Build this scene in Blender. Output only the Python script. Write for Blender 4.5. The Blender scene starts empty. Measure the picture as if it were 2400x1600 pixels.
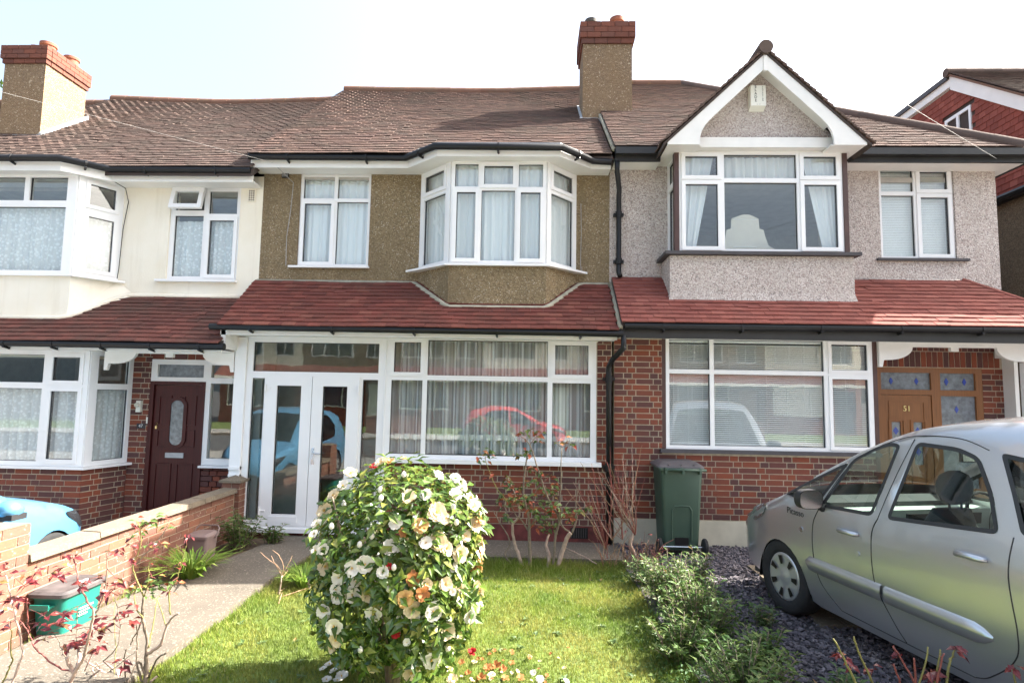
import bpy, math, random
import numpy as np
from mathutils import Vector, Matrix
from mathutils.geometry import delaunay_2d_cdt
R = math.radians
rng = random.Random(7)
scene = bpy.context.scene
COL = scene.collection

# ------------------------------------------------------------------ camera
F_PX, PITCH, ROLL, YAW = 1378.0, R(5.0), R(1.0), R(2.0)
CAM = Vector((0.0, -7.72, 1.92))
_fw = Vector((-math.sin(YAW)*math.cos(PITCH), math.cos(YAW)*math.cos(PITCH), math.sin(PITCH)))
_rt = Vector((math.cos(YAW), math.sin(YAW), 0))
_up = _rt.cross(_fw)
_r2 = _rt*math.cos(ROLL) + _up*math.sin(ROLL)
_u2 = _up*math.cos(ROLL) - _rt*math.sin(ROLL)
cam_d = bpy.data.cameras.new('camera')
cam = bpy.data.objects.new('camera', cam_d)
COL.objects.link(cam)
cam.matrix_world = Matrix(((_r2.x, _u2.x, -_fw.x, CAM.x), (_r2.y, _u2.y, -_fw.y, CAM.y), (_r2.z, _u2.z, -_fw.z, CAM.z), (0, 0, 0, 1)))
cam_d.sensor_width = 36
cam_d.lens = 36*F_PX/2400
cam_d.clip_end = 2000
cam_d.clip_start = 0.05
scene.camera = cam

# ------------------------------------------------------------------ light
SUN = Vector((1.10, 0.287, 1.0)).normalized()
world = bpy.data.worlds.new('World')
scene.world = world
world.use_nodes = True
wn = world.node_tree
for n in list(wn.nodes): wn.nodes.remove(n)
sky = wn.nodes.new('ShaderNodeTexSky')
sky.sky_type = 'NISHITA'
sky.sun_disc = False
sky.sun_elevation = math.asin(SUN.z)
sky.sun_rotation = math.atan2(SUN.x, SUN.y)
sky.air_density = 1.0
sky.dust_density = 9.0
sky.ozone_density = 1.0
bg = wn.nodes.new('ShaderNodeBackground')
bg.inputs['Strength'].default_value = 0.098
wo = wn.nodes.new('ShaderNodeOutputWorld')
hs = wn.nodes.new('ShaderNodeHueSaturation')   # thin high haze: paler sky all round
hs.inputs['Saturation'].default_value = 0.80
wn.links.new(sky.outputs[0], hs.inputs['Color'])
veil = wn.nodes.new('ShaderNodeMix'); veil.data_type = 'RGBA'; veil.blend_type = 'ADD'; veil.inputs[0].default_value = 1.0
veil.inputs[7].default_value = (0.40, 0.60, 0.76, 1)   # even veil of thin cloud
wn.links.new(hs.outputs[0], veil.inputs[6])
wn.links.new(veil.outputs[2], bg.inputs[0])
wn.links.new(bg.outputs[0], wo.inputs[0])
sl = bpy.data.lights.new('sun', 'SUN')
sl.energy = 5.0
sl.angle = R(0.5)
sl.color = (1.0, 0.95, 0.86)
so = bpy.data.objects.new('sun', sl)
COL.objects.link(so)
so.location = (12, 6, 14)
so.rotation_euler = (-SUN).to_track_quat('-Z', 'Y').to_euler()
vs = scene.view_settings
vs.view_transform = 'Standard'
vs.look = 'None'
vs.exposure = 2.28
vs.gamma = 1.0
vs.use_curve_mapping = False
scene.cycles.transparent_max_bounces = 24
scene.cycles.max_bounces = 8

# ------------------------------------------------------------------ pixel helpers (2352 px wide view of the photo)
def _ray(x, y):
    x, y = x/.98, y/.98
    return _fw + _r2*((x-1200)/F_PX) - _u2*((y-800)/F_PX)
def atY(x, y, Y): r = _ray(x, y); return CAM + r*((Y-CAM.y)/r.y)
def atZ(x, y, Z=0.0): r = _ray(x, y); return CAM + r*((Z-CAM.z)/r.z)
def atX(x, y, X): r = _ray(x, y); return CAM + r*((X-CAM.x)/r.x)
def cam_dist(p): return (Vector(p)-CAM).length

# ------------------------------------------------------------------ mesh helpers
class MB:
    def __init__(s): s.v = []; s.f = []; s.m = []; s.mi = 0
    def add(s, vs, fs, mi=None):
        o = len(s.v)
        s.v.extend(tuple(p) for p in vs)
        for f in fs: s.f.append(tuple(i+o for i in f)); s.m.append(s.mi if mi is None else mi)
    def poly(s, pts, mi=None): s.add(pts, [tuple(range(len(pts)))], mi)
    def hexa(s, p, mi=None):   # p: 4 bottom ccw from above, 4 top
        s.add(p, [(3,2,1,0),(4,5,6,7),(0,1,5,4),(1,2,6,5),(2,3,7,6),(3,0,4,7)], mi)
    def box(s, x0, x1, y0, y1, z0, z1, mi=None):
        s.hexa([(x0,y0,z0),(x1,y0,z0),(x1,y1,z0),(x0,y1,z0),(x0,y0,z1),(x1,y0,z1),(x1,y1,z1),(x0,y1,z1)], mi)
    def fbox(s, F, u0, u1, d0, d1, z0, z1, mi=None):  # facet box, d outward
        s.hexa([F(u0,d1,z0),F(u1,d1,z0),F(u1,d0,z0),F(u0,d0,z0),F(u0,d1,z1),F(u1,d1,z1),F(u1,d0,z1),F(u0,d0,z1)], mi)
    def prism(s, pts, vec, mi=None):   # polygon pts extruded by vec
        n = len(pts); vec = Vector(vec)
        a = [Vector(p) for p in pts]; b = [p+vec for p in a]
        nrm = Vector((0,0,0))
        for i in range(n): nrm += a[i].cross(a[(i+1) % n])
        if nrm.dot(vec) > 0: a.reverse(); b.reverse()
        fs = [tuple(range(n)), tuple(range(2*n-1, n-1, -1))]
        for i in range(n):
            j = (i+1) % n
            fs.append((j, i, n+i, n+j))
        s.add(a+b, fs, mi)
    def tube(s, pts, r, n=8, mi=None, cap=True):
        pts = [Vector(p) for p in pts]
        rs = r if isinstance(r, (list, tuple)) else [r]*len(pts)
        vs = []; fs = []
        d = (pts[1]-pts[0]).normalized()
        a = d.orthogonal().normalized()
        for i, p in enumerate(pts):
            if i == 0: d = pts[1]-pts[0]
            elif i == len(pts)-1: d = pts[-1]-pts[-2]
            else: d = (pts[i+1]-pts[i]).normalized() + (pts[i]-pts[i-1]).normalized()
            if d.length < 1e-9: d = Vector((0,0,1))
            d.normalize()
            a = (a - d*a.dot(d))
            if a.length < 1e-6: a = d.orthogonal()
            a.normalize(); b = d.cross(a)
            for k in range(n):
                t = 2*math.pi*k/n
                vs.append(p + (a*math.cos(t)+b*math.sin(t))*rs[i])
        for i in range(len(pts)-1):
            for k in range(n):
                k2 = (k+1) % n
                fs.append((i*n+k, i*n+k2, (i+1)*n+k2, (i+1)*n+k))
        if cap:
            fs.append(tuple(range(n-1, -1, -1))); fs.append(tuple((len(pts)-1)*n+k for k in range(n)))
        s.add(vs, fs, mi)
    def lathe(s, prof, c, axis='z', n=24, mi=None):   # prof: (r, h) list
        vs = []; fs = []; c = Vector(c)
        for r, h in prof:
            for k in range(n):
                t = 2*math.pi*k/n
                q = (r*math.cos(t), r*math.sin(t), h)
                if axis == 'x': q = (q[2], q[0], q[1])
                elif axis == 'y': q = (q[0], q[2], -q[1])
                vs.append(c+Vector(q))
        for i in range(len(prof)-1):
            for k in range(n):
                k2 = (k+1) % n
                fs.append((i*n+k, i*n+k2, (i+1)*n+k2, (i+1)*n+k))
        s.add(vs, fs, mi)
    def build(s, name, mat, parent=None, smooth=False):
        me = bpy.data.meshes.new(name)
        me.from_pydata(s.v, [], s.f)
        mats = mat if isinstance(mat, (list, tuple)) else [mat]
        for m in mats: me.materials.append(m)
        if len(mats) > 1: me.polygons.foreach_set('material_index', s.m)
        if smooth:
            me.polygons.foreach_set('use_smooth', [True]*len(me.polygons))
        me.update()
        return link(name, me, parent)
def link(name, me, parent=None):
    o = bpy.data.objects.new(name, me)
    COL.objects.link(o)
    if parent is not None: setp(o, parent)
    return o
WLOC = {}
def setp(o, parent):
    o.parent = parent
    o.matrix_parent_inverse = WLOC.get(parent.name, Matrix())
def sharp(o, ang=35):
    me = o.data
    if hasattr(me, 'set_sharp_from_angle'):
        me.set_sharp_from_angle(angle=R(ang))
def tag(o, label, cat, group=None, kind=None):
    if label: o['label'] = label
    if cat: o['category'] = cat
    if group: o['group'] = group
    if kind: o['kind'] = kind
    return o
def struct(o):
    o['kind'] = 'structure'; return o
def thing(name, label, cat, loc=(0,0,0), rz=0.0, group=None):
    o = bpy.data.objects.new(name, None)
    COL.objects.link(o)
    o.location = loc; o.rotation_euler = (0, 0, rz)
    o.empty_display_size = 0.2
    if rz == 0.0: WLOC[o.name] = Matrix.Translation(-Vector(loc))
    return tag(o, label, cat, group)
def facet(A, B):
    A = Vector((A[0], A[1])); B = Vector((B[0], B[1]))
    u = (B-A).normalized(); n = Vector((u.y, -u.x))
    def F(uu, d, z): return Vector((A.x+u.x*uu+n.x*d, A.y+u.y*uu+n.y*d, z))
    F.L = (B-A).length; F.ang = math.atan2(u.y, u.x); F.u = u; F.n = n
    return F
def rect_holes(rect, holes):
    """boxes covering rect minus holes (u0,u1,z0,z1)"""
    u0, u1, z0, z1 = rect
    us = sorted({u0, u1, *[min(max(h[k], u0), u1) for h in holes for k in (0, 1)]})
    zs = sorted({z0, z1, *[min(max(h[k], z0), z1) for h in holes for k in (2, 3)]})
    out = []
    for i in range(len(us)-1):
        run = None
        for j in range(len(zs)-1):
            cu = (us[i]+us[i+1])/2; cz = (zs[j]+zs[j+1])/2
            ins = any(h[0] < cu < h[1] and h[2] < cz < h[3] for h in holes)
            if ins:
                if run: out.append(run); run = None
            else:
                run = (us[i], us[i+1], run[2] if run else zs[j], zs[j+1])
        if run: out.append(run)
    # merge equal-height neighbours
    out.sort(key=lambda b: (b[2], b[3], b[0])); mer = []
    for b in out:
        if mer and mer[-1][2:] == b[2:] and abs(mer[-1][1]-b[0]) < 1e-9: mer[-1] = (mer[-1][0], b[1], b[2], b[3])
        else: mer.append(b)
    return mer
def arr_mesh(name, verts, tris, mat, parent=None, smooth=False, uvcol=None):
    """numpy verts (n,3), tris (m,3 or 4)"""
    me = bpy.data.meshes.new(name)
    nv, nf, k = len(verts), len(tris), tris.shape[1]
    me.vertices.add(nv); me.vertices.foreach_set('co', np.ascontiguousarray(verts, dtype=np.float32).ravel())
    me.loops.add(nf*k); me.loops.foreach_set('vertex_index', np.ascontiguousarray(tris, dtype=np.int32).ravel())
    me.polygons.add(nf); me.polygons.foreach_set('loop_start', np.arange(0, nf*k, k, dtype=np.int32))
    me.update(calc_edges=True)
    for m in (mat if isinstance(mat, (list, tuple)) else [mat]): me.materials.append(m)
    me.polygons.foreach_set('use_smooth', [bool(smooth)]*nf)
    return link(name, me, parent)

# ------------------------------------------------------------------ materials
class NT:
    def __init__(s, name):
        s.mat = bpy.data.materials.new(name); s.mat.use_nodes = True
        s.t = s.mat.node_tree
        for n in list(s.t.nodes): s.t.nodes.remove(n)
        s.out = s.n('ShaderNodeOutputMaterial')
    def n(s, typ, **kw):
        nd = s.t.nodes.new(typ)
        for k, v in kw.items(): setattr(nd, k, v)
        return nd
    def l(s, a, b): s.t.links.new(a, b)
    def set(s, sock, v):
        if isinstance(v, bpy.types.NodeSocket): s.l(v, sock)
        elif isinstance(v, (tuple, list)) and len(v) == 3 and sock.type == 'RGBA': sock.default_value = (*v, 1)
        else: sock.default_value = v
    def math(s, op, a, b=0.0):
        m = s.n('ShaderNodeMath', operation=op); s.set(m.inputs[0], a); s.set(m.inputs[1], b); return m.outputs[0]
    def pos(s): return s.n('ShaderNodeNewGeometry').outputs['Position']
    def noise(s, scale, detail=4, rough=0.55, vec=None, out=0):
        n = s.n('ShaderNodeTexNoise'); n.inputs['Scale'].default_value = scale; n.inputs['Detail'].default_value = detail
        n.inputs['Roughness'].default_value = rough
        s.l(vec if vec is not None else s.pos(), n.inputs['Vector']); return n.outputs[out]
    def vor(s, scale, vec=None, out='Color'):
        n = s.n('ShaderNodeTexVoronoi'); n.inputs['Scale'].default_value = scale
        s.l(vec if vec is not None else s.pos(), n.inputs['Vector']); return n.outputs[out]
    def ramp(s, fac, stops, interp='LINEAR'):
        r = s.n('ShaderNodeValToRGB'); cr = r.color_ramp; cr.interpolation = interp
        while len(cr.elements) < len(stops): cr.elements.new(0.5)
        for e, (p, c) in zip(cr.elements, stops):
            e.position = p; e.color = (*c, 1) if len(c) == 3 else c
        s.l(fac, r.inputs[0]); return r.outputs[0]
    def mix(s, fac, a, b, mode='MIX'):
        m = s.n('ShaderNodeMix', data_type='RGBA', blend_type=mode)
        s.set(m.inputs[0], fac); s.set(m.inputs[6], a); s.set(m.inputs[7], b); return m.outputs[2]
    def rnd(s, attr=False):
        a = s.n('ShaderNodeObjectInfo').outputs['Random']
        if attr:
            q = s.n('ShaderNodeAttribute'); q.attribute_name = 'rnd'; b = q.outputs['Fac']
        else: b = s.n('ShaderNodeNewGeometry').outputs['Random Per Island']
        return s.math('FRACT', s.math('ADD', a, b))
    def stretch(s, sx, sy, sz):
        m = s.n('ShaderNodeMapping'); m.inputs['Scale'].default_value = (sx, sy, sz); s.l(s.pos(), m.inputs[0]); return m.outputs[0]
    def bump(s, h, strength=0.4, dist=0.01):
        b = s.n('ShaderNodeBump'); b.inputs['Strength'].default_value = strength; b.inputs['Distance'].default_value = dist
        s.l(h, b.inputs['Height']); return b.outputs[0]
    def pbr(s, col, rough=0.7, normal=None, metal=0.0, spec=0.5, **kw):
        p = s.n('ShaderNodeBsdfPrincipled')
        s.set(p.inputs['Base Color'], col); s.set(p.inputs['Roughness'], rough); p.inputs['Metallic'].default_value = metal
        p.inputs['Specular IOR Level'].default_value = spec
        if normal is not None: s.l(normal, p.inputs['Normal'])
        for k, v in kw.items(): s.set(p.inputs[k], v)
        s.l(p.outputs[0], s.out.inputs[0]); s.p = p
        return s.mat
def plain(name, col, rough=0.6, var=0.12, scale=6.0, metal=0.0, bump=0.0, spec=0.5, fine=60):
    t = NT(name)
    n = t.noise(scale, 5)
    d = tuple(c*(1-var) for c in col); b = tuple(min(1, c*(1+var)) for c in col)
    c = t.ramp(n, [(0.3, d), (0.7, b)])
    nm = t.bump(t.noise(fine, 3), bump, 0.004) if bump else None
    return t.pbr(c, rough, nm, metal, spec)
M = {}
# --- brick: two-tone purple / orange-red, random per brick
def brick_mat(name, stops, lichen=0.0, sand=0.5):
    t = NT(name)
    r = t.rnd(True)
    c = t.ramp(r, stops, 'LINEAR')
    n1 = t.noise(55, 4); n2 = t.noise(9, 3)
    c = t.mix(t.ramp(n1, [(0.35, (0,0,0)), (0.75, (0.7,)*3)]), c, t.mix(0.5, c, (0.10, 0.05, 0.05)))
    c = t.mix(t.math('MULTIPLY', n2, 0.22), c, (0.24, 0.13, 0.09))
    if lichen:
        c = t.mix(t.ramp(t.noise(30, 5, 0.7), [(0.60, (0,0,0)), (0.68, (lichen,)*3)]), c, (0.62, 0.58, 0.50))
    b = t.bump(t.noise(120, 4), sand, 0.004)
    return t.pbr(c, 0.9, b, spec=0.2)
BR = [(0.0, (0.075,0.036,0.038)), (0.28, (0.10,0.042,0.040)), (0.42, (0.16,0.046,0.032)), (0.62, (0.20,0.052,0.030)), (0.85, (0.25,0.062,0.030)), (1.0, (0.10,0.042,0.044))]
M['brick'] = brick_mat('house_brick', BR)
M['brick_wall'] = brick_mat('garden_wall_brick', [(0, (0.17,0.075,0.055)), (0.5, (0.21,0.10,0.07)), (1, (0.26,0.105,0.06))], lichen=0.6)
M['brick_chim'] = brick_mat('chimney_brick', [(0, (0.12,0.045,0.034)), (0.6, (0.19,0.065,0.042)), (1, (0.10,0.05,0.044))])
M['mortar'] = plain('mortar', (0.47,0.41,0.31), 0.95, 0.2, 12, bump=0.5)
M['mortar_old'] = plain('old_mortar', (0.34,0.28,0.20), 0.95, 0.25, 12, bump=0.6)
# --- renders
def pebble(name, pal, scale, stain, bumpv=0.8, stain_amt=0.45, streak=0.25):
    t = NT(name)
    v = t.n('ShaderNodeTexVoronoi'); v.inputs['Scale'].default_value = scale; t.l(t.pos(), v.inputs['Vector'])
    sep = t.n('ShaderNodeSeparateColor'); t.l(v.outputs['Color'], sep.inputs[0])
    c = t.ramp(sep.outputs[0], pal, 'CONSTANT')
    c = t.mix(t.ramp(v.outputs['Distance'], [(0.35, (0,0,0)), (0.8, (0.55,)*3)]), c, stain)
    big = t.noise(1.3, 6, 0.65)
    c = t.mix(t.ramp(big, [(0.35, (0,0,0)), (0.75, (stain_amt,)*3)]), c, stain)
    st = t.noise(1.0, 4, 0.6, vec=t.stretch(5, 5, 0.5))
    c = t.mix(t.ramp(st, [(0.45, (0,0,0)), (0.8, (streak,)*3)]), c, stain)
    h = t.math('SUBTRACT', 1.0, v.outputs['Distance'])
    return t.pbr(c, 0.92, t.bump(h, bumpv, 0.012), spec=0.2)
M['dash_brown'] = pebble('brown_pebbledash', [(0, (0.25,0.185,0.105)), (0.3, (0.32,0.24,0.14)), (0.58, (0.38,0.295,0.18)), (0.80, (0.17,0.125,0.075)), (0.93, (0.50,0.43,0.33))], 72, (0.15,0.115,0.068), stain_amt=0.65, streak=0.6)
M['dash_pink'] = pebble('pink_grey_pebbledash', [(0, (0.52,0.45,0.41)), (0.3, (0.64,0.57,0.53)), (0.55, (0.40,0.32,0.29)), (0.72, (0.74,0.69,0.65)), (0.92, (0.24,0.21,0.20))], 70, (0.42,0.375,0.34), stain_amt=0.4, streak=0.3)
M['dash_chim'] = pebble('chimney_pebbledash', [(0, (0.18,0.13,0.09)), (0.35, (0.23,0.168,0.115)), (0.65, (0.28,0.212,0.145)), (0.86, (0.16,0.115,0.08)), (0.95, (0.5,0.42,0.32))], 55, (0.23,0.155,0.085), stain_amt=0.6)
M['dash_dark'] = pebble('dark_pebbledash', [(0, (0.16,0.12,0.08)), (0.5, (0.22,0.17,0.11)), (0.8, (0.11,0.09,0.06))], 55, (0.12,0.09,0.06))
def cream():
    t = NT('cream_render')
    n = t.noise(1.5, 6, 0.6)
    c = t.ramp(n, [(0.3, (0.78,0.72,0.59)), (0.7, (0.84,0.80,0.70))])
    st = t.noise(1.0, 4, 0.6, vec=t.stretch(7, 7, 0.6))
    c = t.mix(t.ramp(st, [(0.55, (0,0,0)), (0.85, (0.35,)*3)]), c, (0.50,0.43,0.31))
    b = t.bump(t.noise(1, 5, 0.6, vec=t.stretch(110, 110, 28)), 0.5, 0.006)
    return t.pbr(c, 0.9, b, spec=0.2)
M['cream'] = cream()
M['cement'] = plain('cement_fillet', (0.33,0.31,0.24), 0.95, 0.25, 8, bump=0.6)
# --- roof tiles
def tile_mat(name, stops, moss, lich):
    t = NT(name)
    c = t.ramp(t.rnd(True), stops)
    c = t.mix(t.ramp(t.noise(2.2, 6, 0.65), [(0.42, (0,0,0)), (0.72, (moss[3],)*3)]), c, moss[:3])
    c = t.mix(t.ramp(t.noise(16, 5, 0.7), [(0.60, (0,0,0)), (0.72, (lich[3],)*3)]), c, lich[:3])
    c = t.mix(t.ramp(t.noise(60, 3), [(0.4, (0,0,0)), (0.8, (0.35,)*3)]), c, (0.09,0.06,0.05))
    return t.pbr(c, 0.9, t.bump(t.noise(70, 3), 0.4, 0.004), spec=0.15)
M['tile'] = tile_mat('weathered_brown_tile', [(0, (0.105,0.072,0.064)), (0.35, (0.125,0.083,0.072)), (0.7, (0.145,0.094,0.080)), (0.93, (0.17,0.112,0.092)), (1, (0.085,0.062,0.056))], (0.085,0.074,0.062,0.75), (0.24,0.21,0.17,0.35))
M['tile47'] = tile_mat('weathered_dark_tile', [(0, (0.095,0.068,0.06)), (0.5, (0.115,0.08,0.07)), (1, (0.135,0.092,0.078))], (0.08,0.07,0.06,0.75), (0.26,0.24,0.19,0.4))
M['tile_red'] = tile_mat('red_plain_tile', [(0, (0.13,0.042,0.036)), (0.5, (0.16,0.050,0.040)), (0.85, (0.19,0.058,0.046)), (1, (0.215,0.08,0.06))], (0.095,0.046,0.036,0.75), (0.24,0.11,0.07,0.3))
M['tile_red51'] = tile_mat('clean_red_tile', [(0, (0.205,0.066,0.055)), (0.5, (0.24,0.077,0.062)), (1, (0.28,0.10,0.08))], (0.18,0.075,0.062,0.5), (0.32,0.16,0.12,0.2))
M['tile_red47'] = tile_mat('lichened_red_tile', [(0, (0.105,0.042,0.036)), (0.5, (0.135,0.050,0.041)), (1, (0.165,0.062,0.05))], (0.07,0.05,0.042,0.85), (0.24,0.16,0.11,0.5))
M['tile_hang'] = tile_mat('tile_hanging', [(0, (0.22,0.060,0.045)), (0.6, (0.27,0.075,0.055)), (1, (0.32,0.10,0.075))], (0.18,0.06,0.05,0.4), (0.3,0.15,0.12,0.15))
M['ridge'] = tile_mat('ridge_tile', [(0, (0.155,0.085,0.062)), (1, (0.20,0.11,0.08))], (0.17,0.13,0.095,0.6), (0.45,0.30,0.10,0.5))
M['ridge_dark'] = tile_mat('dark_ridge_tile', [(0, (0.10,0.075,0.065)), (1, (0.14,0.10,0.085))], (0.15,0.11,0.09,0.5), (0.25,0.2,0.16,0.3))
M['felt'] = plain('roof_felt', (0.06,0.045,0.04), 0.95)
M['pot'] = plain('terracotta', (0.25,0.09,0.055), 0.85, 0.2, 8, bump=0.2)
M['pot_dark'] = plain('sooty_pot', (0.07,0.065,0.06), 0.85)
M['lead'] = plain('lead_flashing', (0.42,0.43,0.44), 0.6, 0.2, 9)
M['lichen'] = plain('orange_lichen', (0.55,0.33,0.03), 0.95, 0.3, 20)
# --- trims
M['pvc'] = plain('white_upvc', (0.80,0.80,0.80), 0.32, 0.02, 3)
M['white'] = plain('white_gloss_paint', (0.77,0.76,0.73), 0.4, 0.04, 5)
M['gasket'] = plain('dark_gasket', (0.035,0.035,0.04), 0.6)
M['black'] = plain('black_plastic', (0.009,0.009,0.010), 0.42, 0.2, spec=0.35)
M['black_wood'] = plain('black_fascia', (0.02,0.02,0.02), 0.5, 0.4, 3)
M['darkbrown'] = plain('dark_brown_wood', (0.065,0.030,0.025), 0.5, 0.2)
M['darksill'] = plain('dark_sill', (0.055,0.05,0.055), 0.6, 0.2)
M['plinth'] = plain('concrete_plinth', (0.52,0.48,0.38), 0.95, 0.14, 4, bump=0.4)
M['plinth_red'] = plain('red_painted_plinth', (0.125,0.028,0.025), 0.8, 0.5, 7, bump=0.4)
M['metal'] = plain('bright_metal', (0.6,0.6,0.6), 0.25, 0.05, metal=1.0)
M['brass'] = plain('brass', (0.70,0.58,0.28), 0.3, 0.05, metal=1.0)
M['interior'] = plain('interior_wall', (0.42,0.40,0.37), 0.9)
M['floorin'] = plain('interior_floor', (0.20,0.13,0.08), 0.8)
M['cable'] = plain('cable', (0.30,0.29,0.28), 0.6)
M['cable_dark'] = plain('dark_cable', (0.03,0.03,0.03), 0.6)
def wood(name, a, b, rough=0.4, spec=0.5):
    t = NT(name)
    n = t.noise(1, 5, 0.6, vec=t.stretch(60, 60, 3))
    return t.pbr(t.ramp(n, [(0.3, a), (0.7, b)]), rough, t.bump(n, 0.15, 0.003), spec=spec)
M['oak'] = wood('golden_oak', (0.17,0.062,0.015), (0.26,0.10,0.027), 0.35)
M['mahog'] = wood('mahogany', (0.040,0.008,0.008), (0.072,0.012,0.011), 0.42, 0.3)
def glass(name, ior=1.5, tint=(1,1,1), wav=0.0, rough=0.0):
    t = NT(name)
    fr = t.n('ShaderNodeFresnel')
    bf = t.n('ShaderNodeNewGeometry').outputs['Backfacing']   # a thin sheet reflects alike from both faces
    t.l(t.math('ADD', t.math('MULTIPLY', bf, 1/ior-ior), ior), fr.inputs['IOR'])
    tr = t.n('ShaderNodeBsdfTransparent'); t.set(tr.inputs[0], tint)
    gl = t.n('ShaderNodeBsdfGlossy'); gl.inputs['Roughness'].default_value = rough
    if wav:
        nm = t.bump(t.noise(3.0, 2), wav, 0.05); t.l(nm, fr.inputs['Normal']); t.l(nm, gl.inputs['Normal'])
    mx = t.n('ShaderNodeMixShader'); t.l(fr.outputs[0], mx.inputs[0]); t.l(tr.outputs[0], mx.inputs[1]); t.l(gl.outputs[0], mx.inputs[2])
    t.l(mx.outputs[0], t.out.inputs[0]); return t.mat
M['glass'] = glass('window_glass', 1.85, (0.98,1.0,0.99), 0.006)
M['glass_wavy'] = glass('porch_glass', 1.75, (0.80,0.86,0.85), 0.012)
M['glass_obs'] = plain('obscured_glass', (0.17,0.19,0.21), 0.12, 0.35, 18, bump=0.25, spec=0.8, fine=35)
M['glass_car'] = glass('car_glass', 1.55, (0.72,0.82,0.78))
M['glass_dark'] = glass('dark_glass', 1.55, (0.10,0.11,0.12))
def cloth(name, col, transp=0.35, scale=14, lace=0.0):
    t = NT(name)
    d = t.n('ShaderNodeBsdfDiffuse'); t.set(d.inputs[0], col)
    tl = t.n('ShaderNodeBsdfTranslucent'); t.set(tl.inputs[0], col)
    m1 = t.n('ShaderNodeMixShader'); m1.inputs[0].default_value = 0.12
    t.l(d.outputs[0], m1.inputs[1]); t.l(tl.outputs[0], m1.inputs[2])
    tr = t.n('ShaderNodeBsdfTransparent')
    m2 = t.n('ShaderNodeMixShader')
    if lace:
        f = t.ramp(t.vor(scale, out='Distance'), [(0.25, (transp-lace,)*3), (0.5, (transp,)*3)])
        t.l(f, m2.inputs[0])
    else:
        lw = t.n('ShaderNodeLayerWeight'); lw.inputs['Blend'].default_value = 0.5   # folds seen edge-on hide more
        t.l(t.math('MULTIPLY', t.math('MAXIMUM', t.math('SUBTRACT', 1.0, t.math('MULTIPLY', lw.outputs['Facing'], 1.6)), 0.0), transp), m2.inputs[0])
    t.l(m1.outputs[0], m2.inputs[1]); t.l(tr.outputs[0], m2.inputs[2])
    t.l(m2.outputs[0], t.out.inputs[0]); return t.mat
M['net'] = cloth('net_curtain', (0.88,0.91,0.95), 0.03)
M['net_thin'] = cloth('thin_net_curtain', (0.84,0.86,0.90), 0.62)
M['net_lace'] = cloth('lace_net_curtain', (0.88,0.91,0.95), 0.22, 22, 0.20)
M['drape'] = cloth('white_drape', (0.80,0.80,0.80), 0.05)
M['blind'] = plain('blind_slat', (0.84,0.85,0.86), 0.5, 0.03)
M['furn'] = plain('cream_furniture', (0.70,0.66,0.58), 0.5, 0.05)
# --- ground
M['concrete'] = None
def concrete(name, a, b, agg):
    t = NT(name)
    c = t.ramp(t.noise(1.6, 7, 0.7), [(0.3, a), (0.7, b)])
    c = t.mix(t.ramp(t.vor(85), [(0.0, (0,0,0)), (0.75, (0,0,0)), (0.8, (0.6,)*3)], 'CONSTANT'), c, agg)
    c = t.mix(t.ramp(t.noise(90, 4, 0.7), [(0.40, (0.5,)*3), (0.6, (0,0,0))]), c, (0.12,0.10,0.08))
    return t.pbr(c, 0.95, t.bump(t.noise(70, 5, 0.7), 0.7, 0.008), spec=0.2)
M['concrete'] = concrete('path_concrete', (0.105,0.092,0.076), (0.16,0.138,0.112), (0.33,0.29,0.24))
M['coping'] = concrete('coping_concrete', (0.17,0.138,0.10), (0.235,0.19,0.14), (0.33,0.28,0.21))
M['soil'] = plain('soil', (0.10,0.07,0.045), 1.0, 0.4, 14, bump=1.0, fine=40)
M['lawn'] = plain('lawn_soil', (0.10,0.14,0.028), 1.0, 0.4, 6, bump=0.8)
M['tarmac'] = plain('asphalt', (0.07,0.07,0.072), 0.95, 0.2, 20, bump=0.7, fine=140)
M['paving'] = plain('paving_slab', (0.28,0.27,0.25), 0.95, 0.12, 3, bump=0.4)
def varied(name, stops, rough=0.6, spec=0.3, trans=0.0):
    t = NT(name)
    c = t.ramp(t.rnd(), stops)
    if not trans: return t.pbr(c, rough, None, spec=spec)
    t.pbr(c, rough, None, spec=spec)
    tl = t.n('ShaderNodeBsdfTranslucent'); t.l(c, tl.inputs[0])
    m = t.n('ShaderNodeMixShader'); m.inputs[0].default_value = trans
    t.l(t.p.outputs[0], m.inputs[1]); t.l(tl.outputs[0], m.inputs[2]); t.l(m.outputs[0], t.out.inputs[0])
    return t.mat
def grass():
    t = NT('grass_blades')
    c = t.ramp(t.rnd(), [(0, (0.12,0.19,0.022)), (0.5, (0.18,0.25,0.032)), (0.85, (0.24,0.29,0.05)), (1, (0.38,0.33,0.14))])
    c = t.mix(t.ramp(t.noise(1.3, 5, 0.65), [(0.42, (0,0,0)), (0.68, (0.85,)*3)]), c, (0.34,0.30,0.085))
    c = t.mix(t.ramp(t.noise(0.9, 4, 0.6, vec=t.stretch(1.6, 1.1, 1)), [(0.48, (0,0,0)), (0.66, (0.7,)*3)]), c, (0.09,0.17,0.03))
    t.pbr(c, 0.6, None, spec=0.25)
    tl = t.n('ShaderNodeBsdfTranslucent'); t.l(c, tl.inputs[0])
    m = t.n('ShaderNodeMixShader'); m.inputs[0].default_value = 0.35
    t.l(t.p.outputs[0], m.inputs[1]); t.l(tl.outputs[0], m.inputs[2]); t.l(m.outputs[0], t.out.inputs[0])
    return t.mat
M['grass'] = grass()
M['slate'] = varied('slate_chips', [(0, (0.075,0.066,0.078)), (0.5, (0.12,0.104,0.118)), (1, (0.19,0.168,0.178))], 0.7)
M['slatebed'] = plain('slate_bed', (0.06,0.054,0.06), 1.0, 0.4, 30, bump=1.0)
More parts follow.
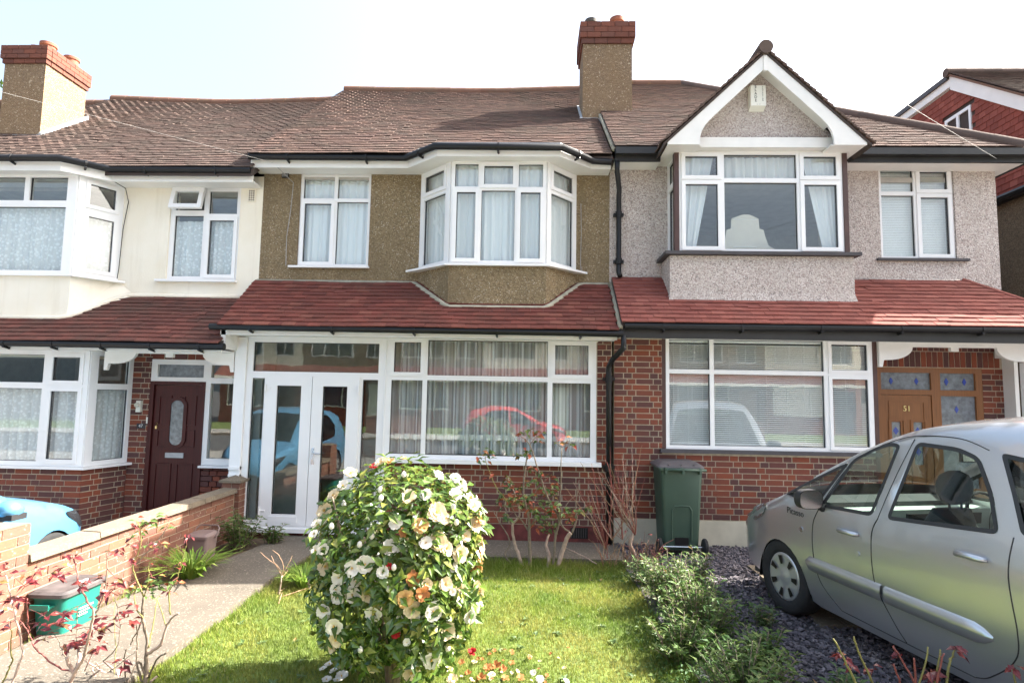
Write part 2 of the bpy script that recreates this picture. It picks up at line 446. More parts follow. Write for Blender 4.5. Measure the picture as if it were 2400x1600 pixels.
M['leaf_cam'] = varied('camellia_leaf', [(0, (0.042,0.088,0.015)), (0.45, (0.075,0.135,0.022)), (0.8, (0.13,0.19,0.032)), (1, (0.23,0.23,0.045))], 0.27, 0.6, 0.25)
M['leaf_green'] = varied('green_leaf', [(0, (0.05,0.105,0.02)), (0.5, (0.085,0.15,0.032)), (1, (0.15,0.19,0.05))], 0.5, 0.4, 0.25)
M['leaf_mix'] = varied('spring_leaf', [(0, (0.06,0.12,0.028)), (0.45, (0.10,0.15,0.035)), (0.62, (0.16,0.16,0.04)), (0.72, (0.30,0.10,0.03)), (1, (0.32,0.06,0.03))], 0.45, 0.4, 0.2)
M['leaf_grey'] = varied('greyish_leaf', [(0, (0.055,0.105,0.03)), (0.6, (0.095,0.15,0.045)), (0.92, (0.17,0.22,0.08)), (1, (0.28,0.11,0.03))], 0.5, 0.4, 0.2)
M['leaf_red'] = varied('red_leaf', [(0, (0.10,0.018,0.022)), (0.5, (0.17,0.025,0.030)), (0.85, (0.25,0.05,0.035)), (1, (0.17,0.13,0.04))], 0.35, 0.5, 0.22)
M['leaf_lily'] = varied('strap_leaf', [(0, (0.12,0.22,0.03)), (0.6, (0.19,0.30,0.04)), (1, (0.28,0.36,0.07))], 0.45, 0.4, 0.3)
M['bark'] = plain('bark', (0.20,0.155,0.115), 0.9, 0.3, 25, bump=0.5)
M['bark_pale'] = plain('pale_bark', (0.40,0.29,0.23), 0.85, 0.25, 20, bump=0.4)
M['bark_green'] = plain('green_stem', (0.22,0.20,0.06), 0.7, 0.3, 20)
M['bark_red'] = plain('red_stem', (0.25,0.075,0.06), 0.6, 0.3, 20)
M['twig_tan'] = plain('tan_twig', (0.32,0.20,0.12), 0.85, 0.3, 20)
def petal(name, a, b):
    t = NT(name)
    c = t.mix(t.noise(22, 3), a, b)
    t.pbr(c, 0.6, None, spec=0.2)
    tl = t.n('ShaderNodeBsdfTranslucent'); t.l(c, tl.inputs[0])
    m = t.n('ShaderNodeMixShader'); m.inputs[0].default_value = 0.25
    t.l(t.p.outputs[0], m.inputs[1]); t.l(tl.outputs[0], m.inputs[2]); t.l(m.outputs[0], t.out.inputs[0]); return t.mat
M['petal_white'] = petal('white_petal', (0.80,0.77,0.72), (0.78,0.72,0.62))
M['petal_cream'] = petal('cream_petal', (0.78,0.68,0.50), (0.74,0.60,0.38))
M['petal_peach'] = petal('faded_peach_petal', (0.72,0.50,0.25), (0.62,0.33,0.10))
M['petal_brown'] = petal('withered_petal', (0.46,0.20,0.07), (0.33,0.13,0.05))
M['petal_red'] = petal('red_petal', (0.42,0.02,0.03), (0.35,0.015,0.02))
M['stamen'] = plain('stamen', (0.65,0.42,0.08), 0.7)
# --- vehicles and bins
def paint(name, col, rough=0.28, metal=0.75, coat=0.6):
    t = NT(name)
    fl = t.vor(900)
    sep = t.n('ShaderNodeSeparateColor'); t.l(fl, sep.inputs[0])
    c = t.mix(t.math('MULTIPLY', sep.outputs[0], 0.25), col, tuple(min(1, x*1.35) for x in col))
    dirt = t.ramp(t.noise(2.5, 6, 0.65), [(0.45, (0,0,0)), (0.85, (0.10,)*3)])
    c = t.mix(dirt, c, (0.30,0.27,0.22))
    return t.pbr(c, t.math('ADD', rough, t.math('MULTIPLY', dirt, 0.4)), None, metal, **{'Coat Weight': coat, 'Coat Roughness': 0.02})
M['silver'] = paint('silver_car_paint', (0.50,0.515,0.54), 0.28, 0.75, 1.0)
M['blue'] = paint('sky_blue_car_paint', (0.12,0.36,0.60), 0.28, 0.4)
M['redcar'] = paint('red_car_paint', (0.50,0.02,0.02), 0.3, 0.1)
M['tyre'] = plain('tyre_rubber', (0.018,0.018,0.019), 0.85, 0.2, 20, bump=0.3)
M['hub'] = plain('hubcap_silver', (0.52,0.53,0.54), 0.35, 0.05, metal=0.6)
M['trim'] = plain('dark_trim', (0.025,0.025,0.028), 0.55, 0.1)
M['dash'] = plain('grey_dashboard', (0.30,0.33,0.31), 0.7, 0.05)
M['seat'] = plain('dark_upholstery', (0.045,0.05,0.06), 0.9, 0.2)
M['lamp'] = glass('headlamp_lens', 1.5, (0.75,0.77,0.8))
M['lamp_in'] = plain('headlamp_reflector', (0.55,0.56,0.58), 0.2, 0.1, metal=0.9)
M['binbody'] = plain('green_bin_plastic', (0.045,0.082,0.058), 0.5, 0.12, 3, bump=0.1)
M['binlid'] = plain('grey_bin_lid', (0.10,0.088,0.092), 0.55, 0.15, 5)
M['boxgreen'] = plain('teal_box_plastic', (0.012,0.165,0.125), 0.4, 0.08, 4)
M['boxlid'] = plain('dusty_black_lid', (0.075,0.065,0.065), 0.65, 0.5, 7, bump=0.2)
M['caddy'] = plain('brown_caddy_plastic', (0.20,0.145,0.135), 0.6, 0.1)
M['alarm'] = plain('alarm_box_plastic', (0.78,0.78,0.70), 0.4, 0.02)
M['ink'] = plain('black_lettering', (0.02,0.02,0.02), 0.5)
M['slate_sign'] = plain('slate_plaque', (0.02,0.022,0.03), 0.4)
M['stain_blue'] = plain('blue_stained_glass', (0.03,0.06,0.33), 0.12, 0.2, 20, spec=0.8)
# ------------------------------------------------------------------ repeated pieces
def unit_cube(name, mat):
    b = MB(); b.box(-.5, .5, -.5, .5, -.5, .5)
    me = bpy.data.meshes.new(name); me.from_pydata(b.v, [], b.f); me.materials.append(mat); return me
_UC = {}
CUBE_V = np.array([(-.5,-.5,-.5),(.5,-.5,-.5),(.5,.5,-.5),(-.5,.5,-.5),(-.5,-.5,.5),(.5,-.5,.5),(.5,.5,.5),(-.5,.5,.5)])
CUBE_F = np.array([(3,2,1,0),(4,5,6,7),(0,1,5,4),(1,2,6,5),(2,3,7,6),(3,0,4,7)])
class Pieces:
    """alike pieces: the largest in view become objects, the rest one joined part"""
    def __init__(s, name, rest, mat, parent, limit=300):
        s.name, s.rest, s.mat, s.parent, s.limit, s.ms = name, rest, mat, parent, limit, []
    def add(s, m): s.ms.append(m)
    def done(s, vis=None):
        def key(m):
            p = m.translation
            k = cam_dist(p)
            q = p-CAM; x = q.dot(_r2)/max(q.dot(_fw), .1); y = q.dot(_u2)/max(q.dot(_fw), .1)
            if abs(x) > .9 or abs(y) > .6: k += 100
            if vis and not vis(p): k += 50
            return k
        s.ms.sort(key=key)
        ck = (s.name, s.mat.name)
        if ck not in _UC: _UC[ck] = unit_cube(s.name, s.mat)
        for m in s.ms[:s.limit]:
            o = link(s.name, _UC[ck], s.parent); o.matrix_basis = m
        rest = s.ms[s.limit:]
        if rest:
            A = np.array([[list(r) for r in m] for m in rest])
            V = np.einsum('nij,kj->nki', A[:, :3, :3], CUBE_V) + A[:, None, :3, 3]
            T = (CUBE_F[None]+8*np.arange(len(rest))[:, None, None]).reshape(-1, 4)
            o = arr_mesh(s.rest, V.reshape(-1, 3), T, s.mat, s.parent); o['kind'] = 'stuff'
            at = o.data.attributes.new('rnd', 'FLOAT', 'FACE'); at.data.foreach_set('value', np.repeat(np.random.default_rng(len(rest)).random(len(rest)), 6).astype(np.float32))
def mat3(c0, c1, c2, t):
    return Matrix(((c0.x, c1.x, c2.x, t.x), (c0.y, c1.y, c2.y, t.y), (c0.z, c1.z, c2.z, t.z), (0, 0, 0, 1)))
def brickwork(pc, F, u0, u1, z0, z1, holes=(), proud=0.004, thick=0.06, phase=0, course=0.075, d=0.0):
    nc = max(1, round((z1-z0)/course)); ch = (z1-z0)/nc
    U = Vector((F.u.x, F.u.y, 0)); N = Vector((F.n.x, F.n.y, 0)); Z = Vector((0, 0, 1))
    for k in range(nc):
        za, zb = z0+k*ch, z0+(k+1)*ch
        zc = (za+zb)/2
        pos = -0.16*((k+phase) % 2) + F_OFF(u0)
        st = (k+phase) % 2 == 0
        spans = [(u0, u1)]
        for h in holes:
            if h[2] < zc < h[3]:
                ns = []
                for a, b in spans:
                    if h[0] > a: ns.append((a, min(b, h[0])))
                    if h[1] < b: ns.append((max(a, h[1]), b))
                spans = [q for q in ns if q[1]-q[0] > .02]
        while pos < u1:
            L = .215 if st else .1025
            for a, b in spans:
                x0, x1 = max(pos, a), min(pos+L, b)
                if x1-x0 > .025:
                    jit = rng.uniform(-.0015, .0015)
                    c = F((x0+x1)/2, d+proud-thick/2+jit, zc+rng.uniform(-.001, .001))
                    pc.add(mat3(U*(x1-x0-.004), N*thick, Z*(ch-.0115+rng.uniform(-.0015, .0015)), c))
            pos += L+.010; st = not st
def F_OFF(u0): return u0-.05
def tile_plane(pc, O, U, S, intervals, length, gauge=0.1, tw=0.165, thick=0.014, sag=None, deck=None, jit=0.005):
    """O eaves origin, U along eaves, S up the slope (unit)"""
    Nn = U.cross(S).normalized()
    if Nn.z < 0: Nn = -Nn
    e = thick*1.05/gauge
    T = (S*math.cos(e) - Nn*math.sin(e)).normalized(); Nt = U.cross(T).normalized()
    if Nt.dot(Nn) < 0: Nt = -Nt
    tl = gauge+.055
    rows = int(length/gauge)
    for i in range(rows):
        s = i*gauge
        for a, b in intervals(s+gauge*.5):
            x = a - (tw*.5 if i % 2 else 0)
            while x < b:
                x0, x1 = max(x, a), min(x+tw, b)
                if x1-x0 > .03:
                    p = O + U*((x0+x1)/2) + S*(s+tl/2) + Nn*(thick*1.6+rng.uniform(-jit, jit)*.6)
                    if sag: p = p + Vector((0, 0, sag(p.x, p.y)))
                    tilt = rng.uniform(-jit, jit)*.5/tw
                    if rng.random() < .012: p = p - S*rng.uniform(.012, .035); tilt += rng.uniform(-.05, .05)
                    U2 = (U + Nn*tilt).normalized()
                    pc.add(mat3(U2*(x1-x0-.003), T*tl, Nt*thick, p))
                x += tw
    return rows
# ------------------------------------------------------------------ windows
def window(parent, F, rect, cells, d=0.0, mats=('pvc', 'glass'), sash=(), sill=None, name='window', fd=0.07, sash_w=0.03, gl=None, label=None, bead=True):
    """cells: glass openings (u0,u1,z0,z1); sash: indices with a proud opening frame"""
    fm, gm = M[mats[0]], M[mats[1]]
    b = MB(); holes = []
    for i, c in enumerate(cells): holes.append(c)
    for r in rect_holes(rect, holes): b.fbox(F, r[0], r[1], d-fd, d, r[2], r[3], 0)
    if bead:
        for i, (a0, a1, c0, c1) in enumerate(cells):
            w = sash_w if i in sash else 0.0
            a0, a1, c0, c1 = a0+w, a1-w, c0+w, c1-w
            for r in rect_holes((a0-.004, a1+.004, c0-.004, c1+.004), [(a0+.005, a1-.005, c0+.005, c1-.005)]):
                b.fbox(F, r[0], r[1], d-.05, d-.024+(.02 if i in sash else 0), r[2], r[3], 1)
    w_o = b.build(name, [fm, M['gasket']], parent)
    if label: w_o['label'] = label
    for i in sash:
        a0, a1, c0, c1 = cells[i]
        s = MB()
        for r in rect_holes((a0-.022, a1+.022, c0-.022, c1+.022), [(a0+sash_w, a1-sash_w, c0+sash_w, c1-sash_w)]):
            s.fbox(F, r[0], r[1], d-.045, d+.016, r[2], r[3])
        s.build('sash', fm, w_o)
    for i, (a0, a1, c0, c1) in enumerate(cells):
        w = sash_w if i in sash else 0.0
        p = MB(); dd = d-.034+(.02 if i in sash else 0)
        p.fbox(F, a0+w+.0005, a1-w-.0005, dd-.006, dd, c0+w+.0005, c1-w-.0005)
        p.build('pane', M[gl[i]] if gl and i in gl else gm, w_o)
    if sill:
        s = MB(); s.fbox(F, sill[0], sill[1], d-.02, d+sill[3], rect[2]-sill[2], rect[2]+.002)
        s.build('sill', M[sill[4]] if len(sill) > 4 else fm, w_o)
    return w_o
def curtain(F, u0, u1, z0, z1, d, mat, label, name='net_curtain', cat='curtain', amp=0.018, waves=None, scallop=0.0, group=None, gather=None):
    n = int((u1-u0)*60)+2; rows = 6
    w = waves or 11
    ph = [rng.uniform(0, 6.28) for _ in range(5)]
    V = []; Fc = []
    for j in range(rows+1):
        for i in range(n+1):
            u = u0+(u1-u0)*i/n; t = j/rows
            a = amp*(math.sin(u*w*2*math.pi+ph[0]+.9*math.sin(u*5+ph[1])) + .55*math.sin(u*w*1.73*2*math.pi+ph[2]) + .6*math.sin(u*w*.41*2*math.pi+ph[3]))
            z = z0+(z1-z0)*t
            if j == 0 and scallop: z += scallop*abs(math.sin(u*math.pi/.12))
            uu = u
            if gather: uu = gather(u, t)
            V.append(F(uu, d+a*(1-.25*t), z))
    for j in range(rows):
        for i in range(n):
            k = j*(n+1)+i; Fc.append((k, k+1, k+n+2, k+n+1))
    b = MB(); b.add(V, Fc)
    o = b.build(name, M[mat], None, True)
    return tag(o, label, cat, group)
def gutter(parent, pts, r=.046, name='gutter', mat='black', brackets=0.9):
    b = MB(); b.tube(pts, r, 10); o = b.build(name, M[mat], parent, True); sharp(o, 40)
    P = [Vector(p) for p in pts]
    for a, c in zip(P, P[1:]):
        L = (c-a).length; k = max(1, int(L/brackets)) if L > .4 else 0
        for i in range(k):
            q = a.lerp(c, (i+.5)/k); m = MB()
            dirx = (c-a).normalized(); nn = Vector((-dirx.y, dirx.x, 0))
            m.tube([q+dirx*-.014, q+dirx*.014], r*1.16, 10)
            pts2 = [q-nn*.03+Vector((0,0,-r)), q+nn*.10+Vector((0,0,-r*1.5))]
            m.tube(pts2, .016, 5)
            m.build('gutter_bracket', M['black'], o)
    return o
def offset_poly(pts, d):
    out = []
    for i in range(len(pts)):
        P = Vector(pts[i]); 
        ds = []
        if i > 0: ds.append((Vector(pts[i])-Vector(pts[i-1])).normalized())
        if i < len(pts)-1: ds.append((Vector(pts[i+1])-Vector(pts[i])).normalized())
        ns = [Vector((-q.y, q.x)) for q in ds]
        m = ns[0] if len(ns) == 1 else (ns[0]+ns[1]).normalized()
        k = 1 if len(ns) == 1 else 1/max(.3, m.dot(ns[0]))
        out.append((P.x+m.x*d*k, P.y+m.y*d*k))
    return out
def eaves(parent, line, back, z0, z1, mat='white', th=.025):
    """fascia board along plan polyline + soffit back to Y=back"""
    b = MB(); inner = offset_poly(line, th)
    for i in range(len(line)-1):
        a, c = line[i], line[i+1]; e, f = inner[i], inner[i+1]
        b.hexa([(a[0],a[1],z0),(c[0],c[1],z0),(f[0],f[1],z0),(e[0],e[1],z0),(a[0],a[1],z1),(c[0],c[1],z1),(f[0],f[1],z1),(e[0],e[1],z1)])
    b.build('fascia', M[mat], parent)
    s = MB()
    for i in range(len(line)-1):
        e, f = inner[i], inner[i+1]
        if abs(e[0]-f[0]) < 1e-6: continue
        s.hexa([(e[0],e[1],z0+.012),(f[0],f[1],z0+.012),(f[0],back,z0+.012),(e[0],back,z0+.012),(e[0],e[1],z0+.03),(f[0],f[1],z0+.03),(f[0],back,z0+.03),(e[0],back,z0+.03)])
    s.build('soffit', M[mat], parent)
def wall(parent, F, rect, holes, mat, d0=-.24, d1=0.0, name='wall'):
    b = MB()
    for r in rect_holes(rect, holes): b.fbox(F, r[0], r[1], d0, d1, r[2], r[3])
    return b.build(name, M[mat], parent)
def ridge(parent, P0, P1, mat, r=.11, step=.32, sag=None, tilt=True):
    P0, P1 = Vector(P0), Vector(P1); L = (P1-P0).length; n = max(1, round(L/step)); U = (P1-P0).normalized()
    for i in range(n):
        a = P0+U*(L*i/n-.008); c = P0+U*(L*(i+1)/n+.012)
        if sag: a = a+Vector((0,0,sag(a.x,a.y))); c = c+Vector((0,0,sag(c.x,c.y)))
        b = MB(); b.tube([a, c], [r, r*1.04], 12)
        o = b.build('ridge_tile', M[mat], parent, True); sharp(o, 40)
def slab(parent, pts, mat, name='roof_deck', th=.04):
    b = MB(); b.prism([Vector(p) for p in pts], (0, 0, -th)); return b.build(name, M[mat], parent)
def shell(parent, x0, x1, y0, yb=7.8, z1=5.0, zf=3.0):
    b = MB()
    b.box(x0+.02, x1-.02, yb, yb+.2, 0, z1+.1)
    b.box(x0+.002, x0+.11, .56, yb, 0.0, z1+.1); b.box(x1-.11, x1-.002, .56, yb, 0.0, z1+.1)
    b.box(x0+.11, x1-.11, .55, yb, zf-.1, zf+.1)
    b.box(x0+.11, x1-.11, .55, yb, z1-.02, z1+.05)
    b.box(x0+.11, x1-.11, 3.4, 3.5, 0, z1)
    b.box(x0+.11, x1-.11, .02, yb, -.05, .045, 1)
    o = b.build('inner_wall', [M['interior'], M['floorin']], parent); return o
def chimney(parent, x0, x1, y0, y1, zb, zs, zt, cap_out, pots, capmat='brick', flash=None):
    b = MB(); b.box(x0, x1, y0, y1, zb, zs)
    c = b.build('chimney', M['dash_chim'], parent)
    bars = 4; h = (zt-zs)/bars
    inner = MB(); inner.box(x0+.01, x1-.01, y0+.01, y1-.01, zs, zt-.01); inner.build('cap_core', M['mortar_old'], c)
    for k in range(bars):
        o = cap_out*(1.0 if k >= 1 else .55)
        a0, a1, b0, b1 = x0-o, x1+o, y0-o, y1+o; za, zb2 = zs+k*h+.004, zs+(k+1)*h-.004
        def run(p, q, fixed, face):
            L = q-p; n = max(2, round(L/.22)); off = .5 if k % 2 else 0
            e = [p]+[p+(i+off)*L/n for i in range(1, n)]+[q]
            if off: e = [p]+[p+(i+.5)*L/n for i in range(n)]+[q]
            for s, t in zip(e, e[1:]):
                m = MB()
                if face == 'x': m.box(s+.004, t-.004, fixed[0], fixed[1], za, zb2)
                else: m.box(fixed[0], fixed[1], s+.004, t-.004, za, zb2)
                m.build('brick', M['brick_chim'] if capmat == 'brick' else M['dash_chim'], c)
        run(a0, a1, (b0, b0+.1), 'x'); run(a0, a1, (b1-.1, b1), 'x')
        run(b0+.104, b1-.104, (a0, a0+.1), 'y'); run(b0+.104, b1-.104, (a1-.1, a1), 'y')
    t = MB(); t.hexa([(x0-cap_out+.02,y0-cap_out+.02,zt-.004),(x1+cap_out-.02,y0-cap_out+.02,zt-.004),(x1+cap_out-.02,y1+cap_out-.02,zt-.004),(x0-cap_out+.02,y1+cap_out-.02,zt-.004),(x0+.1,y0+.1,zt+.05),(x1-.1,y0+.1,zt+.05),(x1-.1,y1-.1,zt+.05),(x0+.1,y1-.1,zt+.05)])
    t.build('flaunching', M['mortar_old'], c)
    for px, py, hh, r, m in pots:
        p = MB(); p.lathe([(r*.95, 0), (r*.88, hh*.75), (r*1.04, hh*.78), (r*1.04, hh), (r*.8, hh), (r*.75, hh*.3), (0.001, hh*.3)], (px, py, zt+.02), n=18)
        o = p.build('chimney_pot', M[m], c, True); sharp(o, 40)
    if flash:
        for f in flash:
            m = MB(); m.prism(f[0], f[1]); m.build('flashing', M['lead'], c)
    return c
def leadline(parent, pts, r=.035, mat='cement', name='cement_fillet'):
    b = MB(); b.tube(pts, r, 7); return b.build(name, M[mat], parent, True)
def text(parent, s, size, loc, rot, mat, name, ext=.003, align='CENTER', spacing=1.0):
    cu = bpy.data.curves.new(name, 'FONT'); cu.body = s; cu.size = size; cu.extrude = ext; cu.align_x = align; cu.align_y = 'CENTER'
    cu.space_line = spacing; cu.resolution_u = 3
    tmp = bpy.data.objects.new(name, cu); COL.objects.link(tmp)
    dg = bpy.context.evaluated_depsgraph_get(); me = bpy.data.meshes.new_from_object(tmp.evaluated_get(dg))
    bpy.data.objects.remove(tmp); bpy.data.curves.remove(cu)
    me.materials.clear(); me.materials.append(M[mat])
    o = link(name, me, parent); o.location = loc; o.rotation_euler = rot
    return o
SL = .774
def roof_sag(x, y, c=-1.4, w=2.5, a=.05):
    return -a*max(0, 1-((x-c)/w)**2)*min(1, max(0, (y-.3)/3)) + .006*math.sin(x*2.3+y*1.7)

# ================================================================== HOUSE 49 (brown pebbledash)
h49 = thing('terraced_house', 'brown pebbledash terraced house with white double porch doors behind the camellia', 'house', (-1.44, 0, 0))
XL, XR = -3.95, 1.07
FU = facet((XL, .5), (XR, .5)); ux = lambda x: x-XL
W1 = (ux(-3.41), ux(-2.37), 3.68, 5.06)
wall(h49, FU, (0, XR-XL, 3.0, 5.2), [W1, (ux(-1.60), ux(.56), 3.3, 5.2)], 'dash_brown')
m1 = ux(-2.89)
cells = [(W1[0]+.042, m1-.025, 4.69, W1[3]-.045), (m1+.025, W1[1]-.042, 4.69, W1[3]-.045), (W1[0]+.042, m1-.025, W1[2]+.042, 4.64), (m1+.025, W1[1]-.042, W1[2]+.042, 4.64)]
window(h49, FU, W1, cells, d=-.03, sash=(2,), sill=(W1[0]-.1, W1[1]+.02, .025, .09))
curtain(FU, W1[0]+.03, W1[1]-.03, 3.72, 5.03, -.125, 'net', 'white net curtain with lace hem in the narrow window of the brown house')
# bay
bl, fl, fr, br = (-1.64, .5), (-1.14, 0.0), (.17, 0.0), (.60, .5)
b = MB(); b.prism([(bl[0], .48, 2.6), (fl[0], fl[1], 2.6), (fr[0], fr[1], 2.6), (br[0], .48, 2.6)], (0, 0, 1.02)); bay = b.build('bay_base', M['dash_brown'], h49)
ZB0, ZB1 = 3.63, 5.05
FA, FB, FC = facet(bl, fl), facet(fl, fr), facet(fr, br)
L = FA.L; window(h49, FA, (.0, L-.012, ZB0, ZB1), [(.09, L-.11, 4.70, ZB1-.06), (.09, L-.11, ZB0+.06, 4.63)], sash=(0,))
L = FB.L
a, c = fl[0], -.76
bu = lambda x: x-fl[0]
cells = [(.06, bu(-.765), 4.69, ZB1-.045), (bu(-.715), bu(-.265), 4.69, ZB1-.045), (bu(-.215), L-.06, 4.69, ZB1-.045), (.06, bu(-.765), ZB0+.045, 4.64), (bu(-.715), bu(-.265), ZB0+.045, 4.64), (bu(-.215), L-.06, ZB0+.045, 4.64)]
window(h49, FB, (.012, L-.012, ZB0, ZB1), cells, sash=(1, 3, 5))
L = FC.L; window(h49, FC, (.012, L, ZB0, ZB1), [(.09, L-.08, 4.70, ZB1-.06), (.09, L-.08, ZB0+.06, 4.63)], sash=(0,))
sl_ = MB(); so_ = offset_poly([(-1.78, .5), (fl[0]-.03, 0), (fr[0]+.03, 0), (.72, .5)], -.055); 
sl_.prism([(p[0], p[1], ZB0-.03) for p in so_], (0, 0, .028)); sl_.build('bay_sill', M['pvc'], h49)
for F_, nm in ((FA, 'left splay'), (FB, 'broad front'), (FC, 'right splay')):
    curtain(F_, .03, F_.L-.03, ZB0+.05, ZB1-.03, -.105, 'net', 'white net curtain in the %s of the brown house upper bay' % nm, amp=.02 if F_ is FB else .012)
# eaves, gutter
EL = [(-4.02, .22), (-1.78, .22), (-1.30, -.20), (.33, -.20), (.78, .22), (1.05, .22)]
eaves(h49, EL, .5, 5.03, 5.17)
b = MB()
for i in range(1, 4):
    F_ = facet(EL[i], EL[i+1]); 
b.prism([(EL[1][0], .5, 5.06), (EL[1][0], EL[1][1]+.03, 5.06), (EL[2][0]+.02, EL[2][1]+.03, 5.06), (EL[3][0]-.02, EL[3][1]+.03, 5.06), (EL[4][0], EL[4][1]+.03, 5.06), (EL[4][0], .5, 5.06)], (0, 0, -.012)); b.build('bay_soffit', M['white'], h49)
gp = offset_poly(EL, -.06)
gutter(h49, [(p[0], p[1], 5.165-.012*i) for i, p in enumerate(gp)])
b = MB(); b.prism([(p[0], p[1], 5.20) for p in [(EL[1][0]+.02, .42)]+EL[1:5]+[(EL[4][0]-.02, .42)]], (0, 0, .02)); b.build('bay_lead_roof', M['lead'], h49)
# main roof
roof49 = slab(h49, [(-4.02, .14, 5.17), (1.07, .14, 5.17), (1.07, 4.0, 5.17+3.86*SL), (-4.02, 4.0, 5.17+3.86*SL)], 'felt', 'roof')
slab(h49, [(-4.02, 4.0, 8.157), (1.07, 4.0, 8.157), (1.07, 8.1, 5.1), (-4.02, 8.1, 5.1)], 'tile', 'rear_roof')
b = MB(); b.prism([(XL+.02, .52, 5.0), (XL+.02, 4, 8.0), (XL+.02, 7.8, 5.0)], (.1, 0, 0)); b.prism([(XR-.02, .52, 5.0), (XR-.02, 4, 8.05), (XR-.02, 7.8, 5.0)], (-.1, 0, 0)); b.build('party_wall', M['dash_brown'], h49)
Sv = Vector((0, 1, SL)).normalized(); LEN = 3.86*math.sqrt(1+SL*SL)
pc = Pieces('tile', 'tile_courses', M['tile'], roof49)
tile_plane(pc, Vector((-4.02, .12, 5.175)), Vector((1, 0, 0)), Sv, lambda s: [(0, 5.07)], LEN-.05, .098, sag=roof_sag)
pc.done()
ridge(roof49, (-4.0, 4.0, 8.17), (1.05, 4.0, 8.17), 'ridge', sag=roof_sag)
# chimney
chimney(h49, .79, 1.62, 1.86, 2.62, 6.0, 7.86, 8.24, .055, [(.96, 2.25, .28, .105, 'pot_dark'), (1.42, 2.25, .30, .125, 'pot'), (1.2, 2.4, .18, .1, 'pot')], 'brick',
        [([(.74, 1.80, 6.43), (1.10, 1.80, 6.43), (1.10, 1.86, 6.47), (.74, 1.86, 6.47)], (0, .05, .12)), ([(1.10, 1.79, 6.56), (1.66, 1.79, 6.56), (1.66, 1.86, 6.62), (1.10, 1.86, 6.62)], (0, .05, .09)), ([(.75, 1.84, 6.45), (.79, 1.84, 6.45), (.79, 2.66, 7.08), (.75, 2.66, 7.08)], (0, 0, .10))])
# lean-to roof
LZ, LY, LS = 2.705, -.42, .80
Lv = Vector((0, 1, LS)).normalized(); LLEN = .92*math.sqrt(1+LS*LS)
roofL49 = slab(h49, [(-3.99, LY, LZ), (1.085, LY, LZ), (1.085, .5, LZ+.92*LS), (-3.99, .5, LZ+.92*LS)], 'felt', 'porch_roof')
pc = Pieces('tile', 'tile_courses', M['tile_red'], roofL49)
tile_plane(pc, Vector((-3.99, LY-.03, LZ-.012)), Vector((1, 0, 0)), Lv, lambda s: [(0, 5.06)], LLEN+.05, .098, sag=lambda x, y: .004*math.sin(x*3))
pc.done()
leadline(h49, [(-3.97, .5, 3.45), (-1.72, .49, 3.44), (-1.66, .43, 3.42), (-1.17, -.03, 3.06), (-1.1, -.045, 3.03), (.14, -.045, 3.03), (.22, -.02, 3.07), (.63, .44, 3.43), (.7, .49, 3.45), (1.06, .5, 3.45)], .038)
leadline(h49, [(1.09, .5, 3.47), (1.09, LY, LZ+.05)], .03)
EL2 = [(-4.0, LY+.07), (1.06, LY+.07)]
eaves(h49, EL2, .02, 2.60, 2.70)
gutter(h49, [(-4.10, LY, 2.695), (1.12, LY, 2.675)], .043)
b = MB(); b.box(-3.99, -3.93, LY+.07, .02, 2.42, 2.70); b.prism([(-3.96, LY+.07, 2.70), (-3.96, .49, 2.70), (-3.96, .49, 3.40)], (.03, 0, 0)); b.build('verge_board', M['white'], h49)
# ground floor: window and porch
FL = facet((XL, 0), (XR, 0))
x = ux
FW = (x(-1.93), x(.84), 1.05, 2.64)
c0, c1, c2, c3 = x(-1.93)+.075, x(-1.395), x(.235), x(.84)-.075
tz = 2.10
cells = [(c0, c1-.045, tz+.04, 2.595), (c1+.015, c2-.03, tz+.035, 2.60), (c2+.035, c3, tz+.04, 2.585),
         (c0, c1-.045, 1.105, tz-.035), (c1+.015, c2-.03, 1.10, tz-.03), (c2+.035, c3, 1.105, tz-.04)]
window(h49, FL, FW, cells, sash=(0, 2), sill=(FW[0]-.02, FW[1]+.06, .05, .10))
curtain(FL, FW[0]+.02, FW[1]-.02, 1.10, 2.6, -.18, 'net_thin', 'long sheer net curtain in the wide ground floor window of the brown house', amp=.04, waves=8)
curtain(FL, FW[0]+.02, FW[1]-.02, 1.27, 1.36, -.165, 'drape', 'white lace band across the sheer curtain of the brown house', name='lace_band', amp=.03, waves=9, scallop=.03)
PW = (x(-3.80), x(-1.945), .135, 2.60)
d0, d1, dm = x(-3.50), x(-2.30), x(-2.90)
cells = [(x(-3.72), x(-2.03), 2.15, 2.54), (x(-3.72), x(-3.55), .22, 2.06), (x(-2.235), x(-2.03), .22, 2.06), (d0, d1, .16, 2.075)]
porch = window(h49, FL, PW, cells[:3]+[], d=.0, mats=('pvc', 'glass_wavy'), name='porch_frame') if False else None
b = MB()
for r in rect_holes(PW, cells): b.fbox(FL, r[0], r[1], -.07, 0, r[2], r[3], 0)
for (a0, a1, q0, q1) in cells[:3]:
    for r in rect_holes((a0-.004, a1+.004, q0-.004, q1+.004), [(a0+.006, a1-.006, q0+.006, q1-.006)]): b.fbox(FL, r[0], r[1], -.05, -.024, r[2], r[3], 1)
porch = b.build('porch_frame', [M['pvc'], M['gasket']], h49)
for (a0, a1, q0, q1) in cells[:3]:
    p = MB(); p.fbox(FL, a0, a1, -.04, -.034, q0, q1); p.build('pane', M['glass_wavy'], porch)
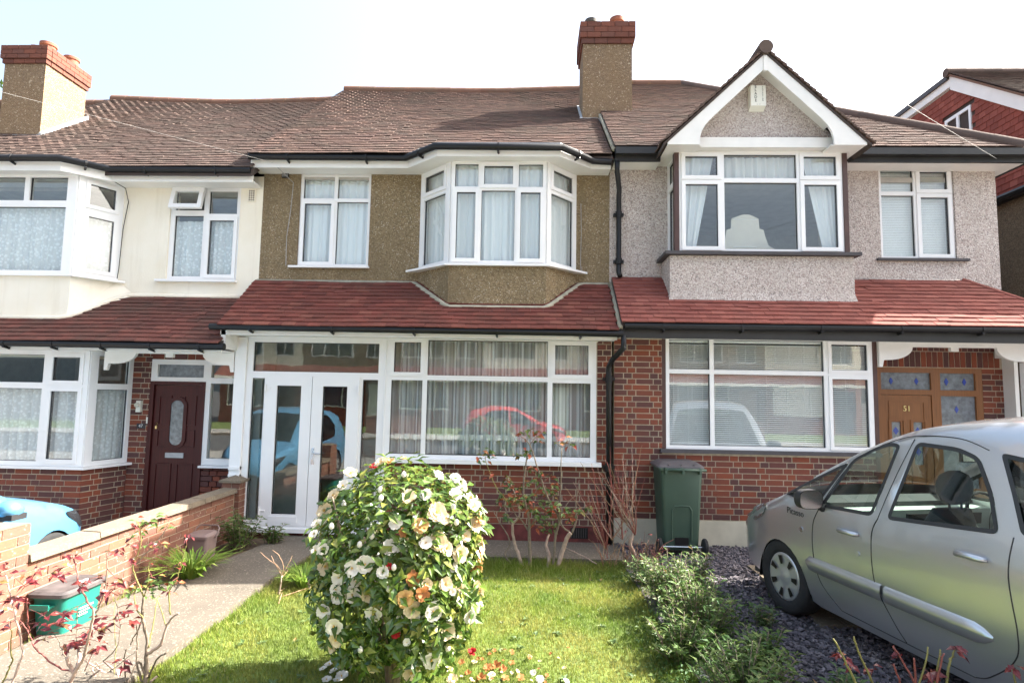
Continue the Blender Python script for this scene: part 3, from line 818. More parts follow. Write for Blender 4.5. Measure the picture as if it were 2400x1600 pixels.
for k, (a0, a1) in enumerate(((d0, dm-.004), (dm+.004, d1))):
    b = MB(); g = (a0+.13, a1-.14, .30, 1.965) if k == 0 else (a0+.14, a1-.13, .30, 1.965)
    for r in rect_holes((a0-.03, a1 if k == 0 else a1+.03, .165, 2.07+.02) if k == 0 else (a0, a1+.03, .165, 2.07+.02), [g]): b.fbox(FL, r[0], r[1], -.05, .022, r[2], r[3], 0)
    for r in rect_holes((g[0]-.004, g[1]+.004, g[2]-.004, g[3]+.004), [(g[0]+.006, g[1]-.006, g[2]+.006, g[3]-.006)]): b.fbox(FL, r[0], r[1], -.03, .002, r[2], r[3], 1)
    dr = b.build('porch_door', [M['pvc'], M['gasket']], h49)
    p = MB(); p.fbox(FL, g[0], g[1], -.02, -.014, g[2], g[3]); p.build('pane', M['glass_wavy'], dr)
    for hz in (.34, 1.93):
        hx = a0-.02 if k == 0 else a1+.02
        p = MB(); p.tube([FL(hx, .035, hz-.05), FL(hx, .035, hz+.05)], .013, 8); p.fbox(FL, min(hx, hx+(.07 if k == 0 else -.07)), max(hx, hx+(.07 if k == 0 else -.07)), .02, .034, hz-.008, hz+.008); p.build('hinge', M['pvc'], dr)
    if k == 0:
        p = MB(); p.fbox(FL, a0+.10, a1-.12, .02, .032, .20, .275); p.build('weather_bar', M['pvc'], dr)
    else:
        p = MB(); p.fbox(FL, a0+.03, a0+.065, .022, .03, .95, 1.16); p.tube([FL(a0+.047, .03, 1.09), FL(a0+.047, .06, 1.09), FL(a0+.16, .06, 1.085)], .009, 7); p.build('handle', M['metal'], dr)
        p = MB(); p.lathe([(0.001, .03), (.013, .03), (.015, .022)], FL(a0+.05, -.0, 1.43), 'y', 10); p.build('keyhole', M['black'], dr)
b = MB(); b.fbox(FL, x(-3.84), x(-1.93), -.06, .10, .085, .135); b.build('threshold', M['pvc'], h49)
b = MB(); b.fbox(FL, x(-3.84), x(-1.93), -.06, .05, .0, .085); b.build('step_riser', M['plinth_red'], h49)
b = MB(); b.fbox(FL, .0, x(-3.80)-.002, -.1, .035, .75, 2.6); b.fbox(FL, .0, x(-3.80)-.002, -.1, .055, .86, .90); b.fbox(FL, .0, x(-3.80)-.002, -.1, .05, .77, .80); b.build('porch_post', M['pvc'], h49)
b = MB(); b.fbox(FL, .0, x(-3.80)-.004, -.1, .05, .0, .75); b.build('post_base', M['plinth_red'], h49)
b = MB(); b.fbox(FL, x(-1.945), x(-1.93), -.08, .012, 1.03, 2.6); b.fbox(FL, x(-3.84), x(.86), -.08, .005, 2.6, 2.66); b.fbox(FL, x(-1.945), x(-1.9), -.08, .004, .3, 1.05); b.build('cover_trim', M['pvc'], h49)
# porch interior: red tiled floor and inner door wall
b = MB(); b.box(-3.8, -1.9, .9, 1.0, .05, 2.95); b.build('inner_porch_wall', M['interior'], h49)
b = MB(); b.box(-3.2, -2.45, .86, .90, .08, 2.05); b.build('inner_front_door', M['mahog'], h49)
b = MB(); b.box(-1.96, -1.9, .08, .9, .05, 2.95); b.build('porch_side_wall', M['interior'], h49)
# brickwork
wall(h49, FL, (x(-1.93), XR-XL-.03, .24, 2.66), [(FW[0], FW[1], 1.0, 2.7)], 'mortar', -.2, -.004, 'mortar')
pc = Pieces('brick', 'brickwork', M['brick'], h49, 300)
brickwork(pc, FL, x(-1.90), XR-XL-.035, .25, 2.65, [(FW[0]-.02, FW[1]+.01, 1.0, 2.7)])
pc.done(lambda p: p.x > -.4)
b = MB(); b.fbox(FL, x(-1.93), XR-XL-.04, -.2, .018, .0, .245); b.build('plinth', M['plinth_red'], h49)
b = MB(); b.fbox(FL, x(.52), x(.74), .012, .022, .09, .225)
vent = b.build('air_brick', M['black'], h49)
for i in range(7):
    p = MB(); p.fbox(FL, x(.53)+i*.03, x(.53)+i*.03+.008, .021, .026, .1, .215); p.build('vent_bar', M['darksill'], vent)
b = MB(); b.lathe([(0.001, .02), (.055, .02), (.06, .0)], (.70, -.004, .62), 'y', 18); b.build('flue_cover', M['darkbrown'], h49)
shell(h49, XL, XR, 0)
b = MB(); b.fbox(FU, x(-3.68), x(-3.58), 0, .03, 4.98, 5.13)
vent = b.build('wall_vent', M['black'], h49)
for i in range(6):
    p = MB(); p.fbox(FU, x(-3.68)+.008+i*.015, x(-3.68)+.013+i*.015, .029, .034, 4.99, 5.12); p.build('vent_bar', M['lead'], vent)
# cables on the wall
b = MB(); b.tube([(-3.62, .20, 5.02), (-3.58, .3, 4.98), (-3.50, .47, 4.9), (-3.52, .47, 4.5), (-3.56, .47, 4.1), (-3.55, .47, 3.68)], .006, 5); b.build('wall_cable', M['cable'], h49)
b = MB(); b.tube([(.66, .47, 4.62), (.67, .47, 4.2), (.66, .47, 3.75), (.68, .47, 3.6)], .005, 5); b.build('wall_cable', M['cable'], h49)
# downpipes
dp = MB(); dp.tube([(1.13, .16, 5.12), (1.13, .18, 4.98), (1.19, .38, 4.80), (1.19, .42, 4.70), (1.19, .42, 3.62), (1.20, .36, 3.56)], .036, 10)
o = dp.build('downpipe', M['black'], h49, True)
for z in (4.45, 3.78):
    p = MB(); p.box(1.12, 1.26, .42, .50, z-.02, z+.02); p.lathe([(.037, -.04), (.046, -.04), (.046, .04), (.037, .04)], (1.19, .42, z), n=12); p.build('pipe_clip', M['black'], o)
dp = MB(); dp.tube([(1.13, -.42, 2.66), (1.13, -.42, 2.50), (1.02, -.18, 2.36), (.99, -.10, 2.28), (.99, -.09, 2.2), (1.0, -.09, .02)], .036, 10)
o = dp.build('downpipe', M['black'], h49, True)
for z in (2.12, 1.0):
    p = MB(); p.box(.92, 1.07, -.09, .01, z-.02, z+.02); p.lathe([(.037, -.05), (.046, -.05), (.046, .05), (.037, .05)], (.993, -.09, z), n=12); p.build('pipe_clip', M['black'], o)
# ================================================================== HOUSE 51 (pinkish pebbledash, gabled bay)
h51 = thing('terraced_house', 'pinkish grey pebbledash end terrace house with white gabled bay and oak door numbered 51', 'house', (3.75, 0, 0))
XL, XR = 1.07, 6.44
ux = lambda q: q-1.07
FU = facet((XL, .5), (XR, .5))
W = (ux(4.84), ux(5.87), 3.87, 5.20)
wall(h51, FU, (0, XR-XL, 3.0, 5.3), [W, (ux(1.9), ux(4.1), 3.4, 5.3)], 'dash_pink')
m = ux(5.36)
cells = [(W[0]+.045, m-.028, 4.84, W[3]-.045), (m+.028, W[1]-.045, 4.84, W[3]-.045), (W[0]+.045, m-.028, W[2]+.045, 4.785), (m+.028, W[1]-.045, W[2]+.045, 4.785)]
window(h51, FU, W, cells, d=-.03, sash=(1, 3), sill=(W[0]-.07, W[1]+.14, .03, .08, 'darksill'))
b = MB(); b.fbox(FU, W[0]-.02, W[1]+.12, -.05, .02, 5.205, 5.27); b.build('lintel', M['darkbrown'], h51)
def venetian(F, u0, u1, z0, z1, d, label, pitch=.024, ang=50, name='venetian_blind'):
    b = MB(); n = int((z1-z0)/pitch); w = .024
    for i in range(n):
        z = z0+i*pitch; s, c = math.sin(R(ang))*w/2, math.cos(R(ang))*w/2
        b.poly([F(u0, d+c, z-s), F(u1, d+c, z-s), F(u1, d-c, z+s), F(u0, d-c, z+s)])
    for k in range(3):
        uu = u0+(u1-u0)*(k+.5)/3; b.fbox(F, uu-.002, uu+.002, d+.012, d+.014, z0, z1)
    b.fbox(F, u0, u1, d-.02, d+.02, z1, z1+.03)
    return tag(b.build(name, M['blind']), label, 'blind')
venetian(FU, W[0]+.02, W[1]-.02, 3.9, 5.15, -.115, 'closed white slatted blind in the upper right window of the pinkish house', ang=72)
# gabled bay
BX0, BX1 = 1.80, 4.19
b = MB(); b.prism([(BX0, .48, 2.75), (BX0, 0, 2.75), (BX1, 0, 2.75), (BX1, .48, 2.75)], (0, 0, 1.02)); b.build('bay_base', M['dash_pink'], h51)
b = MB()   # flared foot of the render
b.hexa([(BX0-.05,-.06,3.02),(BX1+.06,-.06,3.02),(BX1+.06,.3,3.02),(BX0-.05,.3,3.02),(BX0+.001,-.003,3.28),(BX1-.001,-.003,3.28),(BX1-.001,.3,3.28),(BX0+.001,.3,3.28)])
b.build('bay_flare', M['dash_pink'], h51)
FB = facet((BX0, 0), (BX1, 0)); bu = lambda q: q-BX0
Z0, Z1 = 3.82, 5.20
BW = (bu(1.93), bu(4.08), Z0, Z1)
q = [(1.985, 2.47), (2.53, 3.485), (3.545, 4.03)]
cells = [(bu(a), bu(c), 4.83, Z1-.045) for a, c in q] + [(bu(a), bu(c), Z0+.045, 4.77) for a, c in q]
window(h51, FB, BW, cells, d=-.01, sash=(0, 2, 3, 5), sash_w=.03)
b = MB(); b.fbox(FB, bu(1.868), bu(1.928), -.09, .006, Z0-.02, Z1+.01); b.build('bay_post', M['darkbrown'], h51)
b = MB(); b.fbox(FB, bu(4.082), bu(4.142), -.09, .006, Z0-.02, Z1+.01); b.build('bay_post', M['darkbrown'], h51)
b = MB(); b.fbox(FB, bu(1.868), bu(4.142), -.09, .012, Z1+.012, Z1+.03)
b.build('bay_head', M['darkbrown'], h51)
b = MB(); b.box(BX0-.07, BX1+.07, -.075, .5, Z0-.045, Z0-.003); b.build('bay_sill', M['darksill'], h51)
FS = facet((1.878, .5), (1.878, .09)); window(h51, FS, (0, .40, Z0, Z1), [(.06, .34, 4.84, Z1-.06), (.06, .34, Z0+.06, 4.76)], d=-.01)
FS2 = facet((4.132, .09), (4.132, .5)); window(h51, FS2, (0, .40, Z0, Z1), [(.06, .34, 4.84, Z1-.06), (.06, .34, Z0+.06, 4.76)], d=-.01)
curtain(FB, bu(2.5), bu(3.52), 4.82, 5.16, -.14, 'drape', 'gathered white valance across the middle of the gabled bay window', name='valance', amp=.02, waves=10, scallop=.02)
curtain(FB, bu(1.97), bu(2.42), 3.87, 5.16, -.13, 'net', 'sheer white curtain tied back at the left of the gabled bay window', amp=.02, gather=lambda u, t: bu(1.97)+(u-bu(1.97))*(.45+.55*t))
curtain(FB, bu(3.6), bu(4.06), 3.87, 5.16, -.13, 'net', 'sheer white curtain tied back at the right of the gabled bay window', amp=.02, gather=lambda u, t: bu(4.06)-(bu(4.06)-u)*(.45+.55*t))
# dressing table mirror back seen through the glass
pts = [(2.56, 3.84), (3.46, 3.84), (3.40, 3.94), (3.26, 4.02), (3.22, 4.14), (3.20, 4.24), (3.14, 4.26), (3.13, 4.40), (3.05, 4.44), (3.0, 4.46), (2.92, 4.46), (2.86, 4.44), (2.76, 4.40), (2.75, 4.26), (2.69, 4.24), (2.67, 4.14), (2.64, 4.02), (2.58, 3.94)]
b = MB(); b.prism([(px_, .42, pz) for px_, pz in pts], (0, .03, 0)); dt = b.build('mirror_back', M['furn'])
tag(dt, 'cream shaped back of a dressing table mirror standing in the gabled bay window', 'mirror')
for zz in (3.99, 4.38):
    p = MB(); p.box(2.78, 3.10, .41, .421, zz, zz+.012); p.build('panel_moulding', M['white'], dt)
# gable
GX, GZ = 2.99, 6.40
b = MB(); b.prism([(2.06, -.004, 5.32), (3.96, -.004, 5.32), (3.96, -.004, 5.42), (GX+.0, -.004, GZ-.08), (2.06, -.004, 5.42)], (0, .2, 0)); b.prism([(BX0, .03, 5.2), (BX1, .03, 5.2), (GX, .03, GZ-.12)], (0, 2.2, 0)); b.build('gable_wall', M['dash_pink'], h51)
b = MB(); b.box(1.92, 4.06, -.12, .03, 5.20, 5.335); b.build('gable_beam', M['white'], h51)
def barge(sgn, name):
    pts = []
    # outer edge then curved inner edge, in local coords (distance from apex x, z)
    W_ = 1.27; zt, zb = GZ, 5.17
    outer = [(0, zt), (W_, zt-W_*.945), (W_, zb)]
    inner = [(.80, zb), (.79, zb+.10), (.76, zb+.19), (.70, zb+.28), (.62, zb+.37), (.0, zt-.175)]
    P = [(GX+sgn*q[0], q[1]) for q in outer+inner]
    b = MB(); b.prism([(p[0], -.25, p[1]) for p in P], (0, .035, 0)); return b.build(name, M['white'], h51)
# triangulated fill copes with the concave foot
def concave_prism(pts, y0, y1, mat, name, parent):
    n = len(pts); r = delaunay_2d_cdt([Vector(p) for p in pts], [], [list(range(n))], 1, 1e-6)
    V2, Fc = r[0], r[2]; b = MB(); k = len(V2)
    vs = [(v.x, y0, v.y) for v in V2]+[(v.x, y1, v.y) for v in V2]
    fs = [tuple(f) for f in Fc]+[tuple(k+i for i in reversed(f)) for f in Fc]
    b.add(vs, fs)
    for i in range(n):
        j = (i+1) % n; a, c = pts[i], pts[j]
        b.poly([(a[0], y0, a[1]), (a[0], y1, a[1]), (c[0], y1, c[1]), (c[0], y0, c[1])])
    return b.build(name, M[mat], parent)
for sgn in (-1, 1):
    W_ = 1.27; zt, zb = GZ, 5.17
    loc = [(.002, zt), (W_, zt-W_*.945), (W_, zb), (.86, zb), (.855, zb+.09), (.83, zb+.18), (.78, zb+.27), (.70, zb+.36), (.002, zt-.175-.02)]
    concave_prism([(GX+sgn*a, c) for a, c in (loc if sgn > 0 else loc[::-1])], -.27, -.235, 'white', 'bargeboard', h51)
    b = MB(); x0, x1 = sorted((GX+sgn*.83, GX+sgn*1.265)); b.box(x0, x1, -.236, .49, 5.172, 5.19); b.build('eaves_soffit', M['white'], h51)
for sgn in (-1, 1):
    b = MB(); b.prism([(GX, -.236, GZ-.10), (GX, .03, GZ-.10), (GX+sgn*.86, .03, GZ-.10-.86*.945), (GX+sgn*.86, -.236, GZ-.10-.86*.945)], (0, 0, .02)); b.build('verge_soffit', M['white'], h51)
b = MB(); b.box(GX-.022, GX+.022, -.285, -.236, GZ-.235, GZ-.03); b.build('apex_block', M['white'], h51)
for sgn in (-1, 1):
    Ud = Vector((0, 1, 0)); Sd = Vector((-sgn*1, 0, .945)).normalized()
    O = Vector((GX+sgn*1.34, -.30, GZ-.945*1.34+.045))
    rf = slab(h51, [(GX+sgn*1.33, -.28, GZ-.945*1.33+.04), (GX+sgn*1.33, .3, GZ-.945*1.33+.04), (GX, 1.9, GZ+.04), (GX, -.28, GZ+.04)], 'felt', 'gable_roof')
    pc = Pieces('tile', 'tile_courses', M['tile'], rf, 120)
    tile_plane(pc, O, Ud, Sd, lambda s: [(0, .55+s*.98)], 1.34*1.376, .1)
    pc.done()
b = MB(); b.tube([(GX, -.32, GZ+.075), (GX, 1.7, GZ+.075)], .092, 14); o = b.build('gable_ridge', M['ridge_dark'], h51, True); sharp(o, 40)
# alarm box with vertical lettering
al = MB(); al.hexa([(2.86,-.10,5.78),(3.06,-.10,5.78),(3.06,-.004,5.74),(2.86,-.004,5.74),(2.86,-.10,6.06),(3.06,-.10,6.06),(3.06,-.004,6.07),(2.86,-.004,6.07)])
al_o = tag(al.build('alarm_box', M['alarm']), 'off white burglar alarm box lettered SLADE on the pebbledash gable', 'alarm box')
text(al_o, 'S\nL\nA\nD\nE', .052, (2.925, -.1015, 5.945), (R(90), 0, 0), 'ink', 'lettering', .001, spacing=.92)
text(al_o, 'P\nR\nO\nT\nE\nC\nT\nI\nO\nN', .021, (3.018, -.1015, 5.945), (R(90), 0, 0), 'ink', 'small_lettering', .001, spacing=1.0)
text(al_o, 'o  o', .03, (2.96, -.1015, 5.80), (R(90), 0, 0), 'lead', 'lamp_mark', .001)
# main roof, hipped to the right
EZ = 5.29
roof51 = slab(h51, [(1.09, .14, EZ), (6.55, .14, EZ), (3.0, 4.0, EZ+3.86*SL), (1.09, 4.0, EZ+3.86*SL)], 'felt', 'roof')
slab(h51, [(6.55, .14, EZ), (6.55, 7.9, EZ), (3.0, 4.0, EZ+3.86*SL)], 'tile', 'hip_end_roof')
slab(h51, [(1.09, 4.0, 8.27), (3.0, 4.0, 8.27), (6.55, 7.9, EZ), (1.09, 7.9, EZ)], 'tile', 'rear_roof')
pc = Pieces('tile', 'tile_courses', M['tile'], roof51)
k = math.sqrt(1+SL*SL)
def iv51(s):
    y = s/k
    xr = 6.56-y*3.55/3.86
    if y+.12 < 1.85*1.0:
        return [(0, max(.1, 2.99-1.25+min(1.25, max(0, y-.15))*1.0-1.09)), (2.99+1.25-max(0, y-.15)-1.09, xr-1.09)] if y < 1.3 else [(0, xr-1.09)]
    return [(0, xr-1.09)]
tile_plane(pc, Vector((1.09, .12, EZ+.005)), Vector((1, 0, 0)), Sv, iv51, LEN-.05, .098)
pc.done()
ridge(roof51, (1.1, 4.0, 8.29), (2.95, 4.0, 8.29), 'ridge')
ridge(roof51, (6.55, .12, EZ+.02), (3.0, 4.0, 8.29), 'ridge_dark', .10, .38)
leadline(h51, [(1.085, .16, 5.28), (1.085, 1.8, 6.55), (1.085, 4.0, 8.2)], .03)
b = MB(); b.prism([(1.09, .52, 5.0), (1.09, 4, 8.1), (1.09, 7.8, 5.0)], (.1, 0, 0)); b.build('party_wall', M['dash_pink'], h51)
for a, c in ((1.10, 1.72), (4.26, 6.66)):
    b = MB(); b.box(a, c, .16, .20, 5.12, 5.29); b.box(a, c, .06, .16, 5.19, 5.28); o = b.build('gutter', M['black_wood'], h51)
    b = MB(); b.box(a, c-(.22 if c > 5 else 0), .20, .5, 5.125, 5.14); b.build('soffit', M['white'], h51)
b = MB(); b.box(6.60, 6.64, .2, 7.9, 5.12, 5.285); b.build('gutter', M['black_wood'], h51)
b = MB(); b.box(6.44, 6.60, .21, 7.9, 5.126, 5.141); b.build('soffit', M['white'], h51)
# lean-to
LZ = 2.81
xr = lambda y: 6.86-(y+.42)
roofL51 = slab(h51, [(1.10, LY, LZ), (6.86, LY, LZ), (5.94, .5, LZ+.92*LS), (1.10, .5, LZ+.92*LS)], 'felt', 'porch_roof')
slab(h51, [(6.86, LY, LZ), (6.86, 3.0, LZ), (6.44, 3.0, LZ+.34), (6.44, .0, LZ+.34), (5.94, .5, LZ+.92*LS)], 'tile_red51', 'porch_roof_return')
pc = Pieces('tile', 'tile_courses', M['tile_red51'], roofL51)
kk = math.sqrt(1+LS*LS)
tile_plane(pc, Vector((1.10, LY-.03, LZ-.012)), Vector((1, 0, 0)), Lv, lambda s: [(0, xr(LY-.03+s/kk)-1.10)], LLEN+.05, .098)
pc.done()
b = MB(); b.tube([(6.88, LY-.02, LZ+.02), (5.92, .5, LZ+.92*LS+.03)], .035, 6); b.build('hip_capping', M['tile_red51'], h51)
leadline(h51, [(1.09, .5, 3.57), (1.8, .5, 3.57)], .02, 'dash_pink', 'render_edge'); leadline(h51, [(4.2, .5, 3.57), (5.95, .5, 3.57)], .02, 'dash_pink', 'render_edge')
b = MB(); b.box(1.13, 6.86, LY+.06, LY+.09, 2.63, 2.80); b.build('fascia', M['black_wood'], h51)
gutter(h51, [(1.14, LY-.0, 2.775), (6.9, LY-.0, 2.79)], .046)
b = MB(); b.box(1.13, 6.80, LY+.09, .02, 2.66, 2.68); b.build('soffit', M['white'], h51)
# ground floor
FL = facet((XL, 0), (XR, 0)); x = lambda q: q-1.07
LW = (x(1.74), x(4.38), 1.24, 2.70)
q = [(1.785, 2.305), (2.36, 3.765), (3.82, 4.33)]
cells = [(x(a), x(c), 2.265, 2.655) for a, c in q]+[(x(a), x(c), 1.29, 2.21) for a, c in q]
cells = [(a+(.02 if i % 3 == 2 else 0), c-(.0), z0, z1-(.02 if i % 3 == 2 else 0)) for i, (a, c, z0, z1) in enumerate(cells)]
window(h51, FL, LW, cells, sash=(2, 5), sash_w=.02, sill=(LW[0]-.08, LW[1]+.05, .045, .06, 'darksill'))
b = MB(); b.fbox(FL, LW[0]-.05, LW[0]-.001, -.08, .0, 1.2, 2.7); b.build('frame_reveal', M['darkbrown'], h51)
b = MB(); b.fbox(FL, LW[1]+.001, LW[1]+.055, -.08, .004, .35, 2.7); b.build('frame_reveal', M['darkbrown'], h51)
for i, (a, c) in enumerate(q):
    venetian(FL, x(a)-.02, x(c)+.02, 1.29, 2.62, -.095, 'white venetian blind behind the %s light of the pinkish house ground floor window' % ('narrow left', 'wide middle', 'narrow right')[i], ang=48, pitch=.026)
wall(h51, FL, (0, x(4.43), .34, 2.66), [(LW[0]-.05, LW[1]+.055, 1.19, 2.7)], 'mortar', -.2, -.004, 'mortar')
pc = Pieces('brick', 'brickwork', M['brick'], h51, 300)
brickwork(pc, FL, .0, x(4.43), .355, 2.65, [(LW[0]-.05, LW[1]+.055, 1.19, 2.7)], phase=1)
b = MB(); b.fbox(FL, 0, x(4.43), -.2, .014, .0, .35); b.build('plinth', M['plinth'], h51)
# porch recess
FD = facet((4.43, .5), (6.44, .5)); xd = lambda q: q-4.43
wall(h51, FD, (0, xd(6.44), .0, 2.9), [(xd(4.70), xd(6.12), 0, 2.36)], 'mortar', -.2, -.004, 'mortar')
brickwork(pc, FD, xd(6.12), xd(6.40), .02, 2.36, phase=0)
for i in range(26):
    u = xd(4.45)+i*.075
    pc.add(mat3(Vector((.063, 0, 0)), Vector((0, .06, 0)), Vector((0, 0, .21)), Vector((4.43+u, .5-.004+.03, 2.475))))
for i in range(26):
    pc.add(mat3(Vector((.063, 0, 0)), Vector((0, .06, 0)), Vector((0, 0, .1)), Vector((4.48+i*.075, .5-.004+.03, 2.64))))
pc.done(lambda p: not (p.x > 2.9 and p.z < .9))
DRW = (xd(4.70), xd(6.12), 0.02, 2.36)
fc = [(xd(4.77), xd(5.44), 2.06, 2.29), (xd(5.56), xd(6.03), 2.06, 2.29), (xd(5.56), xd(6.03), .75, 1.98), (xd(4.77), xd(5.44), .05, 1.99)]
b = MB()
for r in rect_holes(DRW, fc): b.fbox(FD, r[0], r[1], -.08, .0, r[2], r[3])
df = b.build('door_frame', M['oak'], h51)
for (a0, a1, z0, z1) in fc[:3]:
    p = MB(); p.fbox(FD, a0, a1, -.04, -.034, z0, z1); pn = p.build('pane', M['glass_obs'], df)
for cx, cz, s in ((4.92, 2.175, .05), (5.26, 2.175, .05), (5.66, 2.175, .055), (5.90, 2.175, .05), (5.78, 1.80, .05), (5.78, 1.40, .05)):
    p = MB(); p.prism([FD(xd(cx)-s*.55, -.030, cz), FD(xd(cx), -.030, cz-s), FD(xd(cx)+s*.55, -.030, cz), FD(xd(cx), -.030, cz+s)], (0, -.003, 0)); p.build('stained_diamond', M['stain_blue'], df)
dl = (xd(4.775), xd(5.435), .055, 1.985)
l1 = (xd(4.90), xd(5.02), 1.05, 1.62); l2 = (xd(5.19), xd(5.31), 1.05, 1.62)
b = MB()
for r in rect_holes(dl, [l1, l2]): b.fbox(FD, r[0], r[1], -.05, -.012, r[2], r[3])
for r in rect_holes((dl[0]+.09, dl[1]-.09, .2, 1.90), [(dl[0]+.105, dl[1]-.105, .215, 1.885)]): b.fbox(FD, r[0], r[1], -.012, -.004, r[2], r[3])
door = b.build('front_door', M['oak'], h51)
for l in (l1, l2):
    sg = 1 if l is l1 else -1
    mo = MB()
    for r in rect_holes((l[0]-.045, l[1]+.045, l[2]-.3, l[3]+.03), [(l[0]-.03, l[1]+.03, l[2]-.28, l[3]+.015)]): mo.fbox(FD, r[0], r[1], -.012, .0, r[2], r[3])
    mo.build('door_moulding', M['oak'], door)
    p = MB(); p.fbox(FD, l[0], l[1], -.035, -.03, l[2], l[3]); p.build('pane', M['glass_obs'], door)
    for cz, mm in ((1.50, 'stain_blue'), (1.37, 'lead'), (1.22, 'stain_blue')):
        cx = (l[0]+l[1])/2; s = .055
        p = MB(); p.prism([FD(cx-s*.7, -.028, cz), FD(cx, -.028, cz-s), FD(cx+s*.7, -.028, cz), FD(cx, -.028, cz+s)], (0, -.002, 0)); p.build('stained_diamond', M[mm], door)
text(door, '51', .105, FD(xd(5.105), -.006, 1.80), (R(90), 0, 0), 'brass', 'house_number', .004)
p = MB(); c = FD(xd(5.105), .0, 1.36); p.lathe([(0.001, .03), (.016, .026), (.02, .0)], (c.x, c.y, 1.40), 'y', 10); p.tube([(c.x, c.y-.03, 1.42), (c.x-.02, c.y-.035, 1.35), (c.x, c.y-.035, 1.29), (c.x+.02, c.y-.035, 1.35), (c.x, c.y-.03, 1.42)], .008, 6); p.box(c.x-.012, c.x+.012, c.y-.01, c.y+.004, 1.25, 1.47); p.build('knocker', M['brass'], door)
# porch arch, right post
def arch(parent, x0, x1, y, zt, name='porch_arch', th=.05, drop=.24):
    rr = drop*.86
    pts = [(x0, zt), (x1, zt), (x1, zt-drop-.09), (x1-.04, zt-drop-.09), (x1-.06, zt-drop), (x1-.12, zt-drop)]
    for i in range(1, 8):
        t = math.pi/2*i/7; pts.append((x1-.12-.34*math.sin(t)*.9, zt-drop+rr*.82*(1-math.cos(t))*1.0))
    mid = []
    base = pts[6:]
    low = pts[-1][1]
    pts += [((x0+x1)/2+.05, low), ((x0+x1)/2+.05, low-.05), ((x0+x1)/2-.05, low-.05), ((x0+x1)/2-.05, low)]
    for (px_, pz) in reversed(base): pts.append((x0+x1-px_, pz))
    pts += [(x0+.12, zt-drop), (x0+.06, zt-drop), (x0+.04, zt-drop-.09), (x0, zt-drop-.09)]
    return concave_prism(pts[::-1], y-th, y, 'white', name, parent)
arch(h51, 4.44, 6.34, .0, 2.665)
b = MB(); b.box(6.26, 6.36, -.05, .05, .8, 2.42); b.box(6.22, 6.40, -.1, .1, 0, .8); b.build('porch_post', M['white'], h51)
b = MB(); b.box(6.27, 6.35, .05, .46, 2.5, 2.66); b.build('porch_side_beam', M['white'], h51)
FS = facet((6.34, .05), (6.34, .48))
b = MB(); b.box(6.39, 6.44, .30, .5, 0, 2.66); b.build('side_post', M['white'], h51)
b = MB(); b.box(4.43, 6.4, .02, .5, 2.69, 2.72); b.build('porch_ceiling', M['white'], h51)
shell(h51, XL, XR, 0)
b = MB(); b.box(6.2, 6.437, .512, 7.9, 0, 5.2); b.build('side_wall', M['dash_pink'], h51)
b = MB(); b.box(4.43, 6.5, -.15, .5, -.02, .06); b.build('porch_step', M['plinth_red'], h51)

# ================================================================== HOUSE 47 (cream render)
h47 = thing('terraced_house', 'cream rendered terraced house with canted bay and dark red front door numbered 47', 'house', (-6.46, 0, 0))
XL, XR = -8.97, -3.95
ux = lambda q: q-XL
FU = facet((XL, .5), (XR, .5)); x = ux
W = (x(-5.32), x(-4.28), 3.46, 4.85)
wall(h47, FU, (0, XR-XL, 2.7, 5.0), [W, (x(-8.6), x(-6.06), 2.9, 5.0)], 'cream')
m = x(-4.80)
cells = [(W[0]+.06, m-.03, 4.50, W[3]-.06), (m+.04, W[1]-.06, 4.45, W[3]-.06), (W[0]+.06, m-.03, W[2]+.06, 4.42), (m+.04, W[1]-.06, W[2]+.06, 4.38)]
w47 = window(h47, FU, W, cells, d=-.03, sash=(3,), sill=(W[0]-.12, W[1]+.02, .03, .10))
# top-left sash swung open
a0, a1, z0, z1 = cells[0][0]-.022, cells[0][1]+.022, cells[0][2]-.02, cells[0][3]+.02
b = MB(); tl = R(14)
def FT(u, d, z):
    dz = z-z1; return FU(u, -.01+d*math.cos(tl)-dz*math.sin(tl), z1+dz*math.cos(tl)+d*math.sin(tl))
for r in rect_holes((a0, a1, z0, z1), [(a0+.06, a1-.06, z0+.06, z1-.06)]): b.fbox(FT, r[0], r[1], 0, .05, r[2], r[3])
op = b.build('sash', M['pvc'], w47); op['label'] = 'small top sash standing open'
b = MB(); b.fbox(FT, a0+.06, a1-.06, .02, .026, z0+.06, z1-.06)
o = b.build('sash_pane', M['glass'], w47)
for ch in list(w47.children):
    if ch.name.startswith('pane'):
        co = [v.co for v in ch.data.vertices]
        if min(c.z for c in co) > 4.45 and max(c.x for c in co) < -4.7: bpy.data.objects.remove(ch)
curtain(FU, W[0]+.03, W[1]-.03, 3.5, 4.36, -.125, 'net_lace', 'patterned white net curtain in the small upper window of the cream house')
# upper bay
bl, fl, fr, br = (-8.62, .5), (-8.34, 0), (-6.32, 0), (-6.02, .5)
b = MB(); b.prism([(bl[0], .48, 2.3), (fl[0], 0, 2.3), (fr[0], 0, 2.3), (br[0], .48, 2.3)], (0, 0, 1.12)); b.build('bay_base', M['cream'], h47)
b = MB(); b.prism([(-6.9, 0.02, 2.75), (-6.32, -.03, 2.75), (-5.72, .49, 3.20), (-6.02, .49, 3.45), (-6.32, 0.02, 3.2)], (0, .02, -.06)); b.build('render_flare', M['cream'], h47)
FA, FB, FC = facet(bl, fl), facet(fl, fr), facet(fr, br); Z0, Z1 = 3.43, 4.84
bu = lambda q: q-fl[0]
cells = [(bu(a), bu(c), 4.46, Z1-.05) for a, c in ((-8.26, -7.68), (-7.60, -7.08), (-7.01, -6.47))]+[(bu(-8.26), bu(-7.60), Z0+.05, 4.37), (bu(-7.52), bu(-6.47), Z0+.05, 4.37)]
window(h47, FB, (.012, FB.L-.012, Z0, Z1), cells)
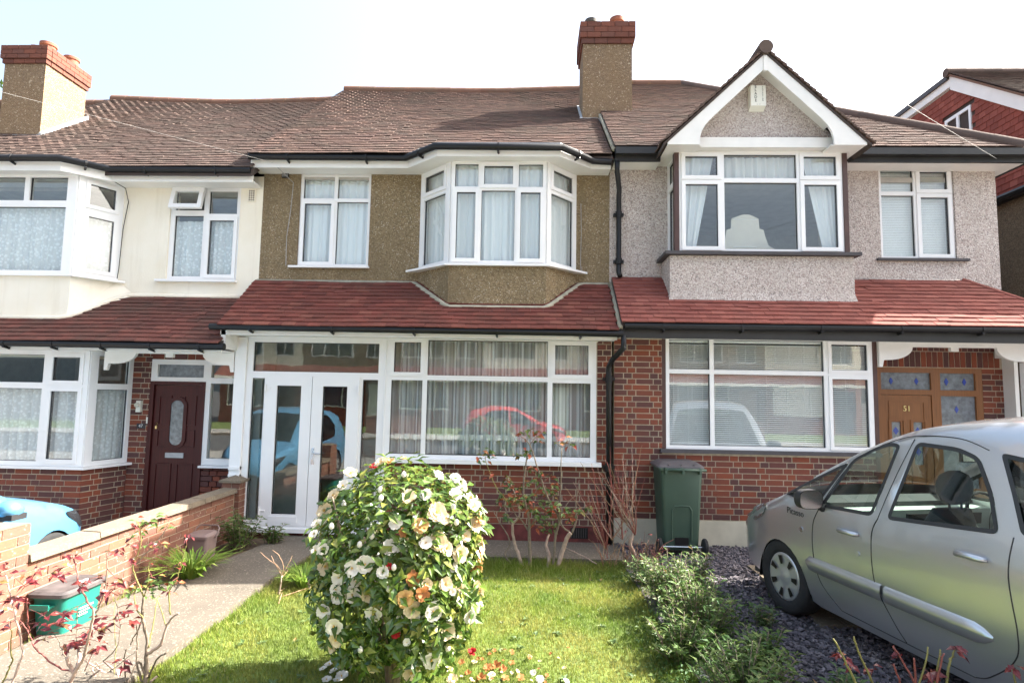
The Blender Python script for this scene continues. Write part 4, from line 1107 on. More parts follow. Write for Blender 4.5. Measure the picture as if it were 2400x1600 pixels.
L = FC.L; window(h47, FC, (.012, L, Z0, Z1), [(.12, L-.08, 4.42, Z1-.07), (.12, L-.08, Z0+.08, 4.31)], sash=(0, 1))
L = FA.L; window(h47, FA, (.0, L-.012, Z0, Z1), [(.08, L-.1, 4.42, Z1-.07), (.08, L-.1, Z0+.08, 4.31)])
sl_ = MB(); so_ = offset_poly([(-8.7, .5), (fl[0]-.03, 0), (fr[0]+.03, 0), (-5.93, .5)], -.05); sl_.prism([(p[0], p[1], Z0-.03) for p in so_], (0, 0, .028)); sl_.build('bay_sill', M['pvc'], h47)
curtain(FB, .04, FB.L-.03, Z0+.03, 4.40, -.11, 'net_lace', 'patterned net curtain across the upper bay front of the cream house', amp=.02)
curtain(FC, .03, FC.L-.03, Z0+.03, 4.36, -.10, 'net_lace', 'patterned net curtain in the splayed side of the cream house upper bay', amp=.01)
EL = [(-9.05, -.20), (-6.42, -.20), (-6.0, .20), (-3.97, .20)]
EZ = 4.97
eaves(h47, EL, .5, EZ-.16, EZ-.02)
b = MB(); b.prism([(EL[0][0], .5, EZ-.13), (EL[0][0], EL[0][1]+.03, EZ-.13), (EL[1][0], EL[1][1]+.03, EZ-.13), (EL[2][0], .2, EZ-.13), (EL[2][0], .5, EZ-.13)], (0, 0, -.01)); b.build('bay_soffit', M['white'], h47)
gp = offset_poly(EL, -.06); gutter(h47, [(p[0], p[1], EZ-.01) for p in gp])
b = MB(); b.prism([(p[0], p[1], EZ+.03) for p in [(-9.0, .45)]+EL[:3]+[(-5.9, .45)]], (0, 0, .02)); b.build('bay_lead_roof', M['lead'], h47)
sag47 = lambda x_, y_: roof_sag(x_, y_, -6.3, 2.6, .09)
roof47 = slab(h47, [(-9.0, .14, EZ), (-3.95, .14, EZ), (-3.95, 4.0, EZ+3.86*SL-.06), (-9.0, 4.0, EZ+3.86*SL-.06)], 'felt', 'roof', .1)
slab(h47, [(-9.0, 4.0, 7.94), (-3.95, 4.0, 7.94), (-3.95, 8.1, 5.0), (-9.0, 8.1, 5.0)], 'tile47', 'rear_roof')
pc = Pieces('tile', 'tile_courses', M['tile47'], roof47)
tile_plane(pc, Vector((-9.0, .12, EZ+.005)), Vector((1, 0, 0)), Sv, lambda s: [(0, 5.04)], LEN-.05, .098, sag=sag47)
pc.done()
ridge(roof47, (-8.98, 4.0, EZ+3.86*SL+.01), (-3.99, 4.0, EZ+3.86*SL+.01), 'ridge', sag=sag47)
b = MB(); b.prism([(XL+.02, .52, 4.9), (XL+.02, 4, 7.8), (XL+.02, 7.8, 4.9)], (.1, 0, 0)); b.build('party_wall', M['cream'], h47)
chimney(h47, -9.02, -8.30, 1.52, 2.42, 5.5, 7.33, 7.64, .05, [(-8.84, 1.95, .20, .13, 'pot'), (-8.58, 1.85, .22, .125, 'pot'), (-8.48, 2.25, .2, .12, 'pot')], 'brick',
        [([(-9.06, 1.46, 5.98), (-8.26, 1.46, 5.98), (-8.26, 1.52, 6.03), (-9.06, 1.52, 6.03)], (0, .04, .10)), ([(-8.30, 1.5, 6.02), (-8.26, 1.5, 6.02), (-8.26, 2.48, 6.78), (-8.30, 2.48, 6.78)], (0, 0, .10))])
# lean-to
LZ = 2.47
roofL47 = slab(h47, [(-9.0, LY, LZ), (-3.95, LY, LZ), (-3.95, .5, LZ+.92*LS-.04), (-9.0, .5, LZ+.92*LS-.04)], 'felt', 'porch_roof')
pc = Pieces('tile', 'tile_courses', M['tile_red47'], roofL47)
LSb = .77; Lv2 = Vector((0, 1, LSb)).normalized()
tile_plane(pc, Vector((-9.0, LY-.03, LZ-.008)), Vector((1, 0, 0)), Lv2, lambda s: [(0, 5.04)], .95*math.sqrt(1+LSb**2), .098, sag=lambda x_, y_: .006*math.sin(x_*2))
pc.done()
leadline(h47, [(-9, -.02, 2.825), (-6.4, -.02, 2.825), (-6.25, .02, 2.87), (-5.98, .35, 3.13), (-5.85, .47, 3.225), (-5.5, .5, 3.225), (-3.97, .5, 3.225)], .038, 'cream', 'render_fillet')
eaves(h47, [(-9.0, LY+.07), (-3.97, LY+.07)], .02, 2.37, 2.46)
gutter(h47, [(-9.0, LY, 2.455), (-3.90, LY, 2.44)], .045, brackets=.6)
b = MB(); b.box(-9, -3.97, LY+.1, .5, 2.43, 2.45); b.build('porch_ceiling', M['white'], h47)
# ground floor bay
bl, fl, fr, br = (-8.6, .5), (-8.4, -.1), (-5.87, -.1), (-5.69, .5)
FA, FB, FC = facet(bl, fl), facet(fl, fr), facet(fr, br); Z0, Z1 = .86, 2.38; bu = lambda q: q-fl[0]
qs = [(-8.3, -7.52), (-7.44, -6.50), (-6.40, -5.97)]
cells = [(bu(a), bu(c), 1.95, Z1-.06) for a, c in qs]+[(bu(a), bu(c), Z0+.06, 1.87) for a, c in qs]
window(h47, FB, (.012, FB.L-.012, Z0, Z1), cells, sash=(2, 5))
L = FC.L; window(h47, FC, (.012, L, Z0, Z1), [(.12, L-.06, 1.95, Z1-.06), (.12, L-.06, Z0+.06, 1.87)])
sl_ = MB(); so_ = offset_poly([(-8.7, .5), (fl[0]-.02, -.1), (fr[0]+.02, -.1), (-5.65, .5)], -.05); sl_.prism([(p[0], p[1], Z0-.035) for p in so_], (0, 0, .033)); sl_.build('bay_sill', M['pvc'], h47)
curtain(FB, .05, FB.L-.04, Z0+.03, 1.92, -.13, 'net_lace', 'patterned net curtain across the ground floor bay front of the cream house', amp=.03, waves=8)
curtain(FC, .04, FC.L-.03, Z0+.03, 1.92, -.11, 'net_lace', 'patterned net curtain in the side of the cream house ground floor bay', amp=.012)
pc = Pieces('brick', 'brickwork', M['brick'], h47, 300)
for F_ in (FA, FB, FC):
    b = MB(); b.fbox(F_, .01, F_.L-.01, -.2, -.004, 0, Z0-.03); b.build('mortar', M['mortar'], h47)
    brickwork(pc, F_, 0.0, F_.L, .02, Z0-.035)
FD = facet((-5.69, .5), (-3.95, .5)); xd = lambda q: q+5.69
wall(h47, FD, (0, FD.L, 0, 2.7), [(xd(-5.42), xd(-4.22), 0, 2.31)], 'mortar', -.2, -.004, 'mortar')
brickwork(pc, FD, 0, xd(-5.42), .02, 2.42); brickwork(pc, FD, xd(-4.62), xd(-4.0), .02, .84); brickwork(pc, FD, xd(-5.42), FD.L, 2.31, 2.42)
pc.done(lambda p: p.x > -7)
dfc = [(xd(-5.33), xd(-4.66), 2.06, 2.24), (xd(-4.55), xd(-4.19), 2.06, 2.24), (xd(-4.55), xd(-4.19), .93, 1.98), (xd(-5.40), xd(-4.63), .02, 2.0)]
b = MB()
for r in rect_holes((xd(-5.42), xd(-4.13), .84, 2.31), dfc): b.fbox(FD, r[0], r[1], -.07, .01, r[2], r[3])
df = b.build('door_frame', M['pvc'], h47)
for i, (a0, a1, z0, z1) in enumerate(dfc[:3]):
    p = MB(); p.fbox(FD, a0, a1, -.034, -.028, z0, z1); p.build('pane', M['glass'] if i else M['glass_obs'], df)
p = MB(); p.fbox(FD, xd(-4.62), xd(-4.10), -.02, .09, .81, .838); p.build('sill', M['pvc'], df)
for u0, u1, z0, z1 in ((xd(-5.419), xd(-5.36), .0, 2.0), (xd(-4.67), xd(-4.62), .0, 2.0), (xd(-5.36), xd(-4.67), 1.95, 2.0)):
    p = MB(); p.fbox(FD, u0, u1, -.06, .02, z0, z1); p.build('door_jamb', M['mahog'], df)
dl = (xd(-5.355), xd(-4.675), .03, 1.945)
b = MB(); b.fbox(FD, *dl[:2], -.05, -.01, *dl[2:])
door = b.build('front_door', M['mahog'], h47)
cu, cz = (dl[0]+dl[1])/2, 1.42
def oval(r, h, d):
    return [FD(cu+r*math.cos(t), d, cz+(h if math.sin(t) > 0 else -h)+r*math.sin(t)) for t in [2*math.pi*k/28 for k in range(28)]]
p = MB(); o1, o2 = oval(.145, .22, .008), oval(.095, .22, .008); n = 28
p.add(o1+o2, [(i, (i+1) % n, n+(i+1) % n, n+i) for i in range(n)]); o3 = oval(.145, .22, -.012); p.add(o1+o3, [(i, n+i, n+(i+1) % n, (i+1) % n) for i in range(n)]); p.build('oval_moulding', M['mahog'], door)
p = MB(); p.poly(oval(.096, .22, -.004)); p.build('pane', M['glass_obs'], door)
for (ua, ub, za, zb) in ((.07, .25, 1.08, 1.32), (.43, .61, 1.08, 1.32), (.07, .25, 1.38, 1.80), (.43, .61, 1.38, 1.80), (.07, .30, .15, .85), (.38, .61, .15, .85)):
    p = MB()
    for r in rect_holes((dl[0]+ua, dl[0]+ub, za, zb), [(dl[0]+ua+.015, dl[0]+ub-.015, za+.015, zb-.015)]): p.fbox(FD, r[0], r[1], -.012, .003, r[2], r[3])
    p.build('door_panel', M['mahog'], door)
p = MB(); p.fbox(FD, cu-.13, cu+.13, -.012, .006, .93, 1.0); p.build('letter_slot', M['lead'], door)
p = MB(); c = FD(dl[0]+.05, 0, 1.38); p.lathe([(0.001, .04), (.018, .035), (.02, .01), (.012, .0)], (c.x, c.y, 1.40), 'y', 10); p.box(c.x-.012, c.x+.012, c.y-.005, c.y+.012, 1.33, 1.37); p.build('handle', M['brass'], door)
arch(h47, -5.72, -3.957, .0, 2.42, drop=.20)
sg = MB(); sg.fbox(FD, xd(-5.58), xd(-5.46), .002, .012, 1.33, 1.40); sg_o = sg.build('number_plaque', M['slate_sign'], h47)
text(sg_o, '47', .062, FD(xd(-5.52), .0135, 1.365), (R(90), 0, 0), 'pvc', 'house_number', .001)
p = MB(); p.fbox(FD, xd(-5.585), xd(-5.52), .0, .05, 1.56, 1.72); p.lathe([(.001, .0), (.03, -.01), (.03, -.05)], FD(xd(-5.55), .05, 1.66), 'y', 12); p.build('porch_light', M['alarm'], h47)
p = MB(); p.fbox(FD, xd(-5.445), xd(-5.425), .0, .015, 1.40, 1.49); p.build('doorbell', M['alarm'], h47)
shell(h47, XL, XR, 0, z1=4.8, zf=2.75)
b = MB(); b.fbox(FU, x(-4.16), x(-4.06), 0, .02, 4.62, 4.80)
vent = b.build('wall_vent', M['cream'], h47)
for i in range(3):
    for j in range(5):
        p = MB(); p.fbox(FU, x(-4.15)+i*.03, x(-4.15)+i*.03+.018, .019, .023, 4.635+j*.033, 4.655+j*.033); p.build('vent_hole', M['darkbrown'], vent)
b = MB(); b.tube([(-6.03, .25, 4.84), (-5.9, .35, 4.76), (-5.93, .47, 4.6), (-5.98, .47, 4.2), (-6.0, .47, 3.6), (-5.99, .44, 3.46)], .006, 5); b.build('wall_cable', M['cable_dark'], h47)

# house 45: only its roof slope and front wall reach into view
h45 = thing('terraced_house', 'neighbouring terrace roof beyond the big left chimney stack', 'house', (-11.4, 0, 0))
r45 = slab(h45, [(-14, .14, 4.85), (-9.0, .14, 4.85), (-9.0, 4.0, 4.85+3.86*SL-.05), (-14, 4.0, 4.85+3.86*SL-.05)], 'felt', 'roof')
slab(h45, [(-14, 4, 7.8), (-9, 4, 7.8), (-9, 8, 4.9), (-14, 8, 4.9)], 'tile47', 'rear_roof')
pc = Pieces('tile', 'tile_courses', M['tile'], r45, 60)
tile_plane(pc, Vector((-11, .12, 4.855)), Vector((1, 0, 0)), Sv, lambda s: [(0, 1.98)], LEN-.05, .098); pc.done()
ridge(r45, (-13.9, 4, 7.86), (-9.02, 4, 7.86), 'ridge')
b = MB(); b.box(-14, -8.99, .5, 7.8, 0, 4.85); b.build('wall', M['cream'], h45)

# ================================================================== house to the right: tile-hung side gable
hn = thing('neighbour_house', 'red tile hung house with white bargeboard and flat dormer past the end terrace', 'house', (10, 3, 0))
NX = 7.9
NS = .772; NA = (3.24, 8.06); YF = .95       # apex (Y, Z), front wall
zroof = lambda y: NA[1]-(NA[0]-y)*NS
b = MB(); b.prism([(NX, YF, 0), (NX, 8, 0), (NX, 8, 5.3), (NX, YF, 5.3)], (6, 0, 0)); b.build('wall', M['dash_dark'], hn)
b = MB(); b.prism([(NX, YF, 5.301), (NX, 7.6, 5.301), (NX, 7.6, 7.86), (NX, 3.1, 7.86), (NX, YF, zroof(YF)-.12)], (6, 0, 0)); g = b.build('gable_wall', M['felt'], hn)
pc = Pieces('tile', 'tile_courses', M['tile_hang'], g)
win = (2.80, 3.46, 6.66, 7.27)
for i in range(24):
    z = 5.36+i*.112
    y = YF+.02+(.083 if i % 2 else 0)
    while y < 7.5:
        a0, a1 = y, y+.165
        zt = min(7.84, zroof(a0)-.10)-z
        if a1 > win[0]+.02 and a0 < win[1]-.02 and z+.11 > win[2] and z < win[3]: y += .165; continue
        if zt > .05:
            ln = min(.15, zt)
            pc.add(mat3(Vector((0, 1, 0))*.158, Vector((-.10, 0, -1)).normalized()*ln, Vector((-1, 0, .10)).normalized()*.012, Vector((NX-.018, (a0+a1)/2, z-.03+ln/2))))
        y += .165
pc.done()
FN = facet((NX, 3.46), (NX, 2.80))
window(hn, FN, (0, .66, 6.66, 7.27), [(.05, .30, 6.72, 7.21), (.36, .61, 6.72, 7.21)], d=.03)
y0 = .7
b = MB(); b.prism([(NX-.06, y0, zroof(y0)-.25), (NX-.06, y0, zroof(y0)), (NX-.06, NA[0], NA[1]), (NX-.06, NA[0], NA[1]-.27)], (.05, 0, 0)); b.prism([(NX-.06, NA[0]+.002, 7.84), (NX-.06, NA[0]+.002, 7.99), (NX-.06, 7.6, 7.99), (NX-.06, 7.6, 7.84)], (.05, 0, 0)); b.build('bargeboard', M['white'], hn)
b = MB(); b.box(NX-.005, NX+.02, NA[0]+.1, 7.6, 7.76, 7.84); b.build('dormer_trim', M['lead'], hn)
b = MB(); b.box(NX-.10, NX+6, NA[0]+.02, 7.7, 7.992, 8.08); b.build('dormer_roof', M['darksill'], hn)
rn = slab(hn, [(NX-.1, y0, zroof(y0)+.05), (14, y0, zroof(y0)+.05), (14, NA[0], NA[1]+.05), (NX-.1, NA[0], NA[1]+.05)], 'ridge', 'roof', .045)
pc = Pieces('tile', 'tile_courses', M['tile47'], rn, 150)
tile_plane(pc, Vector((NX-.1, y0-.02, zroof(y0)+.045)), Vector((1, 0, 0)), Vector((0, 1, NS)).normalized(), lambda s: [(0, 4.0)], (NA[0]-y0)*math.sqrt(1+NS*NS), .1); pc.done()
ridge(rn, (NX-.12, NA[0], NA[1]+.06), (12, NA[0], NA[1]+.06), 'ridge_dark', .085)
b = MB(); b.box(NX-.12, NX, YF, 7.6, 5.24, 5.34); b.tube([(NX-.12, YF, 5.30), (NX-.12, 7.6, 5.32)], .055, 8); b.build('gutter', M['black'], hn)
# ================================================================== GROUND
b = MB(); b.box(-300, 300, -300, 300, -.6, -.12); struct(b.build('ground', M['tarmac']))
GZ0 = .05      # drive level
LAWNZ = -.02
def sheet(name, pts, z, mat, th=.1):
    b = MB(); b.prism([(p[0], p[1], z-th) for p in pts], (0, 0, th)); return struct(b.build(name, M[mat]))
path_pts = [(-2.60, -6.6), (-2.57, -3.5), (-2.56, -1.66), (-2.50, -.80), (1.10, -.78), (1.10, .0), (-3.22, .0), (-3.2, -.3), (-3.37, -1.45), (-3.62, -2.5), (-3.66, -3.6), (-3.66, -6.6)]
r = delaunay_2d_cdt([Vector(p) for p in path_pts], [], [list(range(len(path_pts)))], 1, 1e-6)
b = MB(); n = len(path_pts)
b.add([(v.x, v.y, .045) for v in r[0]], [tuple(f) for f in r[2]])
for i in range(n):
    a, c = path_pts[i], path_pts[(i+1) % n]
    b.poly([(a[0], a[1], -.12), (c[0], c[1], -.12), (c[0], c[1], .045), (a[0], a[1], .045)])
struct(b.build('path', M['concrete']))
sheet('flower_bed', [(-3.9, -6.6), (-3.2, -6.6), (-3.2, -.0), (-3.9, .0)], .0, 'soil', .11)
sheet('lawn', [(-2.62, -6.6), (1.45, -6.6), (1.30, -.7), (-2.6, -.7)], LAWNZ, 'lawn', .09)
sheet('gravel_drive', [(1.25, -6.6), (8.5, -6.6), (8.5, .1), (1.05, .1), (1.05, -.7)], GZ0-.02, 'slatebed', .16)
sheet('neighbour_drive', [(-9.2, -6.6), (-3.9, -6.6), (-3.9, .4), (-9.2, .4)], .02, 'paving', .13)
sheet('pavement', [(-60, -9.2), (60, -9.2), (60, -6.62), (-60, -6.62)], .0, 'paving', .11)
sheet('road', [(-60, -16.2), (60, -16.2), (60, -9.36), (-60, -9.36)], -.11, 'tarmac', .005)
sheet('kerb', [(-60, -9.36), (60, -9.36), (60, -9.2), (-60, -9.2)], -.004, 'coping', .11)
sheet('far_kerb', [(-60, -16.36), (60, -16.36), (60, -16.2), (-60, -16.2)], -.004, 'coping', .11)
sheet('far_pavement', [(-60, -18.5), (60, -18.5), (60, -16.36), (-60, -16.36)], .0, 'paving', .11)
sheet('far_gardens', [(-60, -24), (60, -24), (60, -18.5), (-60, -18.5)], -.01, 'lawn', .1)

# ---- grass blades (numpy)
def blades(name, n, area, zf, h0, h1, wd, mat, seed, lean=.5, keep=None, clump=None):
    g = np.random.default_rng(seed)
    x = g.uniform(area[0], area[1], n); y = g.uniform(area[2], area[3], n)
    if keep is not None:
        k = keep(x, y); x, y = x[k], y[k]
    n = len(x)
    ang = g.uniform(0, 2*np.pi, n)
    hn = .5+.5*np.sin(x*2.1+1.3*np.sin(y*1.7))*np.sin(y*2.7+.8)
    h = g.uniform(h0, h1, n)*(.75+.5*hn)
    if clump is not None: h *= clump(x, y)
    ln = h*g.uniform(.1, lean, n); la = g.uniform(0, 2*np.pi, n)
    w = wd*g.uniform(.7, 1.3, n)
    dx, dy = np.cos(ang)*w, np.sin(ang)*w
    z = np.full(n, zf)
    V = np.empty((n, 5, 3))
    V[:, 0] = np.stack([x-dx, y-dy, z], 1); V[:, 1] = np.stack([x+dx, y+dy, z], 1)
    mx, my = x+np.cos(la)*ln*.35, y+np.sin(la)*ln*.35
    V[:, 2] = np.stack([mx+dx*.8, my+dy*.8, z+h*.55], 1); V[:, 3] = np.stack([mx-dx*.8, my-dy*.8, z+h*.55], 1)
    V[:, 4] = np.stack([x+np.cos(la)*ln, y+np.sin(la)*ln, z+h*(1-.25*(ln/h)**2)], 1)
    o = 5*np.arange(n)[:, None]
    T = np.concatenate([o+np.array([0, 1, 2]), o+np.array([0, 2, 3]), o+np.array([3, 2, 4])], 0)
    return arr_mesh(name, V.reshape(-1, 3), T, mat)
patch = lambda x, y: np.sin(x*3.1+1.7*np.sin(y*2.3))*np.sin(y*3.7+1.1*np.sin(x*1.9))+.35*np.sin(x*11+y*7)*np.sin(y*13-x*5)
lawn_keep = lambda x, y: (x > -2.56+.03*np.sin(y*9)) & (y < -.80+.04*np.sin(x*8)) & (x < 1.22+.12*np.sin(y*3.1))
tuft = lambda x, y: 1+1.5*np.exp(-((y+.95)/.22)**2)*(x > -1.2) + .9*np.exp(-((x-1.15)/.2)**2) + .8*np.exp(-((x+2.50)/.08)**2)
tag(blades('grass', 120000, (-2.6, 1.4, -4.6, -.75), LAWNZ, .018, .046, .0022, M['grass'], 3, .9, lawn_keep, tuft), 'sunlit short green lawn grass round the camellia', 'grass', kind='stuff')
tag(blades('grass', 3000, (-3.74, -3.15, -3.4, -.6), .0, .03, .09, .003, M['grass'], 5, .7, lambda x, y: ((x > -3.70) & (x < -3.42-.25*(y < -2)) & (y < -1.9)) ), 'weedy grass between garden wall and concrete path', 'grass', kind='stuff')
# ---- slate chips
g = np.random.default_rng(11); n = 17000
x_ = g.uniform(1.1, 4.6, n); y_ = g.uniform(-4.6, -.02, n)
k = (x_ > 1.28+.1*np.sin(y_*3)) | (y_ > -.72); x_, y_ = x_[k], y_[k]; n = len(x_)
ax = g.normal(size=(n, 3)); ax[:, 2] += np.sign(ax[:, 2])*2.2; ax /= np.linalg.norm(ax, axis=1)[:, None]
t1 = np.cross(ax, g.normal(size=(n, 3))); t1 /= np.linalg.norm(t1, axis=1)[:, None]; t2 = np.cross(ax, t1)
s1 = g.uniform(.008, .026, n)[:, None]; s2 = s1*g.uniform(.5, .9, n)[:, None]; s3 = g.uniform(.003, .007, n)[:, None]
c = np.stack([x_, y_, GZ0-.014+g.uniform(0, .014, n)], 1)
V = np.stack([c-t1*s1-t2*s2*.4-ax*s3, c+t1*s1*.7-t2*s2-ax*s3, c+t1*s1+t2*s2*.5-ax*s3, c-t1*s1*.5+t2*s2-ax*s3, c-t1*s1*.9-t2*s2*.4+ax*s3, c+t1*s1*.6-t2*s2*.9+ax*s3, c+t1*s1*.9+t2*s2*.4+ax*s3, c-t1*s1*.5+t2*s2*.9+ax*s3], 1)
T = (CUBE_F[None]+8*np.arange(n)[:, None, None]).reshape(-1, 4)
tag(arr_mesh('slate_gravel', V.reshape(-1, 3), T, M['slate']), 'plum slate chippings covering the drive beside the silver car', 'gravel', kind='stuff')
# ---- block paver strip under the car
pv = thing('paver_strip', 'strip of buff paving blocks set in the slate gravel under the car', 'paving', (2.75, -1.2, GZ0))
for i in range(5):
    for j in range(10):
        b = MB(); x0 = 2.42+i*.205; y0 = -2.6+j*.17
        b.box(x0+.003, x0+.202, y0+.003, y0+.167, GZ0-.02, GZ0+.012+rng.uniform(-.002, .002)); b.build('paver', M['coping'], pv)
# ================================================================== GARDEN WALL
gw = thing('garden_wall', 'low brick garden wall with concrete coping between the path and the blue car', 'wall', (-3.82, -1.8, 0))
GXF = -3.785
b = MB(); b.box(GXF-.104, GXF-.006, -3.30, -.16, -.1, .585); b.build('mortar', M['mortar_old'], gw)
pc = Pieces('brick', 'brickwork', M['brick_wall'], gw)
for k in range(8):
    z = -.01+k*.075; y = -3.30-(.11 if k % 2 else 0)
    while y < -.18:
        y0, y1 = max(y, -3.30), min(y+.215, -.18)
        if y1-y0 > .03: pc.add(mat3(Vector((.108+rng.uniform(-.003, .003), 0, 0)), Vector((0, y1-y0, 0)), Vector((0, 0, .065+rng.uniform(-.002, .002))), Vector((GXF-.055+rng.uniform(-.002, .002), (y0+y1)/2, z+.033))))
        y += .225
pc.done()
yy = -3.30
for i, L in enumerate((.72, .86, .80, .74)):
    b = MB(); y0, y1 = yy+.004, min(yy+L-.004, -.17); zz = .592+.006*math.sin(i*2)
    b.hexa([(GXF-.15, y0, zz), (GXF+.045, y0, zz), (GXF+.045, y1, zz), (GXF-.15, y1, zz), (GXF-.14, y0, zz+.062), (GXF+.035, y0, zz+.055), (GXF+.035, y1, zz+.055), (GXF-.14, y1, zz+.062)])
    b.build('coping_stone', M['coping'], gw); yy += L
def pillar(x0, x1, y0, y1, h, label, cap='brick'):
    p = thing('wall_pillar', label, 'pillar', ((x0+x1)/2, (y0+y1)/2, 0))
    b = MB(); b.box(x0+.006, x1-.006, y0+.006, y1-.006, -.1, h); b.build('mortar', M['mortar_old'], p)
    pc = Pieces('brick', 'brickwork', M['brick_wall'], p)
    n = round(h/.075); ch = h/n
    for k in range(n):
        z = k*ch+.033+.005
        w, d = x1-x0, y1-y0; t = .1025
        if k % 2 == 0:
            segs = [(x0, x1-t-.01, y0, y0+t), (x1-t, x1, y0, y1-t-.01), (x0+t+.01, x1, y1-t, y1), (x0, x0+t, y0+t+.01, y1)]
        else:
            segs = [(x0+t+.01, x1, y0, y0+t), (x1-t, x1, y0+t+.01, y1), (x0, x1-t-.01, y1-t, y1), (x0, x0+t, y0, y1-t-.01)]
        for a, c, e, f in segs:
            pc.add(mat3(Vector((c-a, 0, 0)), Vector((0, f-e, 0)), Vector((0, 0, ch-.010)), Vector(((a+c)/2, (e+f)/2, z))))
    pc.done()
    b = MB(); o = .03
    if cap == 'pyramid':
        b.box(x0-o, x1+o, y0-o, y1+o, h+.001, h+.03)
        b.add([(x0-o, y0-o, h+.03), (x1+o, y0-o, h+.03), (x1+o, y1+o, h+.03), (x0-o, y1+o, h+.03), ((x0+x1)/2, (y0+y1)/2, h+.085)], [(0, 1, 4), (1, 2, 4), (2, 3, 4), (3, 0, 4)])
    else:
        b.add([(x0, y0, h+.001), (x1, y0, h+.001), (x1, y1, h+.001), (x0, y1, h+.001), ((x0+x1)/2, (y0+y1)/2, h+.035)], [(0, 1, 4), (1, 2, 4), (2, 3, 4), (3, 0, 4)])
    b.build('cap', M['coping'], p)
pillar(-3.96, -3.73, -.16, .05, .71, 'short brick pillar with pyramid cap ending the wall beside the porch post', 'pyramid')
pillar(-4.10, -3.755, -3.66, -3.31, .88, 'taller sunlit brick pillar where the coped garden wall starts', 'flat')
# ================================================================== BINS
def rbox(b, x0, x1, y0, y1, z, r, n=4):
    pts = []
    for cx, cy, a0 in ((x1-r, y1-r, 0), (x0+r, y1-r, 90), (x0+r, y0+r, 180), (x1-r, y0+r, 270)):
        for i in range(n+1):
            t = R(a0+90*i/n); pts.append((cx+r*math.cos(t), cy+r*math.sin(t), z))
    return pts
def loft(b, rings, cap0=True, cap1=True, mi=None):
    n = len(rings[0]); o = []
    for rg in rings: o.extend(rg)
    fs = []
    for i in range(len(rings)-1):
        for k in range(n):
            k2 = (k+1) % n; fs.append((i*n+k, i*n+k2, (i+1)*n+k2, (i+1)*n+k))
    if cap0: fs.append(tuple(range(n-1, -1, -1)))
    if cap1: fs.append(tuple((len(rings)-1)*n+k for k in range(n)))
    b.add(o, fs, mi)
wb = thing('wheelie_bin', 'dark green wheelie bin with grey lid standing by the brick wall', 'bin', (1.77, -.35, GZ0))
cx, yf, yb_, g0 = 1.80, -.56, -.06, GZ0
b = MB(); loft(b, [rbox(b, cx-.205, cx+.205, yf+.06, yb_-.02, g0+.05, .04), rbox(b, cx-.215, cx+.215, yf+.04, yb_-.01, g0+.3, .04), rbox(b, cx-.245, cx+.245, yf+.0, yb_+.0, g0+.98, .04), rbox(b, cx-.27, cx+.27, yf-.02, yb_+.02, g0+.985, .04), rbox(b, cx-.27, cx+.27, yf-.02, yb_+.02, g0+1.01, .04)])
bb = b.build('body', M['binbody'], wb, True); sharp(bb, 35)
for sx in (-1, 1):   # raised rib outlining the back panel
    p = MB(); p.tube([(cx+sx*.115, yf+.045, g0+.16), (cx+sx*.115, yf+.028, g0+.52), (cx+sx*.085, yf+.025, g0+.565), (0+cx, yf+.024, g0+.57)], .010, 6); p.build('rib', M['binbody'], bb)
p = MB(); p.box(cx-.08, cx+.08, yf+.035, yf+.08, g0+.11, g0+.2); p.build('axle_recess', M['black'], bb)
p = MB(); p.tube([(cx-.27, yf+.02, g0+.10), (cx+.27, yf+.02, g0+.10)], .011, 8); p.build('axle', M['metal'], wb)
for sx in (-1, 1):
    p = MB(); p.lathe([(.001, -.022), (.05, -.024), (.09, -.022), (.10, -.012), (.10, .012), (.09, .022), (.05, .024), (.001, .022)], (cx+sx*.265, yf+.02, g0+.10), 'x', 20); w_ = p.build('wheel', M['tyre'], wb, True); sharp(w_, 40)
p = MB(); loft(p, [rbox(p, cx-.285, cx+.285, yf+.03, yb_+.035, g0+1.012, .05), rbox(p, cx-.28, cx+.28, yf+.035, yb_+.03, g0+1.03, .05), rbox(p, cx-.21, cx+.21, yf+.11, yb_-.04, g0+1.075, .05)]); l_ = p.build('lid', M['binlid'], wb, True); sharp(l_, 30)
for sx in (-.15, 0, .15):
    q_ = MB(); q_.tube([(cx+sx, yf+.04, g0+1.045), (cx+sx+.02, yb_-.02, g0+1.066)], .009, 5); q_.build('lid_rib', M['binlid'], l_)
p = MB(); p.tube([(cx-.21, yf-.055, g0+1.0), (cx+.27, yf-.055, g0+1.0)], .017, 8); hd = p.build('handle', M['binbody'], wb, True)
for sx in (-.2, .0, .2):
    q_ = MB(); q_.box(cx+sx-.012, cx+sx+.012, yf-.07, yf+.01, g0+.95, g0+1.02); q_.build('handle_bracket', M['binbody'], hd)
